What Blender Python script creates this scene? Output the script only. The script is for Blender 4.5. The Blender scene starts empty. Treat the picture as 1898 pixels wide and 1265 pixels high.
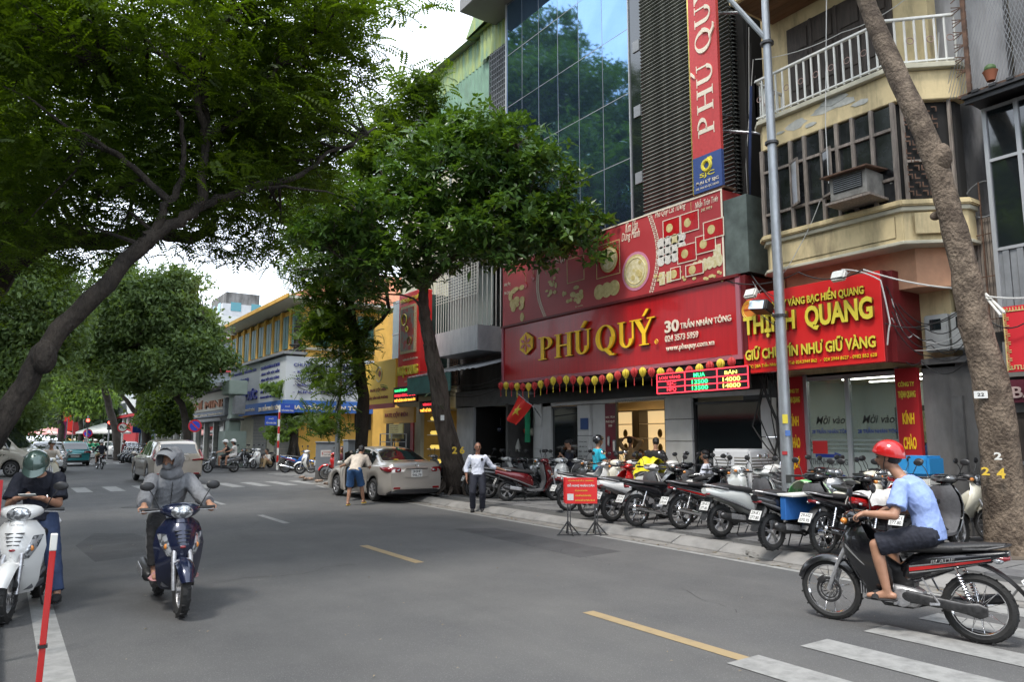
import bpy,bmesh,math,random
import numpy as np
from mathutils import Vector,Matrix,Euler
R=math.radians
random.seed(7)
SC=bpy.context.scene
COL=SC.collection
# ------------------------------------------------------------------ camera, world, sun, exposure
CAM_H,FPX,CX,CY=1.7,1371.0,949.0,632.5
PITCH=math.atan((814-CY) /FPX)
YAW=math.atan((CX-3.0) /FPX*math.cos(PITCH))
cam_data=bpy.data.cameras.new('camera')
cam_data.sensor_width=36.0
cam_data.lens=36.0*FPX/1898.0
cam_data.clip_start,cam_data.clip_end=0.05,4000
cam=bpy.data.objects.new('camera',cam_data)
COL.objects.link(cam)
cam.location= (0,0,CAM_H)
cam.rotation_euler= (R(90) +PITCH,0,-YAW)
SC.camera=cam
SUN_EL,SUN_AZ=60.0,250.0      # azimuth measured clockwise from +Y
world=bpy.data.worlds.new('World')
SC.world=world
world.use_nodes=True
wn,wl=world.node_tree.nodes,world.node_tree.links
wn.clear()
w_out=wn.new('ShaderNodeOutputWorld');w_bg=wn.new('ShaderNodeBackground')
w_sky=wn.new('ShaderNodeTexSky');w_sky.sky_type='NISHITA';w_sky.sun_disc=False
w_sky.sun_elevation=R(SUN_EL);w_sky.sun_rotation=R(SUN_AZ)
w_sky.air_density=1.3;w_sky.dust_density=3.0
w_tc=wn.new('ShaderNodeTexCoord');w_map=wn.new('ShaderNodeMapping');w_map.inputs['Scale'].default_value= (1,1,2.2)
w_noise=wn.new('ShaderNodeTexNoise');w_noise.inputs['Scale'].default_value=1.7;w_noise.inputs['Detail'].default_value=7
w_ramp=wn.new('ShaderNodeValToRGB')
w_ramp.color_ramp.elements[0].position=0.34;w_ramp.color_ramp.elements[0].color= (.62,.62,.62,1)
w_ramp.color_ramp.elements[1].position=0.62;w_ramp.color_ramp.elements[1].color= (1,1,1,1)
w_mix=wn.new('ShaderNodeMixRGB');w_mix.inputs['Color2'].default_value= (7.6,8.3,9.3,1)
wl.new(w_tc.outputs['Generated'],w_map.inputs['Vector']);wl.new(w_map.outputs[0],w_noise.inputs['Vector'])
wl.new(w_noise.outputs['Fac'],w_ramp.inputs['Fac']);wl.new(w_ramp.outputs['Color'],w_mix.inputs['Fac'])
wl.new(w_sky.outputs[0],w_mix.inputs['Color1']);wl.new(w_mix.outputs[0],w_bg.inputs['Color'])
wl.new(w_bg.outputs[0],w_out.inputs['Surface'])
w_bg.inputs['Strength'].default_value=0.12
sun_data=bpy.data.lights.new('sun','SUN');sun_data.energy=1.7;sun_data.angle=R(12);sun_data.color= (1,.95,.88)
sun=bpy.data.objects.new('sun',sun_data);COL.objects.link(sun)
_az=R(SUN_AZ);_el=R(SUN_EL)
_sd=Vector((math.sin(_az) *math.cos(_el),math.cos(_az) *math.cos(_el),math.sin(_el)))
sun.rotation_euler=_sd.to_track_quat('Z','Y').to_euler()
SC.view_settings.view_transform='Standard';SC.view_settings.look='None'
SC.view_settings.gamma=1;SC.view_settings.use_curve_mapping=False
SC.view_settings.exposure=1.25
try:
    SC.cycles.max_bounces=6;SC.cycles.diffuse_bounces=3;SC.cycles.glossy_bounces=3
    SC.cycles.transmission_bounces=4;SC.cycles.transparent_max_bounces=6
    SC.cycles.caustics_reflective=False;SC.cycles.caustics_refractive=False
    SC.cycles.sample_clamp_indirect=6
except Exception:
    pass
# ------------------------------------------------------------------ surveying: photo measurements -> world metres
_f=Vector((math.sin(YAW) *math.cos(PITCH),math.cos(YAW) *math.cos(PITCH),math.sin(PITCH)))
_r=Vector((math.cos(YAW),-math.sin(YAW),0))
_u=Vector((-math.sin(YAW) *math.sin(PITCH),-math.cos(YAW) *math.sin(PITCH),math.cos(PITCH)))
def ray(px,py):return _f+_r* ((px-CX) /FPX) -_u* ((py-CY) /FPX)
def GP(px,py,z=0.0):
    d=ray(px,py);t= (z-CAM_H) /d.z
    return Vector((t*d.x,t*d.y,z))
def XP(px,py,X):
    d=ray(px,py);t=X/d.x
    return Vector((X,t*d.y,CAM_H+t*d.z))
def DP(px,py,dep):
    d=ray(px,py)
    return Vector((0,0,CAM_H)) +d*dep
def YZ(px,py,X):
    v=XP(px,py,X);return v.y,v.z
# ------------------------------------------------------------------ materials
MATS= {}
def mat(name,col,rough=.6,metal=0.0,var=0.0,scale=6.0,bump=0.0,bscale=None,emit=0.0,col2=None,trans=0.0,coat=0.0,
        stretch=(1,1,1),ecol=None,alpha=1.0,spec=None,detail=5,contrast=None,bd=.02):
    if name in MATS:return MATS[name]
    m=bpy.data.materials.new(name);m.use_nodes=True
    nt=m.node_tree;n=nt.nodes;l=nt.links
    b=n['Principled BSDF']
    c= (*col,1) if len(col) ==3 else col
    b.inputs['Base Color'].default_value=c
    b.inputs['Roughness'].default_value=rough;b.inputs['Metallic'].default_value=metal
    if spec is not None:b.inputs['Specular IOR Level'].default_value=spec
    if coat:b.inputs['Coat Weight'].default_value=coat;b.inputs['Coat Roughness'].default_value=.05
    if trans:b.inputs['Transmission Weight'].default_value=trans
    if emit:b.inputs['Emission Color'].default_value= (*(ecol or col),1);b.inputs['Emission Strength'].default_value=emit
    if alpha<1:b.inputs['Alpha'].default_value=alpha
    if var or bump or col2:
        tc=n.new('ShaderNodeTexCoord');mp=n.new('ShaderNodeMapping');mp.inputs['Scale'].default_value=stretch
        l.new(tc.outputs['Object'],mp.inputs['Vector'])
        if var or col2:
            t=n.new('ShaderNodeTexNoise');t.inputs['Scale'].default_value=scale;t.inputs['Detail'].default_value=detail
            t.inputs['Roughness'].default_value=.62
            l.new(mp.outputs[0],t.inputs['Vector'])
            rp=n.new('ShaderNodeValToRGB');lo,hi=contrast or (.35,.65)
            rp.color_ramp.elements[0].position=lo;rp.color_ramp.elements[1].position=hi
            if col2:a0,a1= (*col,1),(*col2,1)
            else:a0=tuple(max(0,x* (1-var)) for x in col) + (1,);a1=tuple(min(1,x* (1+var)) for x in col) + (1,)
            rp.color_ramp.elements[0].color=a0;rp.color_ramp.elements[1].color=a1
            l.new(t.outputs['Fac'],rp.inputs['Fac']);l.new(rp.outputs[0],b.inputs['Base Color'])
        if bump:
            t2=n.new('ShaderNodeTexNoise');t2.inputs['Scale'].default_value=bscale or scale*6;t2.inputs['Detail'].default_value=4
            l.new(mp.outputs[0],t2.inputs['Vector'])
            bp=n.new('ShaderNodeBump');bp.inputs['Strength'].default_value=bump;bp.inputs['Distance'].default_value=bd
            l.new(t2.outputs['Fac'],bp.inputs['Height']);l.new(bp.outputs[0],b.inputs['Normal'])
    MATS[name] =m
    return m
def grime(m,amount=.6,scale=1.2,colr=(.05,.045,.04),stretch=(1.6,1.6,.35),lo=.48,hi=.75):
    """rain streaks and dirt: its own shape, layered over the base colour"""
    nt=m.node_tree;n=nt.nodes;l=nt.links;b=n['Principled BSDF']
    tc=n.new('ShaderNodeTexCoord');mp=n.new('ShaderNodeMapping');mp.inputs['Scale'].default_value=stretch
    t=n.new('ShaderNodeTexNoise');t.inputs['Scale'].default_value=scale;t.inputs['Detail'].default_value=9;t.inputs['Roughness'].default_value=.7
    rp=n.new('ShaderNodeValToRGB');rp.color_ramp.elements[0].position=lo;rp.color_ramp.elements[1].position=hi
    rp.color_ramp.elements[1].color= (amount,) *3+ (1,)
    mx=n.new('ShaderNodeMixRGB');mx.inputs['Color2'].default_value= (*colr,1)
    l.new(tc.outputs['Object'],mp.inputs['Vector']);l.new(mp.outputs[0],t.inputs['Vector']);l.new(t.outputs['Fac'],rp.inputs['Fac'])
    l.new(rp.outputs[0],mx.inputs['Fac'])
    src=b.inputs['Base Color']
    if src.is_linked:
        s=src.links[0].from_socket;l.new(s,mx.inputs['Color1'])
    else:mx.inputs['Color1'].default_value=src.default_value
    l.new(mx.outputs[0],b.inputs['Base Color'])
    return m
def leafmat(name,c1,c2,transl=.35,rough=.45):
    m=bpy.data.materials.new(name);m.use_nodes=True
    nt=m.node_tree;n=nt.nodes;l=nt.links;b=n['Principled BSDF'];out=n['Material Output']
    tc=n.new('ShaderNodeTexCoord');t=n.new('ShaderNodeTexNoise');t.inputs['Scale'].default_value=1.3;t.inputs['Detail'].default_value=8
    t.inputs['Roughness'].default_value=.8
    l.new(tc.outputs['Object'],t.inputs['Vector'])
    rp=n.new('ShaderNodeValToRGB');rp.color_ramp.elements[0].position=.36;rp.color_ramp.elements[1].position=.66
    rp.color_ramp.elements[0].color= (*c1,1);rp.color_ramp.elements[1].color= (*c2,1)
    l.new(t.outputs['Fac'],rp.inputs['Fac']);l.new(rp.outputs[0],b.inputs['Base Color'])
    b.inputs['Roughness'].default_value=rough;b.inputs['Specular IOR Level'].default_value=.35
    tr=n.new('ShaderNodeBsdfTranslucent');g=n.new('ShaderNodeMixRGB');g.blend_type='MULTIPLY';g.inputs['Fac'].default_value=1
    g.inputs['Color2'].default_value= (1.9,1.9,.45,1)
    l.new(rp.outputs[0],g.inputs['Color1']);l.new(g.outputs[0],tr.inputs['Color'])
    ms=n.new('ShaderNodeMixShader');ms.inputs['Fac'].default_value=transl
    l.new(b.outputs[0],ms.inputs[1]);l.new(tr.outputs[0],ms.inputs[2]);l.new(ms.outputs[0],out.inputs['Surface'])
    MATS[name] =m
    return m
# ------------------------------------------------------------------ mesh builder
class MB:
    def __init__(s):s.v= [];s.f= []
    def add(s,vs,fs):
        o=len(s.v);s.v.extend([tuple(v) for v in vs]);s.f.extend([tuple(i+o for i in f) for f in fs]);return s
    def box(s,c,d,rot=None):
        hx,hy,hz=d[0] /2,d[1] /2,d[2] /2
        vs= [Vector((x,y,z)) for x in (-hx,hx) for y in (-hy,hy) for z in (-hz,hz)]
        if rot is not None:
            M=rot if isinstance(rot,Matrix) else Euler(rot).to_matrix()
            vs= [M @ v for v in vs]
        c=Vector(c)
        return s.add([v+c for v in vs],[(0,1,3,2),(4,6,7,5),(0,4,5,1),(2,3,7,6),(0,2,6,4),(1,5,7,3)])
    def bb(s,x0,x1,y0,y1,z0,z1):
        return s.box(((x0+x1) /2,(y0+y1) /2,(z0+z1) /2),(abs(x1-x0),abs(y1-y0),abs(z1-z0)))
    def bar(s,a,b,w,h=None,up=(0,0,1)):
        a=Vector(a);b=Vector(b);d=b-a;L=d.length
        if L<1e-6:return s
        h=h or w;x=d/L;u=Vector(up)
        if abs(x.dot(u)) >.98:u=Vector((1,0,0))
        y=u.cross(x).normalized();z=x.cross(y)
        M=Matrix((x,y,z)).transposed()
        return s.box((a+b) /2,(L,w,h),M)
    def tube(s,pts,rad,n=8,cap=True,squash=None,jitter=0.0):
        pts= [Vector(p) for p in pts];k=len(pts)
        if not hasattr(rad,'__len__'):rad= [rad] *k
        rings= [];u=None
        for i,p in enumerate(pts):
            d= (pts[min(i+1,k-1)] -pts[max(i-1,0)])
            d=d.normalized() if d.length>1e-9 else Vector((0,0,1))
            if u is None:
                u=Vector((0,0,1)) if abs(d.z) <.9 else Vector((1,0,0))
            u= (u-d*u.dot(d)).normalized();w=d.cross(u)
            ring= []
            for j in range(n):
                a=2*math.pi*j/n;rr=rad[i] * (1+ (random.uniform(-jitter,jitter) if jitter else 0))
                ring.append(p+u* (math.cos(a) *rr) +w* (math.sin(a) *rr* (squash or 1)))
            rings.append(ring)
        return s.rings(rings,cap)
    def cyl(s,a,b,r,n=12,r2=None):return s.tube([a,b],[r,r if r2 is None else r2],n)
    def rings(s,rings,cap=True,closed=False):
        n=len(rings[0]);o=len(s.v)
        for r in rings:s.v.extend([tuple(v) for v in r])
        K=len(rings)
        for i in range(K-1+ (1 if closed else 0)):
            i2= (i+1) %K
            for j in range(n):
                j2= (j+1) %n
                s.f.append((o+i*n+j,o+i*n+j2,o+i2*n+j2,o+i2*n+j))
        if cap and not closed:
            s.f.append(tuple(o+j for j in range(n))[::-1]);s.f.append(tuple(o+ (K-1) *n+j for j in range(n)))
        return s
    def loft(s,secs,n=14,e=2.4,axis='x',cap=True):
        """sections (x, cy, cz, halfwidth, halfheight[, exponent]) along local x"""
        rings= []
        for q in secs:
            x,cy,cz,hw,hh=q[:5];ex=q[5] if len(q) >5 else e
            ring= []
            for j in range(n):
                a=2*math.pi* (j+.5) /n;c,sn=math.cos(a),math.sin(a)
                yy=cy+hw*math.copysign(abs(c) ** (2/ex),c);zz=cz+hh*math.copysign(abs(sn) ** (2/ex),sn)
                ring.append((x,yy,zz) if axis=='x' else ((yy,x,zz) if axis=='y' else (yy,zz,x)))
            rings.append(ring)
        return s.rings(rings,cap)
    def ell(s,c,r,n=12,m=8,rot=None):
        rings= [];c=Vector(c)
        for i in range(m+1):
            t=math.pi*i/m;z= -math.cos(t);q=max(math.sin(t),.02)
            ring= [Vector((r[0] *q*math.cos(2*math.pi*j/n),r[1] *q*math.sin(2*math.pi*j/n),r[2] *z)) for j in range(n)]
            if rot is not None:ring= [rot @ v for v in ring]
            rings.append([v+c for v in ring])
        return s.rings(rings)
    def torus(s,c,R_,r,n=24,m=8,ax='y',squash=1.0,a0=0,a1=2*math.pi):
        full=abs(a1-a0-2*math.pi) <1e-6;rings= []
        for i in range(n if full else n+1):
            a=a0+ (a1-a0) *i/n;ring= []
            for j in range(m):
                b=2*math.pi*j/m;q=R_+r*math.cos(b);h=r*math.sin(b) *squash
                p= (q*math.cos(a),h,q*math.sin(a)) if ax=='y' else ((h,q*math.cos(a),q*math.sin(a)) if ax=='x' else (q*math.cos(a),q*math.sin(a),h))
                ring.append((p[0] +c[0],p[1] +c[1],p[2] +c[2]))
            rings.append(ring)
        return s.rings(rings,cap=not full,closed=full)
    def prism(s,poly,a,b,fn):
        """polygon [(u,v)] extruded a..b, mapped through fn(u,v,w)"""
        n=len(poly);vs= [fn(u,v,a) for u,v in poly] + [fn(u,v,b) for u,v in poly]
        fs= [tuple(range(n))[::-1],tuple(range(n,2*n))] + [(i,(i+1) %n,n+ (i+1) %n,n+i) for i in range(n)]
        return s.add(vs,fs)
    def shell(s,fn,nu,nv,th,flip=False):
        """thick sheet from fn(u,v) in 0..1"""
        P= [[Vector(fn(i/nu,j/nv)) for j in range(nv+1)] for i in range(nu+1)]
        N= []
        for i in range(nu+1):
            row= []
            for j in range(nv+1):
                a=P[min(i+1,nu)][j] -P[max(i-1,0)][j];b=P[i][min(j+1,nv)] -P[i][max(j-1,0)]
                q=a.cross(b);row.append(q.normalized() if q.length>1e-9 else Vector((0,0,1)))
            N.append(row)
        o=len(s.v);W=nv+1;T= (nu+1) *W
        sg= -1 if flip else 1
        for k in (0,1):
            for i in range(nu+1):
                for j in range(nv+1):s.v.append(tuple(P[i][j] +N[i][j] * (th*sg* (-k))))
        for i in range(nu):
            for j in range(nv):
                a=o+i*W+j;q= (a,a+W,a+W+1,a+1)
                s.f.append(q if not flip else q[::-1]);s.f.append(tuple(x+T for x in (q[::-1] if not flip else q)))
        for i in range(nu):
            a=o+i*W;s.f.append((a,a+T,a+T+W,a+W));a+=nv;s.f.append((a,a+W,a+W+T,a+T))
        for j in range(nv):
            a=o+j;s.f.append((a,a+1,a+1+T,a+T));a+=nu*W;s.f.append((a,a+T,a+T+1,a+1))
        return s
    def mesh(s,name,smooth=False):
        me=bpy.data.meshes.new(name);me.from_pydata(s.v,[],s.f);me.update()
        if smooth:smooth_mesh(me,smooth)
        return me
    def build(s,name,m,parent=None,smooth=False,loc=None,rot=None,bevel=0,label=None,kind=None):
        me=s.mesh(name,smooth)
        if bevel:
            bm=bmesh.new();bm.from_mesh(me);bmesh.ops.remove_doubles(bm,verts=bm.verts,dist=1e-5)
            bmesh.ops.bevel(bm,geom=[e for e in bm.edges if len(e.link_faces) ==2 and e.calc_face_angle(0) >.5],offset=bevel,segments=1 if bevel<.012 else 2,affect='EDGES',clamp_overlap=True)
            bm.to_mesh(me);bm.free()
        return put(name,me,m,parent,loc,rot,label,kind)
def smooth_mesh(me,ang=True):
    me.polygons.foreach_set('use_smooth',[True] *len(me.polygons))
    a=40 if ang is True else ang
    try:me.set_sharp_from_angle(angle=R(a))
    except Exception:pass
def put(name,me,m,parent=None,loc=None,rot=None,label=None,kind=None):
    o=bpy.data.objects.new(name,me);COL.objects.link(o)
    if m is not None and len(me.materials) ==0:me.materials.append(m)
    if parent is not None:o.parent=parent
    if loc is not None:o.location=loc
    if rot is not None:o.rotation_euler=rot
    if label:o['label'] =label
    if kind:o['kind'] =kind
    return o
def tag(o,label=None,cat=None,group=None,kind=None):
    if label:o['label'] =label
    if cat:o['category'] =cat
    if group:o['group'] =group
    if kind:o['kind'] =kind
    return o
def thing(name,label,cat,loc=(0,0,0),rz=0.0,group=None):
    o=bpy.data.objects.new(name,None);COL.objects.link(o);o.empty_display_size=.2
    o.location=loc;o.rotation_euler= (0,0,rz)
    return tag(o,label,cat,group)
KIDS= {}
def kids(o):return [c for c in bpy.data.objects if c.parent==o]
def copy_tree(o,loc=None,rz=None,label=None,group=None,paint=None,skip=()):
    """copy of a thing with copies of its parts; paint = {material name: replacement}"""
    if o.name not in KIDS:KIDS[o.name] = [(c,kids(c)) for c in kids(o)]
    def recolor(c):
        if paint and c.type=='MESH' and c.data.materials and c.data.materials[0].name in paint:
            c.material_slots[0].link='OBJECT';c.material_slots[0].material=paint[c.data.materials[0].name]
    r=o.copy();COL.objects.link(r);recolor(r)
    if loc is not None:r.location=loc
    if rz is not None:r.rotation_euler= (0,0,rz)
    if label:r['label'] =label
    if group:r['group'] =group
    for ch,gk in KIDS[o.name]:
        if ch.name.split('.')[0] in skip:continue
        c=ch.copy();COL.objects.link(c);c.parent=r;recolor(c)
        for g in gk:
            d=g.copy();COL.objects.link(d);d.parent=c;recolor(d)
    return r
# ------------------------------------------------------------------ lettering
TMP=bpy.data.scenes.new('workbench')
def bake(o):
    TMP.collection.objects.link(o);vl=TMP.view_layers[0];vl.update();dg=vl.depsgraph
    me=bpy.data.meshes.new_from_object(o.evaluated_get(dg));bpy.data.objects.remove(o);return me
_tc= {}
FONTS= {}
def text_mesh(body,bold=0.0,extrude=.01,space=1.0,shear=0.0):
    k= (body,bold,extrude,space,shear)
    if k in _tc:return _tc[k]
    cu=bpy.data.curves.new('txt','FONT');cu.body=body;cu.size=1;cu.extrude=extrude;cu.offset=bold
    cu.space_character=space;cu.space_line=.95;cu.shear=shear;cu.resolution_u=3 if len(body) <16 else 2
    me=bake(bpy.data.objects.new('txt',cu));bpy.data.curves.remove(cu)
    _tc[k] =me
    return me
def lettering(body,M,w,h,m,parent=None,bold=.02,depth=.012,shear=0.0,name='lettering',space=1.0):
    """text fitted into a w x h box whose lower-left corner is M's origin, x along the line, z out"""
    me0=text_mesh(body,bold,.5,space,shear)
    me=me0.copy();n=len(me.vertices)
    if n==0:return None
    co=np.empty(n*3,'f');me.vertices.foreach_get('co',co);co=co.reshape(-1,3)
    lo,hi=co.min(0),co.max(0);sp=np.maximum(hi-lo,1e-5)
    co= (co-lo) /sp*np.array([w,h,depth],'f')
    me.vertices.foreach_set('co',co.ravel());me.materials.clear();me.materials.append(m);me.name=name;me.update()
    o=bpy.data.objects.new(name,me);COL.objects.link(o)
    if parent is not None:o.parent=parent
    o.matrix_local=M
    return o
def MS(X,Y,Z,tilt=0.0):
    """frame on a wall facing the street (-X): text x runs to -Y, y up"""
    M=Matrix(((0,0,-1,X),(-1,0,0,Y),(0,1,0,Z),(0,0,0,1)))
    return M @ Matrix.Rotation(tilt,4,'X') if tilt else M
def MF(p,xdir,updir=(0,0,1)):
    x=Vector(xdir).normalized();u=Vector(updir);z=x.cross(u).normalized();y=z.cross(x)
    M=Matrix((x,y,z)).transposed().to_4x4();M.translation=Vector(p);return M
# ------------------------------------------------------------------ shared vehicle materials
rubber=mat('rubber',(.018,.018,.018),.75,bump=.3,bscale=60)
blackp=mat('black_plastic',(.02,.02,.021),.42,var=.2,scale=20)
greyp=mat('grey_plastic',(.09,.09,.095),.55,var=.15,scale=20)
alu=mat('cast_aluminium',(.42,.42,.43),.42,.7,var=.25,scale=25)
darkmet=mat('dark_metal',(.07,.07,.072),.45,.7,var=.3,scale=20)
chrome=mat('chrome',(.75,.75,.76),.12,1)
lensw=mat('clear_lens',(.6,.62,.64),.1,.6,coat=1,col2=(.16,.17,.18),scale=22,detail=1,contrast=(.45,.55))
lensr=mat('red_lens',(.22,.006,.01),.12,coat=1)
lenso=mat('amber_lens',(.6,.2,.02),.15,coat=1)
seatm=mat('black_vinyl',(.022,.022,.023),.5,bump=.25,bscale=90)
mirrorm=mat('mirror_glass',(.55,.6,.65),.04,1)
platew=mat('plate_white',(.62,.62,.6),.45,var=.08,scale=12)
inkm=mat('black_ink',(.02,.02,.02),.6)
glassd=mat('tinted_glass',(.012,.016,.018),.05,0,spec=.9,coat=.6)
def paintm(name,c,metal=.0,rough=.22):return mat('paint_'+name,c,rough,metal,coat=.8)
P_white=paintm('white',(.68,.68,.66));P_pearl=paintm('pearl',(.6,.62,.6),.15)
P_black=paintm('black',(.012,.012,.014));P_navy=paintm('navy',(.012,.017,.045),.3)
P_maroon=paintm('maroon',(.13,.008,.012),.3);P_red=paintm('red',(.45,.012,.012))
P_grey=paintm('grey',(.13,.135,.14),.5);P_cream=paintm('cream',(.62,.59,.48));P_silver=paintm('silver',(.38,.38,.38),.6)
P_brown=paintm('brown',(.07,.045,.03),.3);P_blue=paintm('blue',(.02,.1,.35));P_green=paintm('green',(.04,.28,.16))
PAINT=mat('paint_base',(.5,.5,.5),.22,coat=.8)     # replaced on each bike
def wheel(parent,x,r,tw,name,spoked=False,disc=False,y=0.0):
    t=MB().torus((0,0,0),r-tw,tw,30,8,squash=.9)
    # tread blocks
    for i in range(30):
        a=2*math.pi*i/30
        t.box(((r-.005) *math.cos(a),(.4 if i%2 else-.4) *tw,(r-.005) *math.sin(a)),(.012,tw*.7,.014),(0,-a,0))
    w=t.build(name,rubber,parent,smooth=True,loc=(x,y,r))
    k=MB();ri=r-1.75*tw
    k.torus((0,0,0),ri,.013,30,6,squash=1.9)
    k.cyl((0,-.05,0),(0,.05,0),.032,12)
    if spoked:
        for i in range(28):
            a=2*math.pi*i/28;b=a+ (.35 if i%2 else-.35);yy=.035* (1 if i%4<2 else-1)
            k.bar((.035*math.cos(a),yy,.035*math.sin(a)),(ri*math.cos(b),0,ri*math.sin(b)),.0035)
        k.cyl((0,-.045,0),(0,.045,0),.06,16)
    else:
        for i in range(5):
            a=2*math.pi*i/5+.3
            for da in (-.13,.13):
                k.bar((.03*math.cos(a),0,.03*math.sin(a)),(ri*math.cos(a+da),0,ri*math.sin(a+da)),.03,.016)
    k.build('rim',chrome if spoked else alu,w,smooth=30)
    if disc:
        d=MB()
        for rr,ww in ((.105,.012),(.075,.006)):d.torus((0,.062,0),rr,ww,30,4,squash=.2)
        for i in range(10):
            a=2*math.pi*i/10
            d.bar((.03*math.cos(a),.062,.03*math.sin(a)),(.1*math.cos(a+.3),.062,.1*math.sin(a+.3)),.008,.004)
        d.box((.06,.075,.085),(.07,.03,.05),(0,.7,0))
        d.build('brake_disc',darkmet,w)
    return w
def arc_fender(mb,cx,cz,r,a0,a1,hw,drop=.05,th=.006,n=12):
    def fn(u,v):
        a=R(a0+ (a1-a0) *u);t=v*2-1
        taper=1-.35* (abs(u-.5) *2) **3
        rr=r+.012-drop*abs(t) **2.6
        return (cx+rr*math.cos(a),t*hw*taper,cz+rr*math.sin(a))
    return mb.shell(fn,n,8,th,flip=True)
def plate(parent,x,z,tilt,rows,w=.19,h=.14,y=0):
    p=MB().box((0,0,0),(.006,w,h)).build('licence_plate',platew,parent,bevel=.002,loc=(x,y,z),rot=(0,tilt,0))
    if rows:
        M0=Matrix(((0,0,-1,-.0035),(-1,0,0,w*.42),(0,1,0,0),(0,0,0,1)))
        if len(rows) ==2:
            for k,(tx,zz) in enumerate(zip(rows,(.012,-.056))):
                M=M0.copy();M.translation= (-.0035,w*.4,zz*h/.14);lettering(tx,M,w*.8,h*.33,inkm,p,.01,.001)
        else:
            M=M0.copy();M.translation= (-.0035,w*.45,-h*.3);lettering(rows[0],M,w*.9,h*.6,inkm,p,.01,.001)
    return p
def bars_mirrors(t,x,z,w=.34,mirrors=True,steer=0.0,mz=.2,mat_c=None):
    g=MB()
    g.tube([(x+.03,-.05,z-.05),(x,-.16,z),(x-.05,-w,z)],.011,8);g.tube([(x+.03,.05,z-.05),(x,.16,z),(x-.05,w,z)],.011,8)
    g.build('handlebar',darkmet,t,smooth=True)
    for s in (-1,1):
        MB().cyl((x-.02,s* (w-.13),z),(x-.055,s* (w+.005),z),.018,10).build('grip',blackp,t,smooth=True)
        MB().tube([(x+.03,s* (w-.15),z-.01),(x+.035,s* (w-.08),z-.012),(x+.0,s* (w+.02),z-.02)],.005,6).build('brake_lever',alu,t,smooth=True)
        if mirrors:
            k=MB().tube([(x,s* (w-.15),z+.01),(x+.02,s* (w-.1),z+mz*.6),(x,s* (w-.05),z+mz)],.0055,6)
            k.ell((x,s* (w-.03),z+mz+.03),(.016,.068,.045),12,8)
            k.build('mirror',mat_c or blackp,t,smooth=True)
def make_scooter(label,cat='motor scooter',classic=False,lens2=True,plate_rows=('29-K1','123.45'),windshape=0,mud=True):
    t=thing('motor_scooter',label,cat)
    r=.235 if classic else .26;tw=.052
    WB=.62
    wheel(t,-WB,r,tw,'rear_wheel');wheel(t,WB,r,tw,'front_wheel',disc=True)
    f=MB()
    for s in (-1,1):f.tube([(WB,s*.075,r),(WB-.06,s*.075,r+.3),(WB-.17,s*.05,.72)],[.02,.024,.024],10)
    f.box((WB-.11,0,r+.33),(.05,.17,.04))
    f.build('fork',alu,t,smooth=30)
    fm=MB()
    if classic:
        arc_fender(fm,WB,r+.02,r+.045,-5,175,.105,.09)
    else:
        arc_fender(fm,WB,r,r+.035,22,152,.082,.05)
    fm.build('front_fender',PAINT,t,smooth=60)
    # leg shield, convex towards the front
    if classic:
        zs= [.22,.32,.5,.68,.82,.9];ax= [.30,.36,.40,.42,.43,.42];wd= [.20,.25,.27,.26,.2,.11];sw= [.02,.05,.07,.09,.09,.05]
    else:
        zs= [.24,.34,.5,.66,.8,.9];ax= [.34,.44,.53,.565,.52,.43];wd= [.13,.18,.20,.225,.20,.12];sw= [.06,.12,.16,.22,.2,.1]
    def prof(z,arr):
        return float(np.interp(z,zs,arr))
    def shield(u,v):
        z=zs[0] + (zs[-1] -zs[0]) *u;tt=v*2-1
        rise=.03* (1-abs(tt) **2)
        return (prof(z,ax) -prof(z,sw) *abs(tt) **1.8,tt*prof(z,wd),z+rise* (u-.5))
    MB().shell(shield,14,14,.012).build('front_shield',PAINT,t,smooth=60)
    def inner(u,v):
        z=zs[0] + (zs[-1] -zs[0]) *u;tt=v*2-1
        return (prof(z,ax) -prof(z,sw) *.98-.03-.05* (1-abs(tt)) ,tt*prof(z,wd) *.93,z)
    MB().shell(inner,10,8,.03,flip=True).build('inner_shield',greyp,t,smooth=60)
    ins=MB()
    if classic:
        ins.loft([(.36,0,.62,.02,.2),(.45,0,.6,.045,.22),(.475,0,.58,.03,.18)],10)
        ins.build('horn_cover',P_silver,t,smooth=True)
    else:
        # dark grille wedge with louvres
        def grille(u,v):
            z=.68+.17*u;tt= (v*2-1) * (.3+.35*u)
            return (prof(z,ax) -prof(z,sw) *abs(tt) **1.8+.006,tt*prof(z,wd),z)
        ins.shell(grille,4,6,.006)
        for k in range(4):
            z=.70+k*.035;ins.box((prof(z,ax) +.004,0,z),(.02,.10+.02*k,.008))
        ins.build('grille',blackp,t,smooth=40)
        for s in (-1,1):     # slanting turn-signal lenses
            def lens(u,v,s=s):
                z=.57+.2*u;t0=.34+.30*u;tt=t0+ (.22+.14*u* (1-.3*u)) * (v) 
                return (prof(z,ax) -prof(z,sw) *abs(tt) **1.8+.008+.012*math.sin(math.pi*u) *math.sin(math.pi*v),s*tt*prof(z,wd),z)
            lm=MB().shell(lens,6,5,.012,flip=(s<0)).build('signal_lens',lensw,t,smooth=50)
            q=lens(.45,.55);MB().ell((q[0] +.006,q[1],q[2]),(.012,.02,.028),8,6).build('bulb',lenso,lm,smooth=True)
        em=MB();em.ell((prof(.66,ax) +.008,0,.655),(.008,.028,.014),10,6);em.build('badge',lensr if lens2 else chrome,t,smooth=True)
        lw=MB().shell(lambda u,v:(prof(.50+.09*u,ax) -prof(.5,sw) *abs((v*2-1) *.45) **1.8+.006,(v*2-1) *.45*prof(.5,wd) * (1-.1*u),.50+.09*u),3,6,.006)
        lw.build('chrome_trim',chrome,t,smooth=50)
    # steering head cover, headlight
    hc=MB()
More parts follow.
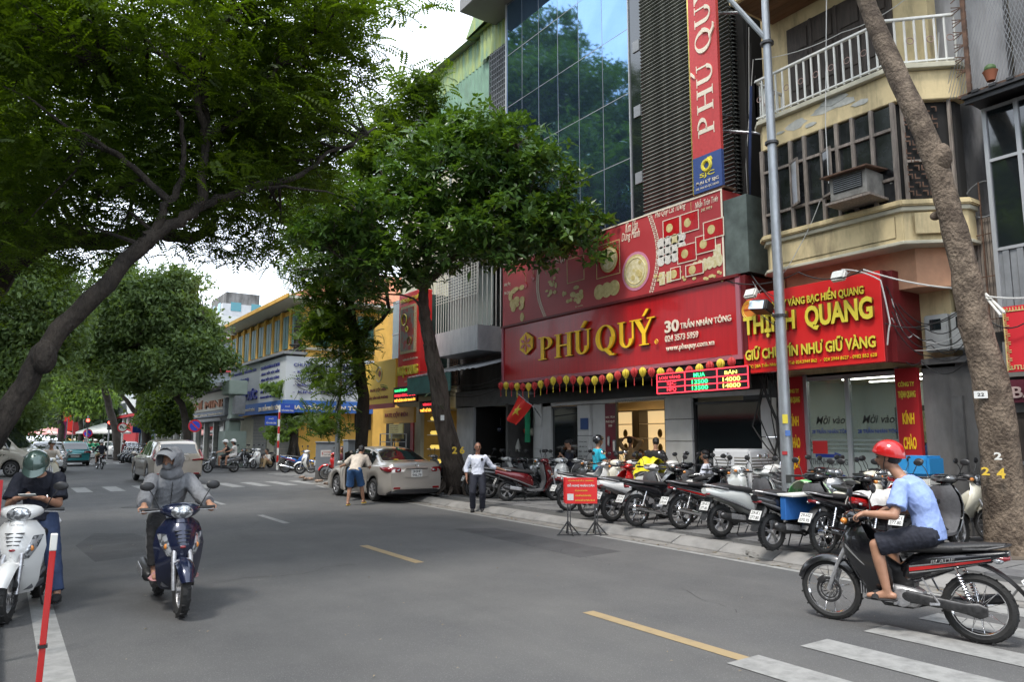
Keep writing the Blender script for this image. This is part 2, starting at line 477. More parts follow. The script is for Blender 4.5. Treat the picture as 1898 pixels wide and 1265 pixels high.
    if classic:
        hc.loft([(.24,0,.98,.08,.05),(.30,0,.99,.15,.07),(.36,0,.99,.17,.085),(.42,0,.98,.12,.085),(.46,0,.97,.085,.08)],16,2.2)
    else:
        hc.loft([(.22,0,1.0,.10,.03),(.27,0,1.0,.17,.055),(.34,0,.995,.19,.07),(.40,0,.985,.15,.075),(.45,0,.97,.09,.06)],16,2.3)
    hc.tube([(.36,0,.95),(.40,0,.85)],[.07,.09],12)
    hc.build('handlebar_cover',PAINT,t,smooth=60)
    MB().ell((.435 if not classic else .465,0,.975),(.045,.105,.07) if not classic else (.03,.078,.078),16,10).build('headlight',lensw,t,smooth=True)
    if not classic:
        MB().box((.245,0,1.045),(.08,.17,.012),(0,-.25,0)).build('dashboard',glassd,t,bevel=.005)
    bars_mirrors(t,.30,1.0,mirrors=True,mat_c=chrome if classic else None)
    # floor, body, seat
    MB().loft([(.36,0,.3,.14,.05),(.2,0,.27,.16,.035),(-.05,0,.27,.16,.04),(-.14,0,.3,.13,.06)],12,4).build('floorboard',greyp if not classic else PAINT,t,smooth=40)
    b=MB()
    if classic:
        b.loft([(.02,0,.42,.10,.12),(-.08,0,.5,.16,.2),(-.22,0,.52,.19,.23),(-.42,0,.52,.205,.23),(-.62,0,.53,.2,.2),(-.78,0,.55,.15,.15),(-.87,0,.56,.08,.09)],20,2.3)
    else:
        b.loft([(.03,0,.45,.09,.14),(-.08,0,.5,.13,.2),(-.22,0,.56,.16,.19),(-.42,0,.62,.165,.14),(-.62,0,.66,.15,.11),(-.8,0,.7,.11,.08),(-.93,0,.735,.06,.045)],20,2.5)
    b.build('body_panel',PAINT,t,smooth=60)
    if not classic:
        for s in (-1,1):
            MB().tube([(.08,s*.13,.33),(-.1,s*.155,.4),(-.4,s*.162,.52),(-.7,s*.13,.62),(-.88,s*.085,.68)],[.015,.02,.02,.018,.01],8).build('side_trim',greyp,t,smooth=True)
    se=MB()
    se.loft([(.05,0,.69,.07,.03),(-.02,0,.715,.11,.05),(-.18,0,.735,.145,.055),(-.36,0,.755,.15,.05),(-.5,0,.785,.15,.055),(-.68,0,.80,.12,.045),(-.78,0,.8,.07,.03)],16,2.6)
    se.build('seat',seatm,t,smooth=60)
    MB().tube([(-.55,.14,.76),(-.72,.14,.79),(-.86,.09,.82),(-.9,0,.83),(-.86,-.09,.82),(-.72,-.14,.79),(-.55,-.14,.76)],.012,8).build('grab_rail',alu if not classic else chrome,t,smooth=True)
    MB().loft([(-.84,0,.69,.085,.022),(-.90,0,.69,.075,.026),(-.925,0,.69,.045,.018)],14,2.6).build('tail_light',lensr,t,smooth=60)
    if mud:
        MB().shell(lambda u,v:(-.80-.17*u,(v*2-1) * (.075-.01*u),.62-.34*u+.015*abs(v*2-1) **2),6,6,.006).build('rear_mudguard',blackp,t,smooth=50)
        plate(t,-.93,.50,.45,plate_rows)
    e=MB()
    e.loft([(.0,.07,.29,.07,.07),(-.15,.09,.28,.075,.085),(-.4,.12,.27,.045,.075),(-.62,.12,.26,.045,.08),(-.73,.12,.26,.03,.05)],14,3)
    e.cyl((-.02,-.12,.3),(-.02,.1,.3),.09,14);e.box((-.1,0,.36),(.2,.16,.12))
    e.build('engine',darkmet,t,smooth=40)
    m=MB();m.tube([(.02,-.1,.22),(-.12,-.14,.2),(-.25,-.15,.25)],.018,8)
    m.loft([(-.22,-.15,.27,.03,.035),(-.27,-.16,.28,.055,.06),(-.6,-.165,.33,.058,.062),(-.72,-.165,.36,.05,.05),(-.75,-.165,.365,.02,.02)],14,2.4)
    m.build('exhaust',darkmet,t,smooth=40)
    MB().loft([(-.3,-.222,.31,.006,.04),(-.58,-.226,.35,.006,.045)],8,3).build('heat_shield',alu if not classic else chrome,t)
    sh=MB();sh.tube([(-.6,.15,.3),(-.52,.13,.56)],.022,8);
    sh.build('shock_absorber',darkmet,t,smooth=True)
    st=MB();st.tube([(-.1,.1,.25),(-.14,.14,.02),(-.1,.2,.01)],.009,6);st.tube([(-.1,-.1,.22),(-.22,-.12,.06)],.009,6)
    st.build('stand',darkmet,t)
    return t
def make_underbone(label,cat='motorbike',plate_rows=('29-H2','456.78'),blade=False,moped=False):
    t=thing('motorbike',label,cat)
    r=.285;tw=.036;WB=.61
    wr=wheel(t,-WB,r,tw+.004,'rear_wheel',spoked=True);wf=wheel(t,WB,r,tw,'front_wheel',spoked=True,disc=not moped)
    f=MB()
    for s in (-1,1):f.tube([(WB,s*.07,r),(WB-.1,s*.07,r+.26),(WB-.2,s*.055,.74)],[.02,.017,.024],10)
    f.build('fork',alu,t,smooth=30)
    fm=MB();arc_fender(fm,WB,r,r+.025,15,140,.06,.06);fm.build('front_fender',PAINT,t,smooth=60)
    # front cover and wind shields down both sides
    zs= [.3,.42,.55,.68,.8,.9];ax= [.26,.34,.42,.47,.46,.39];wd= [.11,.16,.185,.18,.14,.08] if not moped else [.2,.25,.26,.22,.14,.08];sw= [.22,.34,.42,.40,.26,.12] if not moped else [.02,.05,.07,.08,.08,.05]
    def prof(z,arr):return float(np.interp(z,zs,arr))
    def shield(u,v):
        z=zs[0] + (zs[-1] -zs[0]) *u;tt=v*2-1
        return (prof(z,ax) -prof(z,sw) *abs(tt) **2.3,(math.sin(tt*1.45) /math.sin(1.45)) *prof(z,wd),z)
    MB().shell(shield,12,14,.01).build('leg_shield',PAINT,t,smooth=60)
    MB().loft([(.42,0,.68,.05,.09),(.3,0,.66,.09,.12),(.16,0,.56,.085,.12),(.0,0,.48,.08,.1),(-.14,0,.5,.09,.12)],14,2.8).build('spine_cover',blackp if not moped else PAINT,t,smooth=60)
    hc=MB();hc.loft([(.22,0,.98,.09,.03),(.28,0,.985,.15,.05),(.36,0,.975,.155,.07),(.43,0,.95,.1,.065)],16,2.3)
    hc.tube([(.35,0,.95),(.4,0,.84)],[.06,.07],12);hc.build('handlebar_cover',PAINT if not moped else darkmet,t,smooth=60)
    MB().ell((.42,0,.955),(.045,.085,.058),16,10).build('headlight',lensw,t,smooth=True)
    for s in (-1,1):MB().ell((.41,s*.135,.94),(.03,.035,.03),10,8).build('turn_signal',lenso,t,smooth=True)
    MB().box((.235,0,1.02),(.08,.16,.012),(0,-.25,0)).build('dashboard',glassd,t,bevel=.005)
    bars_mirrors(t,.28,.99,mirrors=True,mz=.2)
    b=MB()
    b.loft([(-.02,0,.5,.07,.09),(-.14,0,.56,.115,.13),(-.3,0,.61,.125,.11),(-.5,0,.67,.11,.075),(-.7,0,.715,.085,.055),(-.86,0,.755,.045,.03)],18,2.6)
    b.build('body_panel',PAINT,t,smooth=60)
    se=MB();se.loft([(.08,0,.70,.06,.02),(0,0,.725,.095,.04),(-.2,0,.745,.125,.045),(-.45,0,.765,.12,.045),(-.68,0,.80,.095,.035),(-.84,0,.825,.04,.015)],16,2.6)
    se.build('seat',seatm,t,smooth=60)
    MB().tube([(-.55,.12,.77),(-.72,.13,.79),(-.84,.09,.82),(-.87,0,.83),(-.84,-.09,.82),(-.72,-.13,.79),(-.55,-.12,.77)],.011,8).build('grab_rail',darkmet if blade else alu,t,smooth=True)
    MB().loft([(-.76,0,.705,.065,.025),(-.83,0,.715,.06,.028),(-.865,0,.72,.035,.018)],14,2.5).build('tail_light',lensr,t,smooth=60)
    for s in (-1,1):MB().ell((-.79,s*.075,.695),(.04,.022,.022),10,8).build('rear_signal',lensw,t,smooth=True)
    MB().shell(lambda u,v:(-.60-.42*u**1.0,(v*2-1) * (.07-.02*u),.655-.05*u-.27*u**2.2+.02* (1-abs(v*2-1) **2)),10,6,.006,flip=True).build('rear_mudguard',blackp,t,smooth=50)
    plate(t,-.975,.50,.5,plate_rows)
    e=MB();e.loft([(.2,0,.33,.05,.05),(.12,0,.34,.075,.075),(.0,0,.32,.11,.1),(-.14,0,.31,.11,.09),(-.2,0,.32,.07,.05)],14,3.2)
    for k in range(6):e.box((.2+k*.022,0,.355),(.008,.15,.13))
    e.cyl((-.05,-.14,.31),(-.05,.14,.31),.075,14)
    e.build('engine',alu,t,smooth=40)
    cc=MB();cc.loft([(-.02,.115,.33,.02,.04),(-.1,.125,.33,.022,.055),(-.3,.125,.315,.02,.042),(-.54,.125,.29,.02,.045),(-.64,.125,.285,.018,.065),(-.7,.125,.285,.012,.035)],16,2.6)
    cc.build('chain_case',darkmet,t,smooth=50)
    m=MB();m.tube([(.2,-.03,.27),(.16,-.08,.2),(-.05,-.13,.19),(-.2,-.15,.24)],.016,8)
    m.tube([(-.18,-.15,.235),(-.25,-.155,.25),(-.62,-.165,.33),(-.8,-.165,.37),(-.82,-.165,.375)],[.02,.042,.046,.04,.02],14)
    m.build('exhaust',darkmet if blade else chrome,t,smooth=40)
    for s in (-1,1):
        k=MB();k.cyl((-.6,s*.12,.3),(-.48,s*.12,.62),.011,8)
        for q in range(9):
            u=.25+.07*q;k.torus((-.6+.12*u,s*.12,.3+.32*u),.022,.005,10,5,ax='z')
        k.build('shock_absorber',chrome,t,smooth=True)
    sw_=MB()
    for s in (-1,1):
        sw_.bar((-.08,s*.09,.32),(-.62,s*.09,.285),.02,.035);sw_.bar((-.02,s*.12,.28),(-.02,s*.23,.27),.02,.018)
        sw_.bar((-.28,s*.11,.38),(-.36,s*.19,.31),.014,.014);sw_.bar((-.28,s*.11,.38),(-.22,s*.12,.5),.012,.014);sw_.bar((-.36,s*.19,.31),(-.3,s*.24,.31),.018,.018)
    sw_.build('swingarm',darkmet if not blade else alu,t)
    st=MB();st.tube([(-.04,.1,.22),(-.1,.16,.02),(-.06,.2,.01)],.008,6);st.tube([(-.2,-.08,.25),(-.24,-.1,.08)],.009,6);st.build('stand',darkmet,t)
    if blade or not moped:
        for s in (-1,1):
            red=P_red;
            for k,(z0,z1,m_,w0) in enumerate(((.56,.70,red,.016),(.585,.722,P_silver,.007),(.53,.675,P_silver,.006))):
                def stripe(u,v,z0=z0,z1=z1,w0=w0,s=s):
                    x= -.12-.62*u;zc=z0+ (z1-z0) *u+ (v-.5) *2*w0* (1-.6*u)
                    hw=np.interp(-x,[.14,.3,.5,.7,.86],[.115,.125,.11,.085,.045]);hh=np.interp(-x,[.14,.3,.5,.7,.86],[.13,.11,.075,.055,.03]);cz=np.interp(-x,[.14,.3,.5,.7,.86],[.56,.61,.67,.715,.755])
                    q=min(.98,abs((zc-cz) /hh));y=hw* (1-q**2.6) ** (1/2.6)
                    return (x,s* (float(y) +.006),zc)
                MB().shell(stripe,12,2,.003,flip=(s<0)).build('stripe',m_,t,smooth=50)
    if blade:
        lettering('BLADE',MF((-.36,.128,.665),(-1,0,.2)) if False else MF((-.30,.135,.625),(-1,0,.22),(0,0,1)),.2,.032,P_silver,t,.01,.004,.3)
        for s in (-1,1):
            MB().shell(lambda u,v:(.42-.3*u,s* (.12+.05*math.sin(u*3)),.72-.26*u+ (v-.5) *.025* (1-u)),8,2,.004,flip=(s<0)).build('front_stripe',P_silver,t,smooth=50)
    return t
# ------------------------------------------------------------------ people
skin=mat('skin',(.36,.19,.12),.5,var=.12,scale=9,bump=.08,bscale=80)
skin_d=mat('skin_tanned',(.24,.115,.07),.5,var=.12,scale=9)
hairm=mat('hair_black',(.012,.01,.01),.45,var=.3,scale=60,bump=.5,bscale=90,stretch=(1,1,.3))
def cloth(name,c,var=.16):return mat('cloth_'+name,c,.85,var=var,scale=7,bump=.35,bscale=22)
C_white=cloth('white',(.60,.63,.72),.1);C_navy=cloth('navy',(.012,.014,.024));C_black=cloth('black',(.012,.012,.013))
C_grey=cloth('grey_hoodie',(.17,.175,.185),.18);C_blue=cloth('light_blue',(.25,.34,.62),.14);C_cyan=cloth('cyan',(.02,.38,.52))
C_beige=cloth('beige',(.50,.44,.37));C_jean=cloth('denim',(.03,.05,.11));C_jeanb=cloth('denim_blue',(.03,.085,.20));C_tan=cloth('tan',(.33,.24,.13))
C_red=cloth('dark_red',(.09,.01,.012));C_maroon=cloth('maroon',(.1,.02,.03));C_shirtw=cloth('offwhite',(.6,.58,.55));C_green=cloth('green',(.02,.25,.12))
def vox_mesh(mb,vox,sm=3,name='body',fac=.5):
    me=mb.mesh('tmp');o=bpy.data.objects.new('tmp',me)
    r=o.modifiers.new('r','REMESH');r.mode='VOXEL';r.voxel_size=vox;r.use_smooth_shade=True
    if sm:s=o.modifiers.new('s','SMOOTH');s.iterations=sm;s.factor=fac
    out=bake(o);out.name=name;bpy.data.meshes.remove(me)
    return out
def capsule(mb,a,b,ra,rb,n=10,mid=None):
    a=Vector(a);b=Vector(b)
    if mid:mb.tube([a,a.lerp(b,.35),b],[ra,mid,rb],n)
    else:mb.tube([a,b],[ra,rb],n)
    mb.ell(a,(ra,) *3,n,7);mb.ell(b,(rb,) *3,n,7)
def ik(a,c,l1,l2,hint):
    """joint between a and c"""
    a=Vector(a);c=Vector(c);d=c-a;D=min(d.length,(l1+l2) *.995)
    d.normalize();x= (l1*l1-l2*l2+D*D) / (2*D);h=math.sqrt(max(l1*l1-x*x,0))
    n=Vector(hint);n= (n-d*n.dot(d));n=n.normalized() if n.length>1e-6 else Vector((0,0,-1))
    return a+d*x+n*h,a+d*D
def torso(mb,secs,L):
    """secs: (center, halfwidth, halfdepth); L lateral unit vector"""
    rings= [];k=len(secs);n=16
    for i,(c,hw,hd) in enumerate(secs):
        c=Vector(c);d= (Vector(secs[min(i+1,k-1)][0]) -Vector(secs[max(i-1,0)][0])).normalized()
        F=L.cross(d).normalized()
        rings.append([c+L* (hw*math.cos(2*math.pi*j/n)) +F* (hd*math.sin(2*math.pi*j/n)) for j in range(n)])
    mb.rings(rings)
def hand(mb,w,d,pn,side,mode,s=1.0):
    """w wrist, d pointing dir, pn palm normal (out of the palm); five separate fingers"""
    w=Vector(w);d=Vector(d).normalized();pn=Vector(pn);pn= (pn-d*pn.dot(d)).normalized();lat=d.cross(pn) *side   # towards thumb
    P=w+d*.045*s
    M=Matrix((d,lat,pn)).transposed()
    mb.ell(P,(.05*s,.04*s,.017*s),12,8,M);capsule(mb,w-d*.02,w+d*.03,.027*s,.026*s)
    curl= {'grip':(.9,1.2,.8),'relax':(.25,.4,.3),'flat':(.08,.1,.1),'hold':(.55,.7,.5)}[mode]
    for k,(ly,ln) in enumerate(((.028,.072),(.010,.080),(-.009,.075),(-.027,.058))):
        p=w+d*.085*s+lat*ly*s;a=0;r=.0095*s
        for q in range(3):
            a+=curl[q];v=d*math.cos(a) +pn*math.sin(a);p2=p+v* (ln*s* (.42,.33,.25)[q])
            capsule(mb,p,p2,r,r*.92,7);p=p2;r *= .93
    p=w+d*.025*s+lat*.03*s;v= (d*.6+lat*.75+pn*.3).normalized()
    p2=p+v*.04*s;capsule(mb,p,p2,.0125*s,.011*s,7)
    v= (d*.9+lat* (.25 if mode != 'grip' else-.3) +pn* (.35 if mode != 'grip' else .8)).normalized();capsule(mb,p2,p2+v*.035*s,.011*s,.009*s,7)
def head_mesh(mb,hc,F,U,s=1.0):
    L=U.cross(F).normalized();M=Matrix((F,L,U)).transposed()
    def P(x,y,z):return hc+F* (x*s) +L* (y*s) +U* (z*s)
    mb.ell(P(-.008,0,.03),(.098*s,.076*s,.09*s),16,12,M)
    mb.ell(P(.018,0,-.035),(.07*s,.06*s,.075*s),14,10,M)
    mb.ell(P(.052,0,-.085),(.03*s,.03*s,.024*s),10,8,M)
    mb.tube([P(.085,0,.015),P(.112,0,-.022),P(.095,0,-.035)],[.009*s,.016*s,.014*s],8)
    for k in (-1,1):
        mb.ell(P(.055,k*.04,-.02),(.025*s,.02*s,.025*s),8,6,M)
        mb.ell(P(-.01,k*.078,-.005),(.018*s,.01*s,.032*s),8,6,M)
    mb.ell(P(.083,0,-.058),(.012*s,.024*s,.008*s),8,6,M)
    mb.ell(P(.078,0,.03),(.02*s,.05*s,.012*s),8,6,M)
def person(label,loc,rz,J,wear,vox=.014,S=1.0,group=None,root=None):
    """J: pelvis, neck, head, face, hands, feet ... in local metres (x forward, y left)"""
    t=root or thing('person',label,'person',loc,rz,group)
    sk=wear.get('skin',skin)
    pel=Vector(J['pelvis']);nk=Vector(J['neck']);hd=Vector(J['head']);Fh=Vector(J.get('face',(1,0,0))).normalized()
    Lp=Vector(J.get('Lp',(0,1,0))).normalized();Ls=Vector(J.get('Ls',J.get('Lp',(0,1,0)))).normalized()
    sp=nk-pel;fw=Lp.cross(sp.normalized());b=J.get('bend',0) ;fem=wear.get('fem',0)
    def SP(u):return pel+sp*u-fw* (b*math.sin(math.pi*u))
    bm=MB()
    sh=.178*S* (1-.1*fem);hp=.145*S
    ts= [(SP(-.12),.10*S,.085*S),(SP(-.03),hp*1.08,.11*S),(SP(.12),hp,.105*S),(SP(.35),.128*S,.095*S),(SP(.62),.158*S,.11*S),(SP(.8),.168*S,.105*S),(SP(.93),.12*S,.075*S),(SP(1.0),.06*S,.055*S)]
    torso(bm,ts,Ls)
    Uh= (hd-nk).normalized();Uh= (Uh-Fh*Uh.dot(Fh)).normalized()
    capsule(bm,SP(.95),hd-Uh*.06*S-Fh*.015,.056*S,.052*S)
    head_mesh(bm,hd,Fh,Uh,S)
    arms= [];legs= []
    for k,s in enumerate((1,-1)):
        shp=SP(.87) +Ls* (s*sh);h=Vector(J['hands'][k]);el,wr=ik(shp,h,.285*S,.25*S,J.get('eh',((-.3,s*.5,-1),) *2)[k])
        arms.append((shp,el,wr));capsule(bm,shp,el,.052*S,.04*S,mid=.05*S);capsule(bm,el,wr,.042*S,.027*S,mid=.041*S)
        hdv=Vector(J['hd'][k]) if 'hd' in J else (wr-el);pn=Vector(J['pn'][k]) if 'pn' in J else Vector((0,-s,0))
        hand(bm,wr,hdv,pn,s,J.get('hm',('relax','relax'))[k],S*.98)
        hip=pel+Lp* (s*.09*S);ft=Vector(J['feet'][k]);kn,an=ik(hip,ft,.42*S,.40*S,J.get('kh',((1,s*.15,.1),) *2)[k])
        legs.append((hip,kn,an));capsule(bm,hip,kn,.082*S,.053*S,mid=.08*S);capsule(bm,kn,an,.054*S,.036*S,mid=.056*S)
        fd=Vector(J.get('fd',((1,s*.12,-.1),) *2)[k]).normalized();capsule(bm,an-Vector((0,0,.02)),an+fd*.15*S-Vector((0,0,.045)),.034*S,.026*S)
        capsule(bm,an-fd*.05*S-Vector((0,0,.035)),an+fd*.1*S-Vector((0,0,.045)),.03*S,.034*S)
    body=vox_mesh(bm,vox,2,'body');put('body',body,sk,t)
    # shirt
    g=wear.get('gap',.016)
    c=MB();lo=wear.get('hem',.0)
    tt= [(SP(lo-.05),hp*1.08+g,.115*S+g)] + [(q[0],q[1] +g,q[2] +g) for q in ts[2:7]] + [(SP(.985),.068*S+g*.6,.06*S+g*.6)]
    torso(c,tt,Ls)
    if wear.get('belly'):c.ell(SP(.35) +fw*.04,(.1,.1,.12),12,8)
    sl=wear.get('sleeve',.6)
    for shp,el,wr in arms:
        if sl<=1:
            e=shp.lerp(el,sl);c.ell(shp,(.047*S+g,) *3,12,8);c.tube([shp,shp.lerp(el,sl*.5),e],[.047*S+g,.055*S+g,.053*S+g* (1.6 if sl<.9 else 1)],12)
        else:
            e=el.lerp(wr,sl-1);c.ell(shp,(.046*S+g,) *3,12,8);c.tube([shp,el],[.047*S+g,.047*S+g],12);c.ell(el,(.047*S+g,) *3,12,8);c.tube([el,el.lerp(e,.5),e],[.047*S+g,.045*S+g,.036*S+g],12)
    if sl>=0:
        put('hoodie' if wear.get('hood') else 'shirt',wrinkle(vox_mesh(c,vox,2),.006 if vox<.02 else .0),wear.get('top',C_white),t)
    # trousers
    c=MB();ln=wear.get('leg',2.0);g2=wear.get('gap2',.02)
    torso(c,[(SP(-.14),.11*S,.10*S)] + [(q[0],q[1] +g2-.012,q[2] +g2-.012) for q in ts[1:3]] + [(SP(.14),hp+.004,.10*S+.004)],Ls)
    for hip,kn,an in legs:
        c.ell(hip,(.088*S+g2,) *3,12,8)
        if ln<=1:c.tube([hip,hip.lerp(kn,ln*.6),hip.lerp(kn,ln)],[.088*S+g2,.078*S+g2,.068*S+g2*1.8],14)
        else:
            e=kn.lerp(an,ln-1);c.tube([hip,kn],[.086*S+g2,.058*S+g2+.004],12);c.ell(kn,(.058*S+g2+.003,) *3,12,8);c.tube([kn,kn.lerp(e,.4),e],[.058*S+g2,.057*S+g2,.046*S+g2],12)
    put('trousers' if ln>1 else 'shorts',wrinkle(vox_mesh(c,vox,2),.005 if vox<.02 else 0),wear.get('bottom',C_navy),t)
    # shoes
    for k,(hip,kn,an) in enumerate(legs):
        s= (1,-1)[k];fd=Vector(J.get('fd',((1,s*.12,-.1),) *2)[k]);fd.z=min(0,fd.z) *.4;fd.normalize();q=MB()
        M=Matrix((fd,Vector((0,0,1)).cross(fd).normalized(),fd.cross(Vector((0,0,1)).cross(fd).normalized()))).transposed()
        z=Vector((0,0,-.068*S))
        if wear.get('shoe','shoe') =='shoe':q.ell(an+fd*.055+Vector((0,0,-.04)),(.135*S,.05*S,.045*S),14,8,M)
        q.ell(an+fd*.055+z-Vector((0,0,.003)),(.14*S,.053*S,.014*S),14,6,M)
        if wear.get('shoe') =='sandal':
            q.tube([an+fd*.1+z+M @ Vector((0,.045,0)),an+fd*.09+Vector((0,0,-.012)),an+fd*.1+z+M @ Vector((0,-.045,0))],[.014,.016,.014],8,squash=2.2)
        q.build('shoe' if wear.get('shoe','shoe') =='shoe' else 'sandal',wear.get('shoem',C_black),t,smooth=True)
    # face details
    M=Matrix((Fh,Uh.cross(Fh),Uh)).transposed()
    def P(x,y,z):return hd+M @ Vector((x*S,y*S,z*S))
    if wear.get('face',True):
        e=MB()
        for s in (-1,1):e.ell(P(.083,s*.03,.008),(.011*S,.014*S,.008*S),8,6,M)
        e.build('eyes',inkm,t,smooth=True)
        e=MB()
        for s in (-1,1):e.tube([P(.094,s*.014,.028),P(.094,s*.032,.034),P(.082,s*.048,.028)],.004*S,6)
        e.build('eyebrows',hairm,t,smooth=True)
        MB().tube([P(.083,.024,-.058),P(.096,0,-.057),P(.083,-.024,-.058)],.0045*S,6).build('mouth',mat('lips',(.2,.06,.05),.5),t,smooth=True)
    hr=wear.get('hair','short')
    if hr != 'none':
        q=MB()
        q.ell(P(-.02,0,.045),(.102*S,.083*S,.086*S),16,10,M)
        if hr=='short':q.ell(P(-.045,0,.0),(.075*S,.078*S,.07*S),14,8,M)
        if hr=='crop':q=MB().ell(P(-.022,0,.045),(.094*S,.0785*S,.082*S),16,10,M)
        if hr=='long':
            q.ell(P(-.05,0,-.05),(.07*S,.085*S,.11*S),14,8,M);q.ell(P(-.08,0,-.14),(.05*S,.07*S,.11*S),14,8,M)
        if hr=='bun':q.ell(P(-.05,0,.0),(.07*S,.075*S,.07*S),14,8,M);q.ell(P(-.12,0,.05),(.045*S,) *3,10,8,M)
        put('hair',vox_mesh(q,max(.008,vox*.8),1),hairm,t)
    if 'helmet' in wear:
        def dome(u,v):
            a=2*math.pi*v;ph= (math.pi/2) * (1-u*1.13)     # from crown to below the equator
            low=max(0,u-.75) *4
            x=.132*math.cos(a) *math.cos(ph) * (1.0 if math.cos(a) <0 else 1.02);y=.112*math.sin(a) *math.cos(ph);z=.118*math.sin(ph) +.02
            z+=low*.045*max(0,math.cos(a)) -low*.035*max(0,-math.cos(a))
            return P(x-.012,y,z+.02)
        MB().shell(dome,12,24,.008,flip=True).build('helmet',wear['helmet'],t,smooth=50)
        if wear.get('visor',True):
            def vis(u,v):
                a= (v-.5) *2.0;rr=.118+.065*u
                return P(rr*math.cos(a) * (1+.05*u),.115*math.sin(a) * (1+.1*u),.075-.028*u+.01*math.cos(a))
            MB().shell(vis,5,12,.004).build('helmet_peak',wear.get('peakm',wear['helmet']),t,smooth=50)
        b_=MB();b_.tube([P(-.01,.09,.02),P(.02,.075,-.06),P(.05,.0,-.118),P(.02,-.075,-.06),P(-.01,-.09,.02)],.0045,6);b_.build('chin_strap',blackp,t,smooth=True)
        rr=MB();rr.torus((0,0,0),.1,.006,20,5,ax='z')
    if wear.get('mask'):
        MB().ell(P(.045,0,-.05),(.066*S,.06*S,.052*S),14,10,M).build('face_mask',wear['mask'],t,smooth=True)
    if wear.get('glasses'):
        q=MB()
        for s in (-1,1):q.tube([P(.1,s*.004,.01),P(.104,s*.03,.028),P(.1,s*.056,.01),P(.104,s*.03,-.01),P(.1,s*.004,.01)],.003,5);q.tube([P(.1,s*.056,.012),P(0,s*.08,.012)],.0025,5)
        q.build('glasses',inkm,t)
    return t,dict(P=P,M=M,SP=SP,arms=arms,legs=legs,L=Ls,fw=fw)
def wrinkle(me,amp):
    """cloth folds: real displacement along the normals"""
    if amp<=0:return me
    n=len(me.vertices);co=np.empty(n*3);no=np.empty(n*3)
    me.vertices.foreach_get('co',co);me.vertices.foreach_get('normal',no);co=co.reshape(-1,3);no=no.reshape(-1,3)
    rs=np.random.RandomState(n%997);d=np.zeros(n)
    for k in range(6):
        w=rs.normal(size=3);w /= np.linalg.norm(w);f=rs.uniform(22,60);w[2] *= .7
        w2=rs.normal(size=3) *9
        d+= (1-np.abs(np.sin(co @ w*f+1.6*np.sin(co @ w2) +rs.uniform(0,6)))) **3
    d= (d-d.mean()) *amp*.62
    me.vertices.foreach_set('co',(co+no*d[:,None]).ravel());me.update()
    return me
def stand_J(S=1.0,face=(1,0,0),hands=None,lean=0.0,dx=0.0,**kw):
    hands=hands or [(.05,.25,.78),(.05,-.25,.78)]
    J=dict(pelvis=(0-lean*.1,0,.86*S),neck=(lean,0,1.36*S),head=(lean*1.25+.03,0,1.53*S-abs(lean) *.06),face=face,hands=[tuple(Vector(h) *S) for h in hands],
             feet=[(0,.11,.085),(0.03,-.11,.085)])
    J.update(kw);return J
def ride_J(seat=(-.28,0,.84),grip=(.27,.33,1.0),foot=(.12,.15,.38),lean=.14,face=(1,0,0),neck=None,head=None,hm=('grip','grip'),**kw):
    sx,sy,sz=seat;n=neck or (sx+lean,0,sz+.52);
    J=dict(pelvis=(sx,sy,sz+.04),neck=n,head=head or (n[0] +.04,0,n[2] +.17),face=face,
             hands=[(grip[0] -.075,grip[1] -.02,grip[2] +.035),(grip[0] -.075,-grip[1] +.02,grip[2] +.035)],hd=[(1,0,-.35)] *2,pn=[(-.3,0,-1)] *2,hm=hm,
             feet=[(foot[0],foot[1],foot[2]),(foot[0],-foot[1],foot[2])],kh=[(1,.25,.6),(1,-.25,.6)],fd=[(1,.1,-.05),(1,-.1,-.05)],bend=.03)
    J.update(kw);return J
